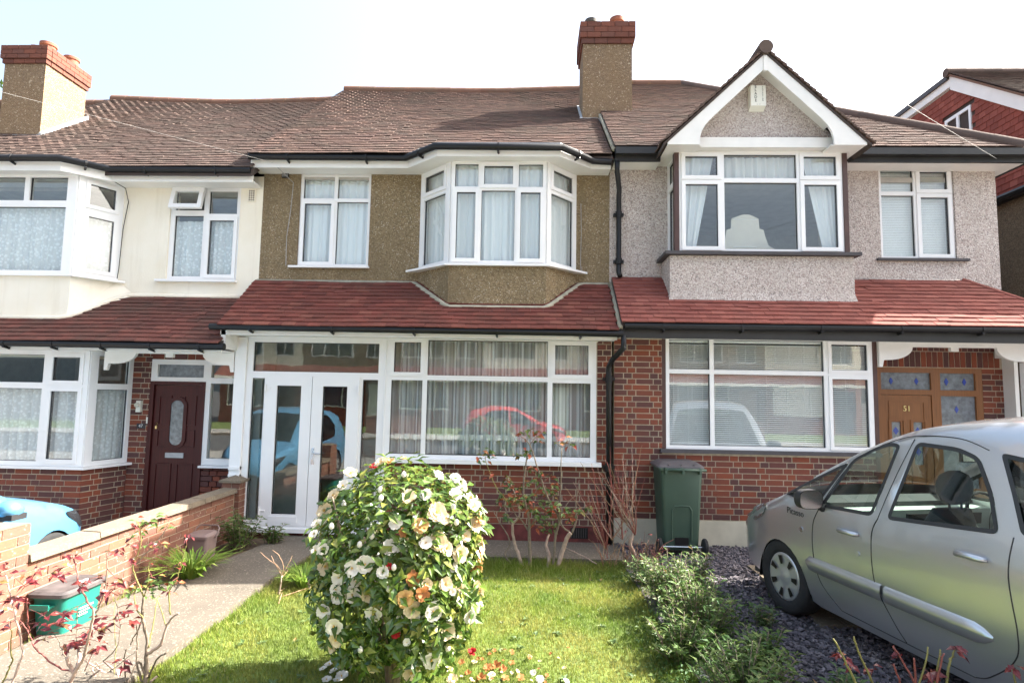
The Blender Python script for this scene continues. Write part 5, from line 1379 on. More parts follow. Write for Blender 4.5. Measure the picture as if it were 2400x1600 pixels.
# recycling box
rb = thing('recycling_box', 'teal recycling box with a dusty black lid against the garden wall', 'box', (-3.66, -2.95, 0))
x0, x1, y0, y1, z0 = -3.775, -3.49, -3.26, -2.82, .02
b = MB(); loft(b, [rbox(b, x0+.04, x1-.03, y0+.04, y1-.03, z0, .04), rbox(b, x0+.015, x1-.01, y0+.01, y1-.01, z0+.29, .045), rbox(b, x0+.0, x1+.008, y0-.005, y1+.005, z0+.295, .045), rbox(b, x0+.0, x1+.008, y0-.005, y1+.005, z0+.315, .045)])
o = b.build('body', M['boxgreen'], rb, True); sharp(o, 35)
q_ = MB(); q_.box(x0+.06, x1-.08, y0-.045, y0+.01, z0+.235, z0+.25); q_.box(x0+.06, x1-.08, y0-.05, y0-.04, z0+.225, z0+.265); q_.build('handle', M['boxgreen'], o)
b = MB(); loft(b, [rbox(b, x0-.012, x1+.02, y0-.02, y1+.02, z0+.305, .05), rbox(b, x0-.012, x1+.02, y0-.02, y1+.02, z0+.33, .05), rbox(b, x0+.01, x1, y0+.005, y1-.005, z0+.345, .05), rbox(b, x0+.03, x1-.02, y0+.03, y1-.03, z0+.338, .04)]); l_ = b.build('lid', M['boxlid'], rb, True); sharp(l_, 25)
for i in range(3):
    q_ = MB(); q_.box(x1-.0105+.0075, x1-.0105+.0095, -3.10+i*.0, -2.95-i*.03, z0+.165-i*.025, z0+.175-i*.025); q_.build('print_line', M['pvc'], o)
# food caddy
fc_ = thing('food_caddy', 'small brown plastic food caddy with lifted handle beside the wall', 'bin', (-3.62, -.95, 0))
cx, cy = -3.655, -1.10
b = MB(); loft(b, [rbox(b, cx-.10, cx+.10, cy-.11, cy+.11, .0, .03), rbox(b, cx-.115, cx+.115, cy-.125, cy+.125, .25, .03), rbox(b, cx-.125, cx+.125, cy-.135, cy+.135, .255, .03), rbox(b, cx-.125, cx+.125, cy-.135, cy+.135, .27, .03)]); o = b.build('body', M['caddy'], fc_, True); sharp(o, 35)
b = MB(); loft(b, [rbox(b, cx-.13, cx+.13, cy-.14, cy+.14, .268, .03), rbox(b, cx-.13, cx+.13, cy-.14, cy+.14, .29, .03), rbox(b, cx-.10, cx+.10, cy-.11, cy+.11, .315, .03)]); o = b.build('lid', M['caddy'], fc_, True); sharp(o, 30)
b = MB(); b.tube([(cx-.135, cy+.02, .25), (cx-.135, cy+.10, .33), (cx-.10, cy+.13, .36), (cx+.10, cy+.13, .36), (cx+.135, cy+.10, .33), (cx+.135, cy+.02, .25)], .009, 6); b.build('handle', M['caddy'], fc_, True)
# overhead wires
def wire(p0, p1, sag, r, mat, label):
    p0, p1 = Vector(p0), Vector(p1); pts = []
    for i in range(25):
        t = i/24; p = p0.lerp(p1, t); p.z -= sag*4*t*(1-t); pts.append(p)
    b = MB(); b.tube(pts, r, 5); return tag(b.build('overhead_wire', M[mat]), label, 'wire')
e = atY(2290, 365, .12)
wire(e, e+(_ray(1705, 0).normalized()*4.2+CAM-e)*1.35, .02, .0022, 'cable', 'pale overhead cable fixed to the black eaves gutter of the pinkish house')
e = atY(628, 374, .18)
wire(e, CAM+_ray(-60, 195).normalized()*7.4, .0, .0012, 'cable', 'thin overhead cable running past the left chimney to the brown house fascia')
# ================================================================== CARS
def interp(pts, x):
    xs = [p[0] for p in pts]; ys = [p[1] for p in pts]
    return float(np.interp(x, xs, ys))
def smooth_line(pts, n):
    """Catmull-Rom resample"""
    P = [Vector(p) for p in pts]; out = []
    for i in range(len(P)-1):
        p0 = P[max(0, i-1)]; p1 = P[i]; p2 = P[i+1]; p3 = P[min(len(P)-1, i+2)]
        for k in range(n):
            t = k/n
            out.append(.5*((2*p1)+(p2-p0)*t+(2*p0-5*p1+4*p2-p3)*t*t+(3*p1-p0-3*p2+p3)*t*t*t))
    out.append(P[-1]); return out
def in_poly(x, y, poly):
    c = False; j = len(poly)-1
    for i in range(len(poly)):
        xi, yi = poly[i]; xj, yj = poly[j]
        if (yi > y) != (yj > y) and x < (xj-xi)*(y-yi)/(yj-yi)+xi: c = not c
        j = i
    return c
def round_poly(pts, r, n=5):
    out = []; m = len(pts)
    for i in range(m):
        p = Vector(pts[i]); a = Vector(pts[i-1])-p; c = Vector(pts[(i+1) % m])-p
        rr = min(r, a.length*.45, c.length*.45)
        s, e = p+a.normalized()*rr, p+c.normalized()*rr
        for k in range(n+1):
            t = k/n; q = s*(1-t)**2+p*2*t*(1-t)+e*t*t; out.append((q.x, q.y))
    return out
class Car:
    def __init__(s, name, label, O, f, prof, zw, plan, paint, wheels, wr, rr=.075, zb=.2):
        s.f = Vector((f[0], f[1], 0)).normalized(); s.left = Vector((-s.f.y, s.f.x, 0)); s.O = Vector(O)
        s.prof = [(p.x, p.y) for p in smooth_line([Vector((a, c)) for a, c in prof], 5)]
        s.zw, s.plan, s.paint, s.wheels, s.wr, s.rr, s.zb = zw, plan, paint, wheels, wr, rr, zb
        s.root = thing(name, label, 'car', tuple(s.O+s.f*-2.0))
    def T(s, x, y, z): return s.O - s.f*x + s.left*y + Vector((0, 0, z))
    def Wb(s, x, z): return interp(s.zw, z)*interp(s.plan, x)
    def dist(s, x, z):
        best = 9; p = s.prof
        for (ax, az), (bx, bz) in zip(p, p[1:]):
            dx, dz = bx-ax, bz-az; L = dx*dx+dz*dz
            t = 0 if L < 1e-12 else max(0, min(1, ((x-ax)*dx+(z-az)*dz)/L))
            d = math.hypot(x-ax-dx*t, z-az-dz*t)
            if d < best: best = d
        return best
    def W(s, x, z):
        d = s.dist(x, z); ins = 0
        if d < s.rr: ins = s.rr-math.sqrt(max(0, s.rr**2-(s.rr-d)**2))
        return s.Wb(x, z)-ins
    def side_patch(s, poly, holes, side, off, name, mat, parent, grid=.085, smooth=True, flat=False):
        pts = [Vector(p) for p in poly]; faces = [list(range(len(poly)))]; edges = []
        k = len(pts)
        for h in holes:
            idx = list(range(len(pts), len(pts)+len(h))); pts += [Vector(p) for p in h]
            edges += [(idx[i], idx[(i+1) % len(idx)]) for i in range(len(idx))]
        xs = [p[0] for p in poly]; zs = [p[1] for p in poly]
        x = min(xs)+grid*.5
        row = 0
        while x < max(xs):
            z = min(zs)+grid*.5+(grid*.25 if row % 2 else -grid*.2)
            while z < max(zs):
                if in_poly(x, z, poly) and not any(in_poly(x, z, h) for h in holes): pts.append(Vector((x, z)))
                z += grid
            x += grid; row += 1
        r = delaunay_2d_cdt(pts, edges, faces, 1, 1e-5)
        V2, F2 = r[0], r[2]
        out = []
        for f in F2:
            c = sum((V2[i] for i in f), Vector((0, 0)))/len(f)
            if any(in_poly(c.x, c.y, h) for h in holes): continue
            out.append(tuple(f) if side < 0 else tuple(reversed(f)))
        b = MB(); b.add([s.T(v.x, side*(s.W(v.x, v.y)+off), v.y) for v in V2], out)
        o = b.build(name, mat, parent, smooth)
        return o
    def strip(s, i0, i1, y0, y1, name, mat, parent, n=14, off=0.0, crown=.05):
        """across-the-car strip of the top profile between sample indices, y0..y1 in -1..1"""
        V = []; Fc = []; P = s.prof
        for i in range(i0, i1+1):
            x, z = P[i]; a = P[max(0, i-1)]; c = P[min(len(P)-1, i+1)]
            t = Vector((c[0]-a[0], c[1]-a[1])); t.normalize(); nn = Vector((-t.y, t.x))
            w = s.Wb(x, z)-s.rr
            for k in range(n+1):
                q = y0+(y1-y0)*k/n
                cr = crown*(1-abs(q)**2.2)+off
                V.append(s.T(x+nn.x*cr, q*w, z+nn.y*cr))
        m = n+1
        for i in range(i1-i0):
            for k in range(n): Fc.append((i*m+k, (i+1)*m+k, (i+1)*m+k+1, i*m+k+1))
        b = MB(); b.add(V, Fc); return b.build(name, mat, parent, True)
    def line(s, pts, side, r, name, mat, parent, n=5, off=0.0):
        P = smooth_line([Vector(p) for p in pts], 6)
        b = MB(); b.tube([s.T(p.x, side*(s.W(p.x, p.y)+off), p.y) for p in P], r, n); return b.build(name, mat, parent, True)
    def idx(s, x, lo=True):
        best = min(range(len(s.prof)), key=lambda i: abs(s.prof[i][0]-x)+(0 if (s.prof[i][0] >= 0) else 0)+ (10 if (lo and i > len(s.prof)*.75) else 0)); return best
    def wheel(s, x, side, hub_kind):
        r = s.wr; c = s.T(x, side*(s.wl), r)
        d = s.left*side
        ax = d; u = s.f; v = Vector((0, 0, 1))
        def ring(rad, h, n=36): return [c+ax*h+(u*math.cos(2*math.pi*k/n)+v*math.sin(2*math.pi*k/n))*rad for k in range(n)]
        def rings(prof, n=36):
            V = []; F = []
            for rad, h in prof: V += ring(rad, h, n)
            for i in range(len(prof)-1):
                for k in range(n):
                    k2 = (k+1) % n; F.append((i*n+k, i*n+k2, (i+1)*n+k2, (i+1)*n+k))
            return V, F
        b = MB(); b.add(*rings([(r*.62, -.19), (r*.95, -.19), (r, -.165), (r, -.02), (r*.975, .0), (r*.90, .012), (r*.72, .008), (r*.645, -.008), (r*.62, -.03)]))
        t = b.build('wheel', M['tyre'], s.root, True); sharp(t, 50)
        b = MB(); b.add(*rings([(.001, -.002), (r*.12, -.002), (r*.20, -.014), (r*.30, -.012), (r*.55, -.006), (r*.62, -.002), (r*.645, -.012)]))
        h = b.build('hubcap', M['hub'], t, True)
        n = 7
        for k in range(n):
            a = 2*math.pi*(k+.5)/n
            e = u*math.cos(a)+v*math.sin(a); w = u*-math.sin(a)+v*math.cos(a)
            b = MB(); q = [c+ax*.0006+e*r*.33+w*r*.045, c+ax*.0006+e*r*.33-w*r*.045, c+ax*.004+e*r*.56-w*r*.085, c+ax*.004+e*r*.56+w*r*.085]
            b.poly(q); b.build('hubcap_slot', M['black'], h)
        return t

def circle(cx, cz, r, n=26, zmin=None):
    P = [(cx+r*math.cos(2*math.pi*k/n), cz+r*math.sin(2*math.pi*k/n)) for k in range(n)]
    return P
def make_silver():
    a = R(13.0); f = (-math.sin(a), math.cos(a))
    w = atZ(1800, 1408, GZ0); fV = Vector((f[0], f[1], 0)); lf = Vector((-fV.y, fV.x, 0))
    O = w + fV*.87 - lf*.845; O.z = GZ0
    prof = [(.02,.28),(.0,.40),(.0,.5),(.04,.61),(.15,.715),(.35,.81),(.6,.915),(.87,1.035),(1.1,1.17),(1.35,1.32),(1.6,1.46),(1.85,1.58),(2.1,1.668),(2.4,1.722),(2.8,1.75),(3.2,1.745),(3.6,1.68),(3.85,1.57),(4.0,1.40),(4.12,1.10),(4.2,.9),(4.26,.62),(4.27,.45),(4.24,.3)]
    zw = [(.15,.79),(.22,.815),(.32,.845),(.45,.862),(.6,.872),(.75,.872),(.9,.866),(1.0,.855),(1.06,.842),(1.2,.805),(1.4,.75),(1.6,.69),(1.72,.655)]
    plan = [(-.05,.70),(0,.72),(.08,.80),(.2,.87),(.4,.935),(.65,.975),(.9,.992),(1.3,1.0),(3.1,1.0),(3.6,.985),(3.95,.95),(4.15,.90),(4.3,.82)]
    C = Car('parked_car', 'silver people carrier parked nose in on the slate drive by the oak door', O, f, prof, zw, plan, M['silver'], (.86, 3.62), .312)
    C.wl = .832
    root = C.root
    win_q = round_poly([(.90,1.035),(1.20,1.0),(1.33,1.0),(1.585,1.375),(1.50,1.345),(1.20,1.19)], .03)
    win_f = round_poly([(1.375,1.005),(1.895,1.035),(2.02,1.555),(1.93,1.565),(1.80,1.515),(1.62,1.41)], .05)
    win_r = round_poly([(2.02,1.04),(2.79,1.115),(2.72,1.33),(2.60,1.53),(2.45,1.575),(2.145,1.585)], .05)
    win_b = round_poly([(2.91,1.135),(3.62,1.23),(3.45,1.42),(3.15,1.52),(2.72,1.57),(2.82,1.36)], .04)
    arches = [circle(.86, .305, .345), circle(3.62, .305, .345)]
    bottom = [(4.18, .22), (.12, .2)]
    outline = [p for p in C.prof] + [(4.15,.23),(4.0,.22),(3.97,.22)]
    # sill line between the arches dips under them
    for cx in (3.62,):
        pass
    outline = list(C.prof) + [(4.1,.24), (3.99,.24)] + [(3.62+.36*math.cos(t), .24+.42*math.sin(t)) for t in [math.pi*k/14 for k in range(0, 15)]] + [(3.2,.2),(1.3,.2)] + [(.86+.345*math.cos(t), .22+.405*math.sin(t)) for t in [math.pi*k/14 for k in range(0, 15)]] + [(.45,.24),(.12,.24)]
    body = None
    for side in (1, -1):
        o = C.side_patch(outline, [win_q, win_f, win_r, win_b], side, 0, 'body_side', M['silver'], root, .07)
        if body is None: body = o
    # across strips
    P = C.prof
    def fi(x, seg):  # index of x on the upper run
        return min((i for i in range(len(P))), key=lambda i: abs(P[i][0]-x)+(5 if P[i][1] < seg else 0))
    i_cowl, i_roof, i_rw0, i_rw1 = fi(.97, .9), fi(1.90, .9), fi(3.72, 1.2), fi(4.05, 1.0)
    C.strip(0, fi(.10, .6), -1, 1, 'front_bumper', M['silver'], root)
    C.strip(fi(.10, .6), i_cowl, -1, 1, 'bonnet', M['silver'], root, crown=.03)
    C.strip(i_cowl, i_roof, -1, -.93, 'windscreen_pillar', M['silver'], root, 2); C.strip(i_cowl, i_roof, .93, 1, 'windscreen_pillar', M['silver'], root, 2)
    C.strip(i_cowl, i_roof, -.93, .93, 'windscreen', M['glass_car'], root)
    C.strip(i_roof, i_rw0, -1, 1, 'roof', M['silver'], root)
    C.strip(i_rw0, i_rw1, -.9, .9, 'rear_screen', M['glass_car'], root); C.strip(i_rw0, i_rw1, -1, -.9, 'rear_pillar', M['silver'], root, 2); C.strip(i_rw0, i_rw1, .9, 1, 'rear_pillar', M['silver'], root, 2)
    C.strip(i_rw1, len(P)-1, -1, 1, 'tailgate', M['silver'], root)
    def seal(poly, side, parent):
        b = MB(); r = .013; n = len(poly)
        cx = sum(p[0] for p in poly)/n; cz = sum(p[1] for p in poly)/n
        inner = []
        for i in range(n):
            p = Vector(poly[i]); a_ = Vector(poly[i-1]); c_ = Vector(poly[(i+1) % n]); t = (c_-a_).normalized(); nn = Vector((-t.y, t.x))
            if nn.dot(Vector((cx, cz))-p) < 0: nn = -nn
            inner.append(p+nn*.026)
        V = [C.T(p[0], side*(C.W(*p)+.003), p[1]) for p in poly]+[C.T(p.x, side*(C.W(p.x, p.y)+.002), p.y) for p in inner]
        b.add(V, [(i, (i+1) % n, n+(i+1) % n, n+i) for i in range(n)])
        return b.build('window_seal', M['trim'], parent, True)
    for side in (1, -1):
        for nm, wv in (('quarter_light', win_q), ('door_window', win_f), ('door_window', win_r), ('rear_quarter_light', win_b)):
            o = C.side_patch(wv, [], side, -.006, nm, M['glass_dark' if nm.startswith('rear_q') else 'glass_car'], root, .12)
            seal(wv, side, o)
        for pts in ([(1.36,.985),(1.30,.85),(1.30,.62),(1.36,.42),(1.50,.30),(1.55,.26)], [(1.945,1.03),(1.90,.9),(1.92,.6),(2.02,.42),(2.13,.26)], [(2.87,1.12),(2.86,.9),(2.90,.6),(2.86,.45),(2.70,.30),(2.6,.255)]):
            C.line(pts, side, .004, 'door_gap', M['trim'], root, 5, .0)
        C.line([(1.55,.26),(2.13,.255),(2.6,.255)], side, .004, 'door_gap', M['trim'], root)
        C.line([(1.945,1.03),(2.02,1.3),(2.12,1.60)], side, .0035, 'door_gap', M['trim'], root)
        C.line([(1.36,.985),(1.55,1.30),(1.75,1.475),(1.95,1.575),(2.15,1.625),(2.45,1.63),(2.65,1.575)], side, .0035, 'door_gap', M['trim'], root)
        # rubbing strips
        for x0, x1 in ((1.20, 1.985), (2.015, 2.76)):
            b = MB(); V = []; n = 14
            for i in range(n+1):
                x = x0+(x1-x0)*i/n; e = min(1, (x-x0)/.05+.25) if x0 == 1.20 else min(1, (x1-x)/.10+.2)
                e = min(1, e)
                for dz, dy in ((-.062, .0), (-.052, .018), (.0, .026), (.045, .020), (.058, .0)):
                    z = .535+dz*e; V.append(C.T(x, side*(C.W(x, z)+dy*e-.001), z))
            Fc = []
            for i in range(n):
                for k in range(4): Fc.append((i*5+k, i*5+k+1, (i+1)*5+k+1, (i+1)*5+k))
            b.add(V, Fc); b.build('rubbing_strip', M['silver'], root, True)
        # handles
        for hx, hz in ((1.70,.875),(2.655,.955)):
            b = MB(); b.tube([C.T(hx-.105, side*(C.W(hx-.1, hz)+.006), hz), C.T(hx-.085, side*(C.W(hx, hz)+.026), hz+.004), C.T(hx+.06, side*(C.W(hx, hz)+.026), hz+.006), C.T(hx+.085, side*(C.W(hx, hz)+.004), hz+.006)], [.012, .019, .019, .014], 8); h = b.build('door_handle', M['silver'], root, True)
            b = MB(); b.poly([C.T(hx+.11*math.cos(t), side*(C.W(hx+.11*math.cos(t), hz-.012+.052*math.sin(t))+.0015), hz-.012+.052*math.sin(t)) for t in [2*math.pi*k/20 for k in range(20)]][::side]); b.build('handle_recess', M['silver'], h)
        b = MB(); b.tube([C.T(1.775, side*(C.W(1.775, .745)-.004), .745), C.T(1.775, side*(C.W(1.775, .745)+.006), .745)], .018, 12); b.build('lock', M['hub'], root)
        b = MB(); b.tube([C.T(1.16, side*(C.W(1.16, .78)-.004), .78), C.T(1.16, side*(C.W(1.16, .78)+.006), .78)], .022, 12); b.build('side_repeater', M['lamp_in'], root)
        # mirror
        mc = C.T(1.40, side*.985, 1.075)
        def mp(dx, dy, dz): return mc - C.f*dx + C.left*(side*dy) + Vector((0, 0, dz))
        b = MB()
        rings = []
        for xx, sc in ((-.075, .45), (-.06, .78), (-.02, 1.0), (.045, 1.0)):
            rings.append([mp(xx+.0, sc*.105*math.copysign(abs(math.cos(t))**.6, math.cos(t)), sc*.075*math.copysign(abs(math.sin(t))**.6, math.sin(t))) for t in [2*math.pi*k/18 for k in range(18)]])
        if side < 0: rings = [r_[::-1] for r_ in rings]
        loft(b, rings, True, False); mm = b.build('door_mirror', M['trim'], root, True)
        b = MB(); b.poly([mp(.044, .1*math.copysign(abs(math.cos(t))**.6, math.cos(t)), .07*math.copysign(abs(math.sin(t))**.6, math.sin(t))) for t in [2*math.pi*k/18 for k in range(18)]]); b.build('mirror_glass', M['metal'], mm)
        b = MB(); b.tube([mp(.0, -.09, -.05), mp(.0, -.14, -.075)], [.03, .035], 8); b.build('mirror_arm', M['trim'], mm)
        # lamps
        hl = round_poly([(.20,.70),(.46,.715),(.62,.80),(.66,.90),(.50,.875),(.30,.80)], .03)
        C.side_patch(hl, [], side, .004, 'headlamp', M['lamp_in'], root, .1)
        tl = round_poly([(4.02,.75),(4.16,.75),(4.09,1.05),(3.98,1.25),(3.93,1.2)], .03)
        C.side_patch(tl, [], side, .004, 'tail_lamp', M['redcar'], root, .1)
        for x in (.86, 3.62):
            C.wheel(x, side, 0)
            b = MB(); n = 16; V = []
            for yy_ in (.50, .83):
                for k in range(n+1):
                    t = math.pi*k/n; V.append(C.T(x+.35*math.cos(t), side*yy_, .22+.41*math.sin(t)))
            b.add(V, [(k, k+1, n+2+k, n+1+k) for k in range(n)]); b.poly([C.T(x+.35*math.cos(math.pi*k/n), side*.5, .22+.41*math.sin(math.pi*k/n)) for k in range(n+1)]); b.build('arch_liner', M['black'], root)
    # wing lettering
    o = text(root, 'Picasso', .075, (0, 0, 0), (0, 0, 0), 'trim', 'wing_badge', .0008)
    lf = C.left; p = C.T(1.08, C.W(1.08, .905)+.003, .905)
    o.matrix_basis = mat3(-C.f, Vector((0, 0, 1)), C.left, p)
    # floor, seats, dashboard
    b = MB(); pts = [C.T(.3, .74, .2), C.T(.3, -.74, .2), C.T(4.1, -.74, .2), C.T(4.1, .74, .2)]; b.prism(pts, (0, 0, .18)); b.build('floor_pan', M['trim'], root)
    def cbox(b, x0, x1, y0, y1, z0, z1, dx=0.0):
        b.hexa([C.T(x0, y1, z0), C.T(x0, y0, z0), C.T(x1, y0, z0), C.T(x1, y1, z0), C.T(x0+dx, y1, z1), C.T(x0+dx, y0, z1), C.T(x1+dx, y0, z1), C.T(x1+dx, y1, z1)])
    b = MB(); cbox(b, 1.0, 1.42, -.70, .70, .72, .98, .03); ds = b.build('dashboard', M['dash'], root)
    b = MB(); cbox(b, .95, 1.30, -.70, .70, .985, 1.02, .0); b.build('dash_top', M['trim'], ds)
    for yy_ in (.52, .06, -.06, -.52):
        b = MB(); cbox(b, 1.445, 1.462, yy_-.07, yy_+.07, .86, .95, .01); b.build('air_vent', M['black'], ds)
    b = MB(); c = C.T(1.72, -.36, .98); n = 20
    b.tube([c+(C.left*math.cos(2*math.pi*k/n)*.18+(Vector((0, 0, 1))*.9-C.f*-.35).normalized()*math.sin(2*math.pi*k/n)*.18) for k in range(n+1)], .014, 6); b.build('steering_wheel', M['trim'], root, True)
    for sx in (1.46, 2.36):
        for sy in (.38, -.38):
            b = MB(); cbox(b, sx, sx+.48, sy-.23, sy+.23, .42, .60); b.build('seat', M['seat'], root)
            b = MB()
            rings = []
            for z, hw, dp, off in ((.56, .23, .07, 0), (.8, .235, .07, .05), (1.02, .21, .055, .11), (1.12, .15, .045, .13)):
                rings.append([C.T(sx+.50+off+dp*math.sin(t), sy+hw*math.copysign(abs(math.cos(t))**.5, math.cos(t)), z) for t in [2*math.pi*k/16 for k in range(16)]])
            loft(b, rings); b.build('seat_back', M['seat'], root, True)
            b = MB(); hc = C.T(sx+.66, sy, 1.27)
            rings = []
            for q_ in (-1, -.75, -.35, .0, .35, .75, 1):
                sc = math.sqrt(max(.02, 1-q_*q_)); rings.append([hc+Vector((0, 0, q_*.115))+C.left*(sc**.6*.145*math.copysign(abs(math.cos(t))**.6, math.cos(t)))+C.f*(sc*.05*math.sin(t)) for t in [2*math.pi*k/14 for k in range(14)]])
            loft(b, rings); b.tube([hc+C.left*.05, hc+C.left*.05-Vector((0, 0, .22))], .008, 5); b.tube([hc-C.left*.05, hc-C.left*.05-Vector((0, 0, .22))], .008, 5); b.build('head_rest', M['seat'], root, True)
    b = MB(); cbox(b, 1.93, 1.95, -.12, .12, 1.42, 1.49); rm = b.build('rear_view_mirror', M['trim'], root)
    b = MB(); b.poly([C.T(1.953, -.11, 1.427), C.T(1.953, .11, 1.427), C.T(1.953, .11, 1.483), C.T(1.953, -.11, 1.483)]); b.build('mirror_glass', M['metal'], rm)
    b = MB(); cbox(b, 3.45, 4.1, -.72, .72, .4, .95); b.build('boot_lining', M['trim'], root)
    return C
silver = make_silver()

def simple_car(name, label, O, f, prof, wins, paint, wx, wr, lamp=None, tail=True, plan=None, mirror=None, ws=(.95, 1.75)):
    zw = [(.15,.76),(.22,.79),(.32,.82),(.5,.845),(.7,.85),(.85,.84),(.95,.82),(1.1,.77),(1.3,.70),(1.5,.62)]
    plan = plan or [(-.05,.62),(0,.66),(.08,.78),(.25,.88),(.5,.95),(.8,.985),(1.2,1),(3.0,1),(3.5,.97),(3.8,.92),(4.1,.80)]
    C = Car(name, label, O, f, prof, zw, plan, paint, wx, wr, .09); C.wl = .80
    P = C.prof; xe = P[-1][0]
    outline = list(P)+[(wx[1]+.37, .24)]+[(wx[1]+.345*math.cos(t), .22+.40*math.sin(t)) for t in [math.pi*k/14 for k in range(15)]]+[(3.0,.2),(wx[0]+.5,.2)]+[(wx[0]+.34*math.cos(t), .22+.40*math.sin(t)) for t in [math.pi*k/14 for k in range(15)]]+[(.25,.24),(.1,.25)]
    holes = [round_poly(w, .04) for w in wins]
    for side in (1, -1):
        C.side_patch(outline, holes, side, 0, 'body_side', M[paint], C.root, .08)
        for h in holes: C.side_patch(h, [], side, -.006, 'door_window', M['glass_dark'], C.root, .15)
        if lamp: C.side_patch(round_poly(lamp, .03), [], side, .006, 'headlamp', M['trim'], C.root, .06); C.side_patch(round_poly(lamp, .03), [], side, .012, 'headlamp_lens', M['lamp'], C.root, .06)
        for x in wx:
            C.wheel(x, side, 0)
            b = MB(); n = 14; V = []
            for yy_ in (.5, .8):
                for k in range(n+1):
                    t = math.pi*k/n; V.append(C.T(x+.345*math.cos(t), side*yy_, .22+.40*math.sin(t)))
            b.add(V, [(k, k+1, n+2+k, n+1+k) for k in range(n)]); b.build('arch_liner', M['black'], C.root)
        if mirror:
            mc = C.T(mirror[0], side*(C.W(*mirror)+.11), mirror[1]); b = MB(); rings = []
            for q_ in (-1, -.8, -.4, .1, .6, .9):
                sc = math.sqrt(max(.03, 1-q_*q_)); rings.append([mc+C.f*(-q_*.09)+C.left*(sc*.10*math.cos(t))+Vector((0, 0, sc*.075*math.sin(t))) for t in [2*math.pi*k/14 for k in range(14)]])
            loft(b, rings); mm = b.build('door_mirror', M[paint], C.root, True)
            b = MB(); b.tube([mc+Vector((0, 0, -.05)), C.T(mirror[0], side*(C.W(*mirror)-.01), mirror[1]-.09)], .03, 8); b.build('mirror_arm', M['trim'], mm)
            b = MB(); b.hexa([mc+C.left*(a_*.085)+C.f*d_+Vector((0, 0, z_)) for z_ in (-.075, -.03) for a_, d_ in ((-1, -.07), (1, -.07), (1, .07), (-1, .07))]); b.build('mirror_base', M['trim'], mm)
    def fi(x, seg): return min(range(len(P)), key=lambda i: abs(P[i][0]-x)+(5 if P[i][1] < seg else 0))
    a, c = fi(ws[0], .7), fi(ws[1], .7); d, e = fi(xe-.75, 1.0), fi(xe-.15, .8)
    C.strip(0, fi(.12, .5), -1, 1, 'front_bumper', M[paint], C.root); C.strip(fi(.12, .5), a, -1, 1, 'bonnet', M[paint], C.root)
    C.strip(a, c, -.9, .9, 'windscreen', M['glass_dark'], C.root); C.strip(a, c, -1, -.9, 'windscreen_pillar', M[paint], C.root, 2); C.strip(a, c, .9, 1, 'windscreen_pillar', M[paint], C.root, 2)
    C.strip(c, d, -1, 1, 'roof', M[paint], C.root); C.strip(d, e, -.9, .9, 'rear_screen', M['glass_dark'], C.root); C.strip(d, e, -1, -.9, 'rear_pillar', M[paint], C.root, 2); C.strip(d, e, .9, 1, 'rear_pillar', M[paint], C.root, 2)
    C.strip(e, len(P)-1, -1, 1, 'tailgate', M[paint], C.root)
    b = MB(); b.prism([C.T(.3, .7, .2), C.T(.3, -.7, .2), C.T(xe-.2, -.7, .2), C.T(xe-.2, .7, .2)], (0, 0, .3)); b.build('floor_pan', M['trim'], C.root)
    return C
hatch = [(.02,.30),(.0,.42),(.02,.55),(.10,.66),(.25,.745),(.5,.83),(.9,.925),(1.0,.955),(1.3,1.14),(1.6,1.30),(1.9,1.41),(2.3,1.48),(2.8,1.48),(3.3,1.42),(3.6,1.30),(3.8,1.05),(3.88,.8),(3.92,.55),(3.9,.32)]
simple_car('parked_car', 'sky blue hatchback parked nose in behind the low garden wall', (-5.02, -1.92, .02), (0, 1), hatch, [[(1.00,.83),(1.18,.825),(1.20,.93)], [(1.25,.83),(2.05,.86),(2.10,1.37),(1.85,1.345),(1.5,1.17)], [(2.12,.86),(2.9,.92),(3.1,1.15),(2.85,1.36),(2.17,1.38)]], 'blue', (.62, 3.1), .30, [(.06,.545),(.18,.56),(.42,.70),(.48,.755),(.28,.735),(.10,.645)], mirror=(1.22, .92), ws=(.95, 1.85))
# ================================================================== PLANTS
def leaf_arrays(P, D, N, L, Wd, fold=.25, curl=.15):
    """P base, D direction, N normal (n,3); returns verts and tris, 6 verts / 4 tris a leaf"""
    P, D, N = np.asarray(P, float), np.asarray(D, float), np.asarray(N, float)
    D = D/np.linalg.norm(D, axis=1)[:, None]
    S = np.cross(D, N); S /= np.maximum(1e-6, np.linalg.norm(S, axis=1))[:, None]; N = np.cross(S, D)
    L = np.asarray(L)[:, None]; Wd = np.asarray(Wd)[:, None]
    n = len(P); V = np.empty((n, 6, 3))
    V[:, 0] = P
    V[:, 1] = P+D*L*.42+S*Wd*.5+N*Wd*fold
    V[:, 2] = P+D*L*.42-S*Wd*.5+N*Wd*fold
    V[:, 3] = P+D*L*.45
    V[:, 4] = P+D*L*.78+N*(-curl*.3*L)
    V[:, 5] = P+D*L-N*curl*L
    o = 6*np.arange(n)[:, None]
    T = np.concatenate([o+np.array(t) for t in ((0, 3, 1), (0, 2, 3), (3, 5, 1), (3, 2, 5))], 0)
    return V.reshape(-1, 3), T
_V1, _T1 = leaf_arrays([(0, 0, 0)], [(0, 1, 0)], [(0, 0, 1)], [1.0], [.42])
LEAFME = {}
def leaf_me(mat):
    if mat not in LEAFME:
        me = bpy.data.meshes.new('leaf'); me.from_pydata([tuple(v) for v in _V1], [], [tuple(t) for t in _T1]); me.materials.append(M[mat]); LEAFME[mat] = me
    return LEAFME[mat]
def leaf_obj(parent, p, d, n, L, mat, wide=1.0):
    d = Vector(d).normalized(); s = d.cross(Vector(n))
    if s.length < 1e-4: s = d.orthogonal()
    s.normalize(); n = s.cross(d)
    o = link('leaf', leaf_me(mat), parent); o.matrix_basis = mat3(s*L*wide, d*L, n*L, Vector(p)); return o
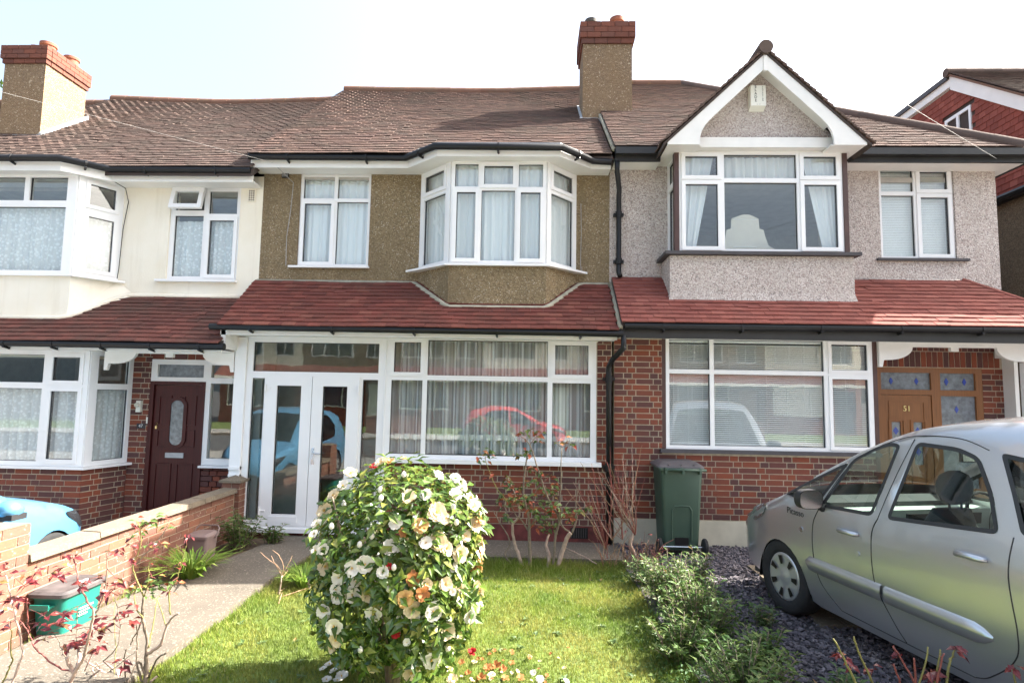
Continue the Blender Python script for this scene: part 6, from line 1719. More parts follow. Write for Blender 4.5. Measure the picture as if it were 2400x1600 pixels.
def leaves_part(parent, P, D, N, L, Wd, mat, limit=300, name='foliage'):
    """nearest leaves as objects, the others one joined part"""
    P = np.asarray(P); order = np.argsort(np.linalg.norm(P-np.array(CAM), axis=1)); D = np.asarray(D); N = np.asarray(N); L = np.asarray(L); Wd = np.asarray(Wd)
    for i in order[:limit]: leaf_obj(parent, P[i], D[i], N[i], float(L[i]), mat, float(Wd[i]/L[i]/.42))
    r = order[limit:]
    if len(r):
        V, T = leaf_arrays(P[r], D[r], N[r], L[r], Wd[r]); o = arr_mesh(name, V, T, M[mat], parent); o['kind'] = 'stuff'
npr = np.random.default_rng(21)
# ---------------------------------------------------------------- flowers
def flower_mesh(name, mat, rings, R0, cup, ragged=0.0, stamen=True, seed=0):
    g = random.Random(seed); b = MB()
    for ri, (cnt, rad, tilt, wd) in enumerate(rings):
        for k in range(cnt):
            a = 2*math.pi*(k+.5*(ri % 2))/cnt+g.uniform(-.12, .12); rr = rad*R0*g.uniform(.88, 1.08); tl = tilt+g.uniform(-.15, .15)+g.uniform(-ragged, ragged)
            e = Vector((math.cos(a), math.sin(a), 0)); w = Vector((-math.sin(a), math.cos(a), 0)); z = Vector((0, 0, 1))
            V = []
            for i, t in enumerate((.05, .4, .75, 1.0)):
                hw = wd*R0*(.25, .85, 1.0, .55)[i]*.5
                p = e*rr*t*math.cos(tl*t*.6+.1)+z*(rr*t*math.sin(tl)*.9 + ri*.004 - cup*t*t*R0*.3)
                for q in (-1, 0, 1): V.append(p+w*hw*q+z*(abs(q)*.10*R0*t + (g.uniform(-.06, .06)*R0 if i > 1 else 0)))
            F = []
            for i in range(3):
                for q in range(2): F.append((i*3+q, i*3+q+1, (i+1)*3+q+1, (i+1)*3+q))
            b.add(V, F, 0)
    if stamen:
        b.add([(0, 0, .05)]+[(.2*math.cos(t), .2*math.sin(t), .02) for t in [math.pi*k/4 for k in range(8)]], [(0, 1+k, 1+(k+1) % 8) for k in range(8)], 1)
        for k in range(14):
            a = g.uniform(0, 6.28); r = g.uniform(0, .16)*R0; p = Vector((math.cos(a)*r, math.sin(a)*r, .0))
            b.tube([p*.4, p+Vector((0, 0, .26*R0))], [.02*R0, .04*R0], 4, 1)
    me = bpy.data.meshes.new(name); me.from_pydata(b.v, [], b.f)
    me.materials.append(M[mat]); me.materials.append(M['stamen']); me.polygons.foreach_set('material_index', b.m); me.polygons.foreach_set('use_smooth', [True]*len(me.polygons)); me.update()
    return me
FL_W = [flower_mesh('flower', 'petal_white', [(7, 1, .28, .85), (6, .72, .55, .7)], 1, .2, seed=s) for s in (1, 2)]
FL_C = [flower_mesh('flower', 'petal_cream', [(8, 1, .25, .8), (7, .8, .5, .7), (6, .5, .9, .5)], 1, .2, .1, seed=s) for s in (3, 4)]
FL_P = [flower_mesh('flower', 'petal_peach', [(8, 1, .15, .75), (7, .85, .5, .7), (6, .55, .9, .5)], 1, .6, .35, False, seed=s) for s in (5, 6)]
FL_B = [flower_mesh('flower', 'petal_brown', [(7, 1, .4, .6), (6, .7, .8, .5)], 1, .8, .5, False, seed=s) for s in (7, 8)]
FL_R = [flower_mesh('flower', 'petal_red', [(7, 1, .4, .6), (6, .7, .8, .5), (4, .4, 1.2, .4)], 1, .3, .2, False, seed=9)]
FLS = {'w': FL_W, 'c': FL_C, 'p': FL_P, 'b': FL_B, 'r': FL_R}
# ---------------------------------------------------------------- camellia
CB = Vector((-.885, -3.72, 0)); CC = np.array((-.86, -3.72, .765)); CRX, CRY, CRZ = .49, .48, .61
cam_bush = thing('camellia_bush', 'rounded camellia bush covered in cream and white blooms on the lawn', 'bush', tuple(CB))
def crown(dv, jit=0.0):
    d = np.asarray(dv, float); e = 3.1
    k = (np.abs(d[..., 0]/CRX)**e+np.abs(d[..., 1]/CRY)**e+np.abs(d[..., 2]/CRZ)**e)**(-1/e)
    lump = 1+.07*np.sin(d[..., 0]*6+d[..., 2]*5+.6)*np.sin(d[..., 1]*5+1+2*d[..., 2])+.06*np.sin(d[..., 2]*9+d[..., 0]*4)+.05*np.sin(d[..., 0]*13+1)*np.sin(d[..., 2]*11+d[..., 1]*9)
    taper = 1-.20*np.clip(-d[..., 2]-.65, 0, 1)
    return k*lump*taper
n = 6600
d = npr.normal(size=(n, 3)); d[:, 2] *= .95; d /= np.linalg.norm(d, axis=1)[:, None]
rad = crown(d)*(1-np.abs(npr.normal(0, .17, n))+npr.uniform(0, .07, n)).clip(.35, 1.10)
P = CC+d*rad[:, None]
N = d+npr.normal(0, .35, (n, 3))+np.array((0, 0, .55)); 
D = np.cross(N, npr.normal(size=(n, 3))); D = D/np.linalg.norm(D, axis=1)[:, None]+d*.55+np.array((0, 0, -.30))
L = npr.uniform(.058, .098, n); clus = np.sin(d[:, 0]*17+d[:, 2]*9)*np.sin(d[:, 2]*15+d[:, 1]*8)*np.sin(d[:, 1]*12+3)
k = (P[:, 2] > .06) & ((clus < .42) | (rad < .8*crown(d))); P, N, D, L = P[k], N[k], D[k], L[k]
leaves_part(cam_bush, P, D, N, L, L*npr.uniform(.40, .52, len(L)), 'leaf_cam', 300)
def branchy(parent, name, mat, paths, n=6):
    b = MB()
    for pts, r0, r1 in paths:
        m = len(pts); b.tube(pts, [r0+(r1-r0)*i/(m-1) for i in range(m)], n)
    return b.build(name, M[mat], parent, True)
paths = []
for i in range(9):
    a = 2*math.pi*i/9+.3; e = Vector((math.cos(a), math.sin(a), 0))
    paths.append(([CB+e*.02+Vector((0, 0, -.03)), CB+e*.05+Vector((0, 0, .18)), CB+e*.16+Vector((0, 0, .42+.05*(i % 3))), CB+e*.34+Vector((0, 0, .75+.1*(i % 2))), CB+e*.45+Vector((0, 0, 1.05+.1*(i % 3)))], .024-.001*i, .006))
branchy(cam_bush, 'trunk', 'bark', paths)
fl_list = [(835,345,'w',80),(720,365,'c',100),(1020,335,'w',80),(1075,250,'w',85),(1055,190,'w',70),(1160,180,'c',60),(1255,320,'w',70),(1190,280,'c',70),(900,450,'c',125),(945,490,'c',80),(800,540,'p',100),(680,585,'b',60),(640,520,'w',80),(835,655,'w',80),(910,640,'c',120),(960,690,'c',90),(1045,720,'c',110),(605,685,'w',105),(1085,605,'c',75),(1140,540,'c',95),(1190,690,'c',75),(440,785,'w',110),(360,815,'w',100),(275,870,'w',95),(380,900,'w',65),(190,805,'c',115),(160,690,'w',75),(100,700,'w',65),(155,430,'c',100),(115,480,'w',85),(130,535,'w',70),(110,600,'w',60),(240,350,'c',90),(255,225,'w',80),(340,205,'c',85),(500,145,'r',60),(550,135,'c',85),(605,125,'p',60),(690,90,'c',50),(360,980,'w',105),(270,1000,'w',85),(250,950,'w',70),(470,975,'c',108),(500,1100,'w',105),(175,1090,'w',92),(235,1180,'w',105),(255,1270,'c',95),(225,1330,'c',65),(695,1005,'p',112),(740,1075,'c',112),(745,880,'b',105),(810,975,'b',110),(840,920,'c',70),(875,1095,'w',110),(960,920,'c',85),(1055,940,'c',60),(1010,965,'w',45),(1000,810,'w',65),(1140,820,'b',75),(1165,930,'c',70),(1210,970,'c',85),(1150,1070,'w',65),(1110,1125,'w',85),(960,1220,'c',112),(1035,1240,'c',60),(635,1235,'r',62),(870,1400,'w',112),(735,1480,'c',112),(485,1455,'c',65),(560,840,'w',80),(590,800,'r',50),(760,1140,'w',60),(715,1290,'w',50),(1140,420,'c',60),(910,210,'w',60),(1190,760,'c',60),(660,1130,'w',40)]
def crown_hit(px_, py_):
    r = np.array(_ray(px_, py_)); r /= np.linalg.norm(r); o = np.array(CAM)
    best = None; t = 2.5
    bestd = 9
    while t < 5.5:
        p = o+r*t; q = p-CC; l = np.linalg.norm(q); f = l/crown(q/l)
        if f < bestd: bestd, bt = f, t
        if f < 1: return p
        t += .02
    q = o+r*bt-CC; l = np.linalg.norm(q)
    return CC+q/l*crown(q/l)*.98
def put_flower(p, kind, dia, up=.25):
    q = np.array(p)-CC; nrm = Vector(q).normalized()
    tocam = (CAM-Vector(p)).normalized()
    z = (nrm*.6+tocam*.55+Vector((rng.uniform(-.3, .3), rng.uniform(-.3, .3), rng.uniform(-.2, .3)))).normalized() if up else nrm
    x_ = z.orthogonal().normalized(); x_ = Matrix.Rotation(rng.uniform(0, 6.28), 3, z) @ x_; y_ = z.cross(x_)
    o = link('flower', rng.choice(FLS[kind]), cam_bush); s = dia/2
    o.matrix_basis = mat3(x_*s, y_*s, z*s, Vector(p)+z*.015)
for zx, zy, k, s in fl_list:
    px_, py_ = (700+zx/2.8)*.98, (1040+zy/2.8)*.98
    p = crown_hit(px_, py_); dist = (Vector(p)-CAM).dot(_fw)
    put_flower(p, k, s/2.8*dist/F_PX*1.12)
for i in range(34):
    a = rng.uniform(-.4, math.pi+.4); dv = np.array((math.cos(a), math.sin(a), rng.uniform(-.7, .8))); dv /= np.linalg.norm(dv)
    p = CC+dv*crown(dv); put_flower(p, rng.choice('wwccp'), rng.uniform(.07, .11), 0)
for zx, zy in ((295,390),(590,950),(480,605),(1015,415),(215,540),(690,200),(625,810),(400,660),(535,300),(980,1340),(405,1350),(540,355),(1035,515)):
    p = Vector(crown_hit((700+zx/2.8)*.98, (1040+zy/2.8)*.98)); b = MB()
    b.lathe([(.001, -.02), (.012, -.012), (.016, .0), (.012, .014), (.001, .022)], p+(CAM-p).normalized()*.02, n=10); b.build('bud', M['petal_white'], cam_bush, True)
# fallen blooms and petals
def fallen(px_, py_, kind, dia, label):
    p = atZ(px_, py_, LAWNZ+.03); o = link('fallen_bloom', rng.choice(FLS[kind])); z = Vector((rng.uniform(-.4, .4), rng.uniform(-.6, .1), 1)).normalized(); x_ = z.orthogonal().normalized(); y_ = z.cross(x_); s = dia/2
    o.matrix_basis = mat3(x_*s, y_*s, z*s, p); tag(o, label, 'flower', 'fallen blooms on the lawn')
LAB = {'w': 'white camellia bloom fallen on the grass beneath the bush', 'b': 'withered orange brown bloom lying on the lawn near the camellia', 'r': 'single deep red bloom fallen on the lawn beside the camellia', 'c': 'cream camellia bloom fallen on the lawn near the bush'}
for px_, py_, k, s in ((757,1525,'w',.08),(770,1540,'w',.09),(785,1553,'w',.09),(750,1560,'w',.07),(775,1562,'w',.07),(742,1535,'w',.06),(1085,1497,'r',.075),(1120,1533,'b',.07),(1140,1528,'b',.09),(1155,1535,'b',.07),(1175,1522,'b',.05),(1105,1556,'b',.09),(1160,1557,'b',.06),(1195,1555,'b',.06),(1060,1520,'b',.05),(1075,1545,'b',.06),(1225,1545,'w',.05),(1240,1560,'w',.06),(1300,1563,'w',.05),(1175,1495,'b',.04),(1135,1493,'b',.035),(1265,1500,'b',.035),(1305,1487,'b',.03),(1030,1535,'c',.07),(1040,1560,'c',.08),(1090,1520,'c',.05),(1000,1530,'w',.07),(1130,1550,'c',.06)):
    fallen(px_, py_, k, s, LAB[k])
for i in range(30):
    fallen(rng.gauss(1120, 90), rng.uniform(1495, 1566), 'b', rng.uniform(.02, .04), LAB['b']) if i % 2 else fallen(rng.gauss(1130, 80), rng.uniform(1500, 1566), 'c', rng.uniform(.02, .035), LAB['c'])
# ---------------------------------------------------------------- digitised cane shrubs
def zoomer(x0, y0, sc): return lambda zx, zy: ((x0+zx/sc)*.98, (y0+zy/sc)*.98)
def canes(root, zf, Y, stems, mats, spread=.12, groundz=0.0, side=None):
    """stems: (points, r0, r1, mat); returns list of 3D paths"""
    out = []
    for pts, r0, r1, mt in stems:
        dy0 = rng.uniform(-spread, spread); dy1 = dy0+rng.uniform(-spread, spread)
        P = []
        for i, (zx, zy) in enumerate(pts):
            t = i/(len(pts)-1); P.append(atY(*zf(zx, zy), Y+dy0*t+dy1*t*t*.5))
        if len(P) > 2: P = [Vector(p) for p in smooth_line(P, 4)]
        P = [p+Vector((rng.uniform(-1, 1), rng.uniform(-1, 1), rng.uniform(-1, 1)))*.004 for p in P]
        m = len(P); b = MB(); b.tube(P, [r0+(r1-r0)*i/(m-1) for i in range(m)], 6); out.append(P)
        # thorns and stubs
        if r0 > .004:
            tb = b
            for i in range(1, m-1, 2):
                a = Vector((rng.uniform(-1, 1), rng.uniform(-1, 1), rng.uniform(-.2, .8))).normalized(); tb.tube([P[i], P[i]+a*rng.uniform(.012, .022)], [.003, .0006], 4)
        b.build('stem', M[mt], root, True)
    return out
PATHS = {}
def twig_to(root, p):
    best = None
    for P_ in PATHS.get(root.name, []):
        for q in P_:
            d_ = (q-p).length
            if best is None or d_ < best[0]: best = (d_, q)
    if best and best[0] > .012:
        q = best[1]; m_ = q.lerp(p, .5)+Vector((rng.uniform(-1, 1), rng.uniform(-1, 1), .3))*best[0]*.12
        b = MB(); b.tube([q, m_, p], [.0022, .0018, .0012], 4); b.build('twig', M['bark_red'], root, True)
def cluster(root, p, mat, n, L, spread=.03, droop=-.3, wide=1.25):
    if root.name in PATHS: twig_to(root, Vector(p))
    for i in range(n):
        a = rng.uniform(0, 6.28); dv = Vector((math.cos(a), math.sin(a), droop+rng.uniform(-.4, .5)))
        leaf_obj(root, Vector(p)+Vector((rng.uniform(-1, 1), rng.uniform(-1, 1), rng.uniform(-1, 1)))*spread, dv, (rng.uniform(-.7, .7), rng.uniform(-.9, .3), 1), L*rng.uniform(.7, 1.25), mat, wide)
# red-leaved rose in the left foreground
zf = zoomer(0, 1250, 4.48)
rose = thing('rose_bush', 'red leaved rose bush with pruned pink stems beside the concrete path', 'bush', (-2.95, -4.1, 0))
st = [([(720,1700),(740,1568),(800,1430),(870,1310),(920,1150),(960,950),(990,790)], .013, .007, 'bark_pale'), ([(990,800),(940,740),(850,560),(800,380),(770,220)], .006, .004, 'bark_red'), ([(985,850),(1060,720),(1100,580),(1130,300),(1120,180)], .006, .003, 'bark'),
      ([(800,1440),(650,1420),(480,1300),(360,1180),(310,1040),(215,920)], .006, .003, 'bark_red'), ([(310,1040),(295,900),(280,680)], .004, .003, 'bark_red'), ([(80,1700),(130,1568),(190,1400),(240,1230),(190,980),(120,660),(60,430)], .008, .004, 'bark_pale'),
      ([(790,1470),(740,1400),(700,1300)], .013, .012, 'bark_pale'), ([(800,1420),(830,1340),(838,1190)], .014, .013, 'bark_pale'), ([(700,1300),(640,1180),(580,1060)], .004, .002, 'bark'), ([(800,1150),(810,950),(820,750)], .003, .002, 'bark'),
      ([(870,1320),(1000,1400),(1100,1460),(1190,1420),(1340,1300),(1440,1230)], .005, .002, 'bark_pale'), ([(30,1568),(90,1420),(130,1320),(110,1150),(125,1000)], .006, .003, 'bark_green'), ([(1090,1330),(1200,1230),(1260,1080),(1250,900),(1210,680)], .004, .002, 'bark'), ([(1190,1420),(1090,1330)], .006, .005, 'bark_pale'), ([(900,1440),(960,1260)], .003, .002, 'bark_red'), ([(360,500),(260,560),(180,640),(120,700)], .003, .002, 'bark_red')]
PATHS[rose.name] = canes(rose, zf, -3.98, st, None, .10)
for zx, zy in ((700,220),(770,230),(540,420),(620,420),(640,340),(660,440),(220,420),(350,440),(420,370),(290,510),(60,330),(40,370),(20,450),(20,520),(110,690),(70,670),(200,690),(150,740),(60,780),(40,600),(850,500),(830,540),(1080,450),(1160,520),(1220,470),(1230,540),(1050,610),(1150,630),(480,870),(430,930),(560,950),(640,860),(690,830),(650,960),(500,1040),(470,1110),(890,990),(980,980),(1020,870),(1050,980),(1120,920),(1190,930),(1060,1050),(840,1110),(900,1090),(700,1180),(740,1220),(760,1170),(950,1220),(1020,1240),(1060,1150),(1310,870),(1280,840),(1370,920),(1390,740),(1270,1360),(1240,190),(1180,180),(20,980)):
    cluster(rose, atY(*zf(zx, zy), -3.98+rng.uniform(-.12, .12)), 'leaf_red', 4, .064, .02)
rose2 = thing('rose_bush', 'yellow stemmed rose bush with sparse leaves between the path and lawn edge', 'bush', (-2.45, -3.85, 0))
st = [([(1530,1640),(1530,1440),(1540,1250),(1545,1100),(1500,900),(1515,660)], .016, .008, 'bark'), ([(1550,1260),(1680,1170),(1740,980),(1800,890),(1880,830)], .011, .005, 'bark_pale'), ([(1745,980),(1690,800),(1650,680)], .005, .002, 'bark_green'), ([(1500,900),(1400,1100),(1370,1160)], .005, .003, 'bark'), ([(1500,880),(1430,780),(1400,620),(1340,560)], .005, .002, 'bark_green'), ([(1515,660),(1420,450),(1400,320),(1450,200),(1480,50),(1470,-60),(1430,-140)], .005, .0025, 'bark_green'), ([(1440,310),(1590,140),(1710,0),(1760,-90),(1780,-160)], .004, .002, 'bark'), ([(1790,850),(1780,620),(1860,460),(1900,300),(1960,120)], .005, .002, 'bark_green'), ([(1560,1200),(1600,1000),(1640,720),(1680,650)], .005, .002, 'bark_green'), ([(1520,1500),(1460,1340),(1380,1480),(1340,1568)], .007, .004, 'bark'), ([(1560,1500),(1640,1330),(1740,1250)], .008, .004, 'bark'), ([(1500,1568),(1440,1350),(1440,1100),(1430,900)], .007, .003, 'bark'), ([(1570,1568),(1640,1500)], .01, .008, 'bark'), ([(1520,660),(1560,450),(1570,300),(1640,240)], .004, .002, 'bark_green'), ([(1260,1568),(1280,1420),(1300,1300)], .005, .003, 'bark'), ([(1320,1568),(1310,1350),(1330,1200)], .006, .003, 'bark'), ([(1410,1568),(1400,1500)], .012, .01, 'bark'), ([(1200,1480),(1220,1200),(1200,900),(1215,700)], .003, .0015, 'bark_green'), ([(1000,1500),(980,1400),(1120,1350)], .005, .003, 'bark_pale'), ([(950,1500),(1050,1420),(1010,1360)], .006, .003, 'bark_pale')]
PATHS[rose2.name] = canes(rose2, zf, -3.82, st, None, .10)
for zx, zy, mt in ((1430,-140,'leaf_mix'),(1470,-60,'leaf_mix'),(1400,-110,'leaf_red'),(1520,-130,'leaf_green'),(1590,-120,'leaf_green'),(1780,-150,'leaf_red'),(1740,-80,'leaf_mix'),(1640,-170,'leaf_mix'),(1640,120,'leaf_red'),(1580,130,'leaf_mix'),(1400,40,'leaf_red'),(1380,120,'leaf_red'),(1450,20,'leaf_mix'),(1600,460,'leaf_mix'),(1640,470,'leaf_mix'),(1500,560,'leaf_mix'),(1340,590,'leaf_mix'),(1430,570,'leaf_mix'),(1560,620,'leaf_green'),(1620,540,'leaf_green'),(1680,560,'leaf_green'),(1720,520,'leaf_green'),(1780,520,'leaf_mix'),(1780,610,'leaf_red'),(1860,510,'leaf_mix'),(1370,270,'leaf_red'),(1580,300,'leaf_mix'),(1870,330,'leaf_red'),(1960,40,'leaf_red'),(1700,110,'leaf_mix')):
    cluster(rose2, atY(*zf(zx, zy), -3.82+rng.uniform(-.1, .1)), mt, 4, .05, .022)
# rose shrub under the window
zf = zoomer(1080, 1000, 4.356)
rose3 = thing('rose_bush', 'old rose shrub with orange tinted young leaves under the wide window', 'bush', (.05, -.95, 0))
st = [([(700,1480),(705,1280),(700,1080),(690,900),(640,700),(660,420),(680,250)], .024, .006, 'bark'), ([(620,1420),(590,1300),(545,1180),(530,1000),(600,900),(560,700),(480,520)], .024, .005, 'bark_pale'), ([(940,1470),(960,1150),(1000,930),(900,750),(830,560),(770,380),(700,180),(590,80)], .016, .004, 'bark'), ([(990,1420),(1040,1260),(1080,1140),(1120,1080)], .026, .022, 'bark_pale'), ([(1120,1080),(1010,960),(1020,600),(1030,220)], .012, .004, 'bark'), ([(1130,1080),(1180,950),(1170,800),(1210,540)], .014, .003, 'bark'), ([(520,1400),(450,1300),(500,1160),(380,950),(330,850)], .012, .004, 'bark'), ([(950,880),(880,700),(860,600)], .008, .003, 'bark'), ([(500,800),(380,640),(330,560),(260,360),(250,250)], .007, .003, 'bark_green'), ([(700,1050),(760,900),(740,720),(800,600)], .010, .003, 'bark'), ([(530,1000),(460,850),(430,720)], .01, .003, 'bark'), ([(890,1450),(900,1300),(870,1210),(900,1100)], .022, .014, 'bark_pale'), ([(690,1060),(620,950),(560,900),(500,760)], .012, .004, 'bark'), ([(1020,960),(1060,840),(1110,870)], .006, .003, 'bark'), ([(700,190),(760,110),(790,60)], .005, .003, 'bark'), ([(1030,210),(960,150)], .004, .002, 'bark'), ([(1390,1400),(1200,1290),(1060,1230)], .007, .004, 'bark_pale'), ([(1000,930),(1100,760),(1180,700)], .006, .002, 'bark')]
PATHS[rose3.name] = canes(rose3, zf, -.96, st, None, .16)
for zx, zy in ((600,80),(700,60),(790,50),(810,110),(1030,140),(1120,170),(660,250),(620,300),(700,260),(250,250),(190,320),(300,310),(300,500),(480,530),(500,580),(540,620),(600,640),(640,570),(720,440),(800,470),(780,570),(840,640),(900,510),(940,570),(960,610),(880,660),(960,690),(560,690),(450,720),(430,700),(500,740),(680,760),(740,720),(790,760),(660,830),(850,800),(960,780),(1060,840),(1110,870),(1200,880),(1270,840),(860,890),(820,920),(900,970),(960,960),(780,1010),(850,1030),(920,1060),(450,940),(400,800),(1120,960),(540,780),(600,760),(640,700),(720,840),(770,860),(1000,860),(930,830)):
    cluster(rose3, atY(*zf(zx, zy), -.96+rng.uniform(-.2, .2)), 'leaf_mix', 7, .08, .045)
# bare red-twigged shrub by the downpipe
bare = thing('bare_shrub', 'leafless shrub with a fan of thin reddish twigs in front of the downpipe', 'shrub', (1.12, -.95, 0))
st = [([(1840,1500),(1780,1320),(1730,1180),(1780,1060)], .024, .02, 'bark_pale')]
canes(bare, zf, -.92, st, None, .05)
for i in range(54):
    x0, y0 = rng.choice([(1780,1060),(1700,1000),(1780,1100),(1540,1150),(1480,1250),(1650,1150)])
    x1 = x0+rng.gauss(-90, 160); y1 = rng.uniform(180, 800)
    bx = rng.uniform(-60, 60); r0 = rng.uniform(.004, .009)
    canes(bare, zf, -.92, [([(x0, y0), ((x0*2+x1)/3+bx, (y0*2+y1)/3), ((x0+2*x1)/3+bx*.6, (y0+2*y1)/3), (x1, y1)], r0*.75, .0016, rng.choice(['bark_red', 'bark_red', 'twig_tan', 'bark_pale']))], None, .14)
for i in range(70):
    x0, y0 = rng.uniform(1420, 2050), rng.uniform(1330, 1480); a = rng.uniform(-1, 1)
    canes(bare, zf, -.98, [([(x0, y0), (x0+a*60, y0-rng.uniform(80, 150)), (x0+a*rng.uniform(80, 240), y0-rng.uniform(120, 330))], .0035, .0012, rng.choice(['twig_tan', 'twig_tan', 'bark_red']))], None, .16)
for zx, zy in ((1690,1060),(1930,1090),(1870,1190),(2060,1230),(2120,1270),(2000,1150)): cluster(bare, atY(*zf(zx, zy), -1.0), 'leaf_red', 3, .04, .01)
# rose stems in the right foreground
zf = zoomer(1600, 1066, 2.936)
rose4 = thing('rose_bush', 'cut rose stems with bright red new leaves beside the silver car sill', 'bush', (1.9, -4.45, 0))
st = []
for pts in ([(1230,1660),(1190,1568),(1110,1400),(1040,1260)], [(1350,1660),(1310,1568),(1230,1390),(1175,1250)], [(1520,1660),(1500,1568),(1445,1430)], [(1620,1660),(1590,1568),(1520,1430),(1445,1310)], [(1600,1660),(1630,1568),(1690,1320)], [(1600,1600),(1590,1400)], [(1720,1660),(1745,1540),(1770,1340)], [(1830,1460),(1845,1400),(1880,1325)], [(2310,1660),(2290,1568),(2265,1440)], [(1740,1600),(1800,1360)]):
    q = list(pts); st.append(([(q[0][0]*.7+450, 2100)]+q, .008, .004, rng.choice(['bark_green', 'bark_green', 'bark_red'])))
PATHS[rose4.name] = canes(rose4, zf, -4.4, st, None, .06)
for zx, zy in ((1080,1370),(1100,1390),(1060,1375),(1145,1430),(1165,1460),(1310,1470),(1300,1490),(1880,1330),(1910,1345),(1690,1500),(1720,1490),(1740,1510),(2265,1460),(2275,1450),(1495,1375),(1700,1540)): cluster(rose4, atY(*zf(zx, zy), -4.4), 'leaf_red', 4, .055, .014)
# ---------------------------------------------------------------- clumps of strap leaves
def clump(name, c, n, h, spread, wd, mat, label):
    t = thing(name, label, 'plant', tuple(c)); V = []; T = []
    limit = 300
    for i in range(n):
        a = rng.uniform(0, 6.28); r = spread*math.sqrt(rng.random()); b0 = Vector(c)+Vector((math.cos(a), math.sin(a), 0))*r*.25
        e = Vector((math.cos(a+rng.uniform(-.6, .6)), math.sin(a+rng.uniform(-.6, .6)), 0)); H = h*rng.uniform(.6, 1.1); out = (spread*.5+r*.7)*rng.uniform(.7, 1.3)
        w = Vector((-e.y, e.x, 0))*wd*.5; pts = []
        for k, t_ in enumerate((0, .3, .6, .85, 1)):
            p = b0+e*out*t_**1.3+Vector((0, 0, H*(1.5*t_-.75*t_*t_*(1+rng.uniform(0, .3))))); s = (1, 1, .9, .6, .05)[k]; pts += [p-w*s, p+w*s]
        b = MB(); b.add(pts, [(2*k, 2*k+1, 2*k+3, 2*k+2) for k in range(4)]); b.build('leaf', M[mat], t, True)
clump('strap_leaf_plant', (-3.36, -1.80, .02), 170, .36, .30, .018, 'leaf_lily', 'bright green strap leaved clump growing against the garden wall')
clump('strap_leaf_plant', (-2.20, -1.85, -.02), 170, .27, .20, .012, 'leaf_lily', 'fine bright green leaf clump at the lawn edge behind the camellia')
# ---------------------------------------------------------------- leafy shrubs
def leafy(name, label, c, R_, n_st, h, lpl, Ls, mat, group=None, up=.6, seed=1):
    t = thing(name, label, 'shrub', tuple(c), group=group); g = random.Random(seed)
    P, D, N, L = [], [], [], []; paths = []
    for i in range(n_st):
        a = g.uniform(0, 6.28); r = R_*math.sqrt(g.random()); e = Vector((math.cos(a), math.sin(a), 0))
        p0 = Vector(c)+e*r*.45; H = h*g.uniform(.55, 1.1)*(1-.35*(r/R_)**2); p1 = Vector(c)+e*r+Vector((g.uniform(-.05, .05), g.uniform(-.05, .05), H)); mid = p0.lerp(p1, .5)+e*-.03
        pts = [p0, mid, p1]; paths.append((pts, .005, .002))
        for k in range(lpl):
            f = .25+.8*k/lpl; f = min(1, f); q = p0.lerp(mid, f*2) if f < .5 else mid.lerp(p1, f*2-1)
            b_ = k*2.4+g.uniform(-.4, .4); dv = Vector((math.cos(b_), math.sin(b_), up+g.uniform(-.5, .4)*(1.2-f)))
            P.append(tuple(q+Vector((g.uniform(-1, 1), g.uniform(-1, 1), g.uniform(-1, 1)))*.012)); D.append(tuple(dv)); N.append((g.uniform(-.5, .5), g.uniform(-.5, .5), 1)); L.append(Ls*g.uniform(.6, 1.25))
    branchy(t, 'stem', 'bark', paths, 5)
    leaves_part(t, P, D, N, L, np.array(L)*.36, mat, 120)
    return t
leafy('leafy_shrub', 'low dark green shrub growing at the foot of the wall end pillar', (-3.44, -.66, .02), .26, 34, .50, 16, .085, 'leaf_green', seed=3, up=.2)
leafy('leafy_shrub', 'hydrangea like shrublet beside the porch step', (-3.14, -.46, .02), .16, 18, .28, 11, .08, 'leaf_green', seed=4, up=.2)
specs = [(1.16,-1.55,.20,22,.30,'scrubby grey green shrub between lawn and slate next to the bare twigs'), (1.30,-2.15,.30,60,.50,'sunlit grey green shrub spilling over the lawn edge by the slate drive'), (1.62,-1.75,.18,16,.62,'taller leafy sprig rising in front of the sunlit slate'), (1.36,-2.75,.34,64,.50,'bushy green shrub half in the shadow of the silver car'), (1.92,-2.60,.13,10,.26,'low shaded shrub in the slate by the front wheel'), (1.12,-3.2,.28,36,.32,'small leafy shrub reaching over the shadowed lawn corner'), (1.66,-3.30,.26,28,.30,'shaded ground covering shrub in front of the car door'), (1.38,-3.75,.36,50,.36,'shaded leafy shrub at the near end of the planting strip'), (1.95,-3.85,.20,16,.24,'low fern like shrub beside the cut rose stems')]
for i, (x_, y_, r_, ns, h_, lb) in enumerate(specs): leafy('leafy_shrub', lb, (x_, y_, .0), r_, ns, h_, 16, .068, 'leaf_grey' if i in (0, 2, 4, 8) else 'leaf_green', seed=20+i, up=.5)
# ground cover in the planting strip
n = 9000; gx = 1.32+npr.normal(0, .26, n); gy = npr.uniform(-4.5, -1.25, n); gx += .18*np.sin(gy*2.3); k = gx > .85; gx, gy = gx[k], gy[k]; n = len(gx)
gz = np.where(gx > 1.28, .03, -.02)+npr.uniform(0, .10, n)*np.exp(-((gx-1.3)/.4)**2)
GP = np.stack([gx, gy, gz], 1); GD = npr.normal(size=(n, 3))+np.array((0, 0, .5)); GN = npr.normal(size=(n, 3))*.5+np.array((0, 0, 1)); GL = npr.uniform(.02, .05, n)
V, T = leaf_arrays(GP, GD, GN, GL, GL*.45); tag(arr_mesh('ground_cover', V, T, M['leaf_green']), 'low weedy ground cover between the lawn and the slate drive', 'ground cover', kind='stuff')
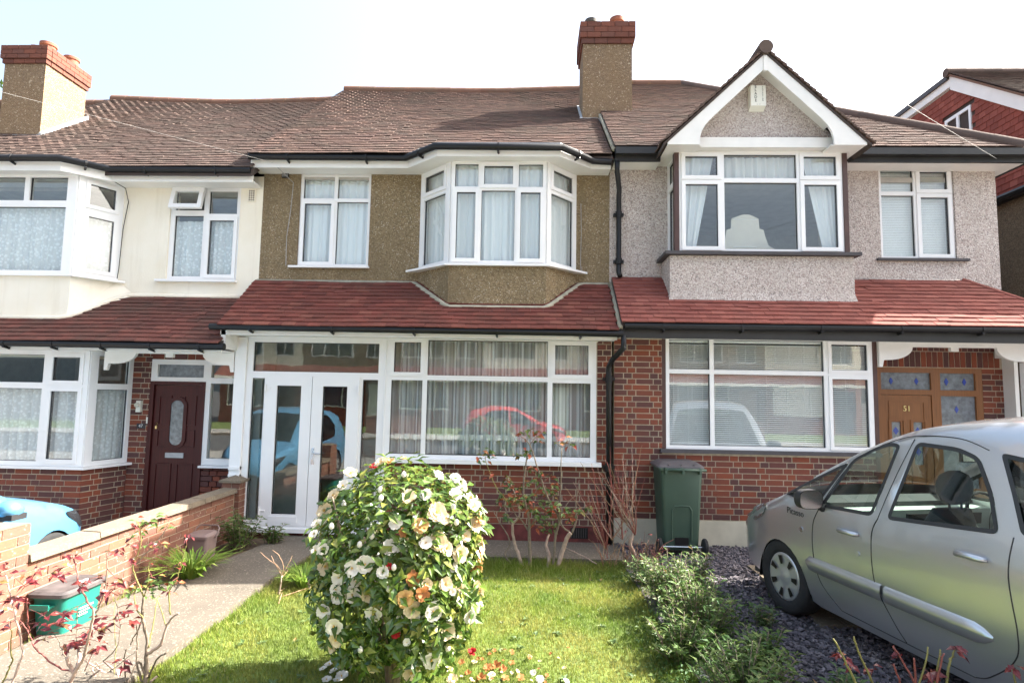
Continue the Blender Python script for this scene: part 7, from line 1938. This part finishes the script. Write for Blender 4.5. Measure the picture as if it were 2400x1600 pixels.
# broad-leaved weeds in the turf
wc = [(npr.uniform(-2.4, 1.1), npr.uniform(-4.3, -.95)) for _ in range(90)]; WP, WD, WN, WL = [], [], [], []
for cx_, cy_ in wc:
    for q_ in range(int(npr.integers(5, 10))):
        a_ = npr.uniform(0, 6.28); WP.append((cx_, cy_, LAWNZ+.012)); WD.append((math.cos(a_), math.sin(a_), npr.uniform(.15, .7))); WN.append((0, 0, 1)); WL.append(npr.uniform(.025, .06))
WL = np.array(WL); V, T = leaf_arrays(WP, WD, WN, WL, WL*.5); tag(arr_mesh('lawn_weeds', V, T, M['leaf_grey']), 'flat rosettes of weeds scattered through the lawn', 'weeds', kind='stuff')
# tiny pruned bush at the path edge
twg = thing('bare_bush', 'tiny leafless bush with pale twigs at the path edge', 'shrub', (-2.35, -2.1, 0))
zf = zoomer(0, 1066, 2.936)
canes(twg, zf, -2.05, [([(1915,1020),(1925,930),(1940,830)], .009, .007, 'bark_pale'), ([(1940,830),(1900,760),(1840,710),(1790,665)], .004, .002, 'twig_tan'), ([(1940,830),(1950,760),(1920,690),(1875,650)], .004, .002, 'twig_tan'), ([(1945,820),(1990,740),(2010,690)], .004, .002, 'twig_tan'), ([(1940,800),(1890,740),(1870,690)], .003, .002, 'twig_tan'), ([(1940,840),(1985,790)], .003, .002, 'twig_tan')], None, .05)
tw2 = tag(branchy(None, 'fallen_twigs', 'twig_tan', [([atZ(640, 1372, .0), atZ(705, 1350, .01)], .006, .003), ([atZ(636, 1362, .0), atZ(660, 1345, .02)], .005, .003), ([atZ(640, 1385, .0), atZ(648, 1360, .03)], .005, .003)]), 'bundle of pale cut twigs lying on the grass by the tiny bare bush', 'twigs')
# distant tree behind the left chimney
tr = thing('garden_tree', 'sparse dark tree showing behind the left chimney stack', 'tree', (-16.2, 9.5, 0))
branchy(tr, 'trunk', 'bark', [([(-16.2, 9.5, 0), (-16.1, 9.5, 4), (-16.3, 9.5, 8)], .2, .06), ([(-16.1, 9.5, 5), (-15.8, 9.5, 8), (-15.6, 9.5, 9.6)], .08, .02), ([(-16.1, 9.5, 5.5), (-16.9, 9.2, 9)], .08, .02)])
n = 900; P = np.array((-16.4, 9.5, 9.2))+npr.normal(0, 1, (n, 3))*np.array((.62, .62, .95)); D = npr.normal(size=(n, 3)); N = npr.normal(size=(n, 3)); L = npr.uniform(.1, .2, n)
leaves_part(tr, P, D, N, L, L*.5, 'leaf_cam', 0, 'crown')
# ================================================================== ACROSS THE ROAD (seen mirrored in the panes)
def far_house(x0, wallm, label, doorm):
    h = thing('terraced_house', label, 'house', (x0+2.5, -24, 0)); Y = -24.0; x1 = x0+5.0
    F_ = facet((x1, Y), (x0, Y))     # faces +Y
    u = lambda q: x1-q
    up = [(.45, 1.5, 3.7, 5.0), (2.2, 4.5, 3.7, 5.0)]; lo = [(1.9, 4.6, .95, 2.5), (.35, 1.4, .05, 2.3)]
    wall(h, F_, (0, 5, 2.9, 5.2), up, wallm); wall(h, F_, (0, 5, 0, 2.9), lo, 'brick')
    window(h, F_, up[0], [(.52, .95, 3.77, 4.93), (1.01, 1.43, 3.77, 4.93)], d=-.03)
    window(h, F_, up[1], [(2.27, 2.9, 3.77, 4.93), (2.97, 3.7, 3.77, 4.93), (3.77, 4.43, 3.77, 4.93)], d=.05)
    window(h, F_, lo[0], [(1.97, 2.6, 1.02, 2.43), (2.67, 3.8, 1.02, 2.43), (3.87, 4.53, 1.02, 2.43)], d=.0)
    b = MB(); b.fbox(F_, .4, 1.35, -.2, -.12, .05, 2.28); b.build('front_door', M[doorm], h)
    slab(h, [(x0-.02, Y+.45, 5.15), (x1-.02, Y+.45, 5.15), (x1-.02, Y-4, 8.3), (x0-.02, Y-4, 8.3)], 'tile', 'roof', .08)
    slab(h, [(x0-.02, Y+.7, 2.6), (x1-.02, Y+.7, 2.6), (x1-.02, Y-.01, 3.25), (x0-.02, Y-.01, 3.25)], 'tile_red', 'porch_roof', .06)
    b = MB(); b.box(x0, x1-.02, Y+.72, Y+.78, 2.48, 2.62); b.build('fascia', M['white'], h)
    b = MB(); b.box(x0, x1-.02, Y+.45, Y+.5, 5.0, 5.16); b.build('eaves_board', M['white'], h)
    b = MB(); b.box(x0+.01, x1-.03, Y-7.8, Y-7.6, 0, 5.2); b.box(x0+.01, x0+.1, Y-7.6, Y-.25, 0, 5.1); b.box(x0, x1-.02, Y-4, Y-3.9, 0, 5); b.build('inner_wall', M['interior'], h)
    b = MB(); b.box(x0+.2, x0+.9, Y-2.6, Y-1.8, 6, 8.6); b.build('chimney', M['dash_chim'], h)
FH = [(-17.6, 'cream', 'cream rendered house with a dark red door across the road', 'mahog'), (-12.6, 'dash_chim', 'tan pebbledash house with a white door across the road', 'pvc'), (-7.6, 'dash_brown', 'brown pebbledash house with an oak door across the road', 'oak'), (-2.6, 'cream', 'cream rendered house with a white door across the road', 'pvc'), (2.4, 'dash_pink', 'pinkish pebbledash house with a dark red door across the road', 'mahog'), (7.4, 'dash_chim', 'tan pebbledash house with an oak door across the road', 'oak'), (12.4, 'cream', 'cream rendered house with a black door across the road', 'black')]
for a in FH: far_house(*a)
simple_car('parked_car', 'red hatchback parked at the far kerb across the road', (1.3, -15.3, -.11), (1, 0), hatch, [[(1.00,.83),(1.18,.825),(1.20,.93)], [(1.25,.83),(2.05,.86),(2.10,1.37),(1.85,1.345),(1.5,1.17)], [(2.12,.86),(2.9,.92),(3.1,1.15),(2.85,1.36),(2.17,1.38)]], 'redcar', (.68, 3.15), .30, [(.05,.555),(.20,.57),(.50,.715),(.56,.775),(.30,.745),(.10,.665)], mirror=(1.20, .93), ws=(.95, 1.85))
# low front walls on the far side
for i, xx in enumerate((-12.4, -7.4, -2.4, 2.6, 7.6)):
    b = MB(); b.box(xx, xx+2.6, -18.7, -18.5, 0, .75); b.box(xx-.02, xx+2.62, -18.73, -18.47, .75, .81)
    o = tag(b.build('front_wall', M['brick_wall']), 'low brick front wall across the road', 'wall', 'front walls across the road')
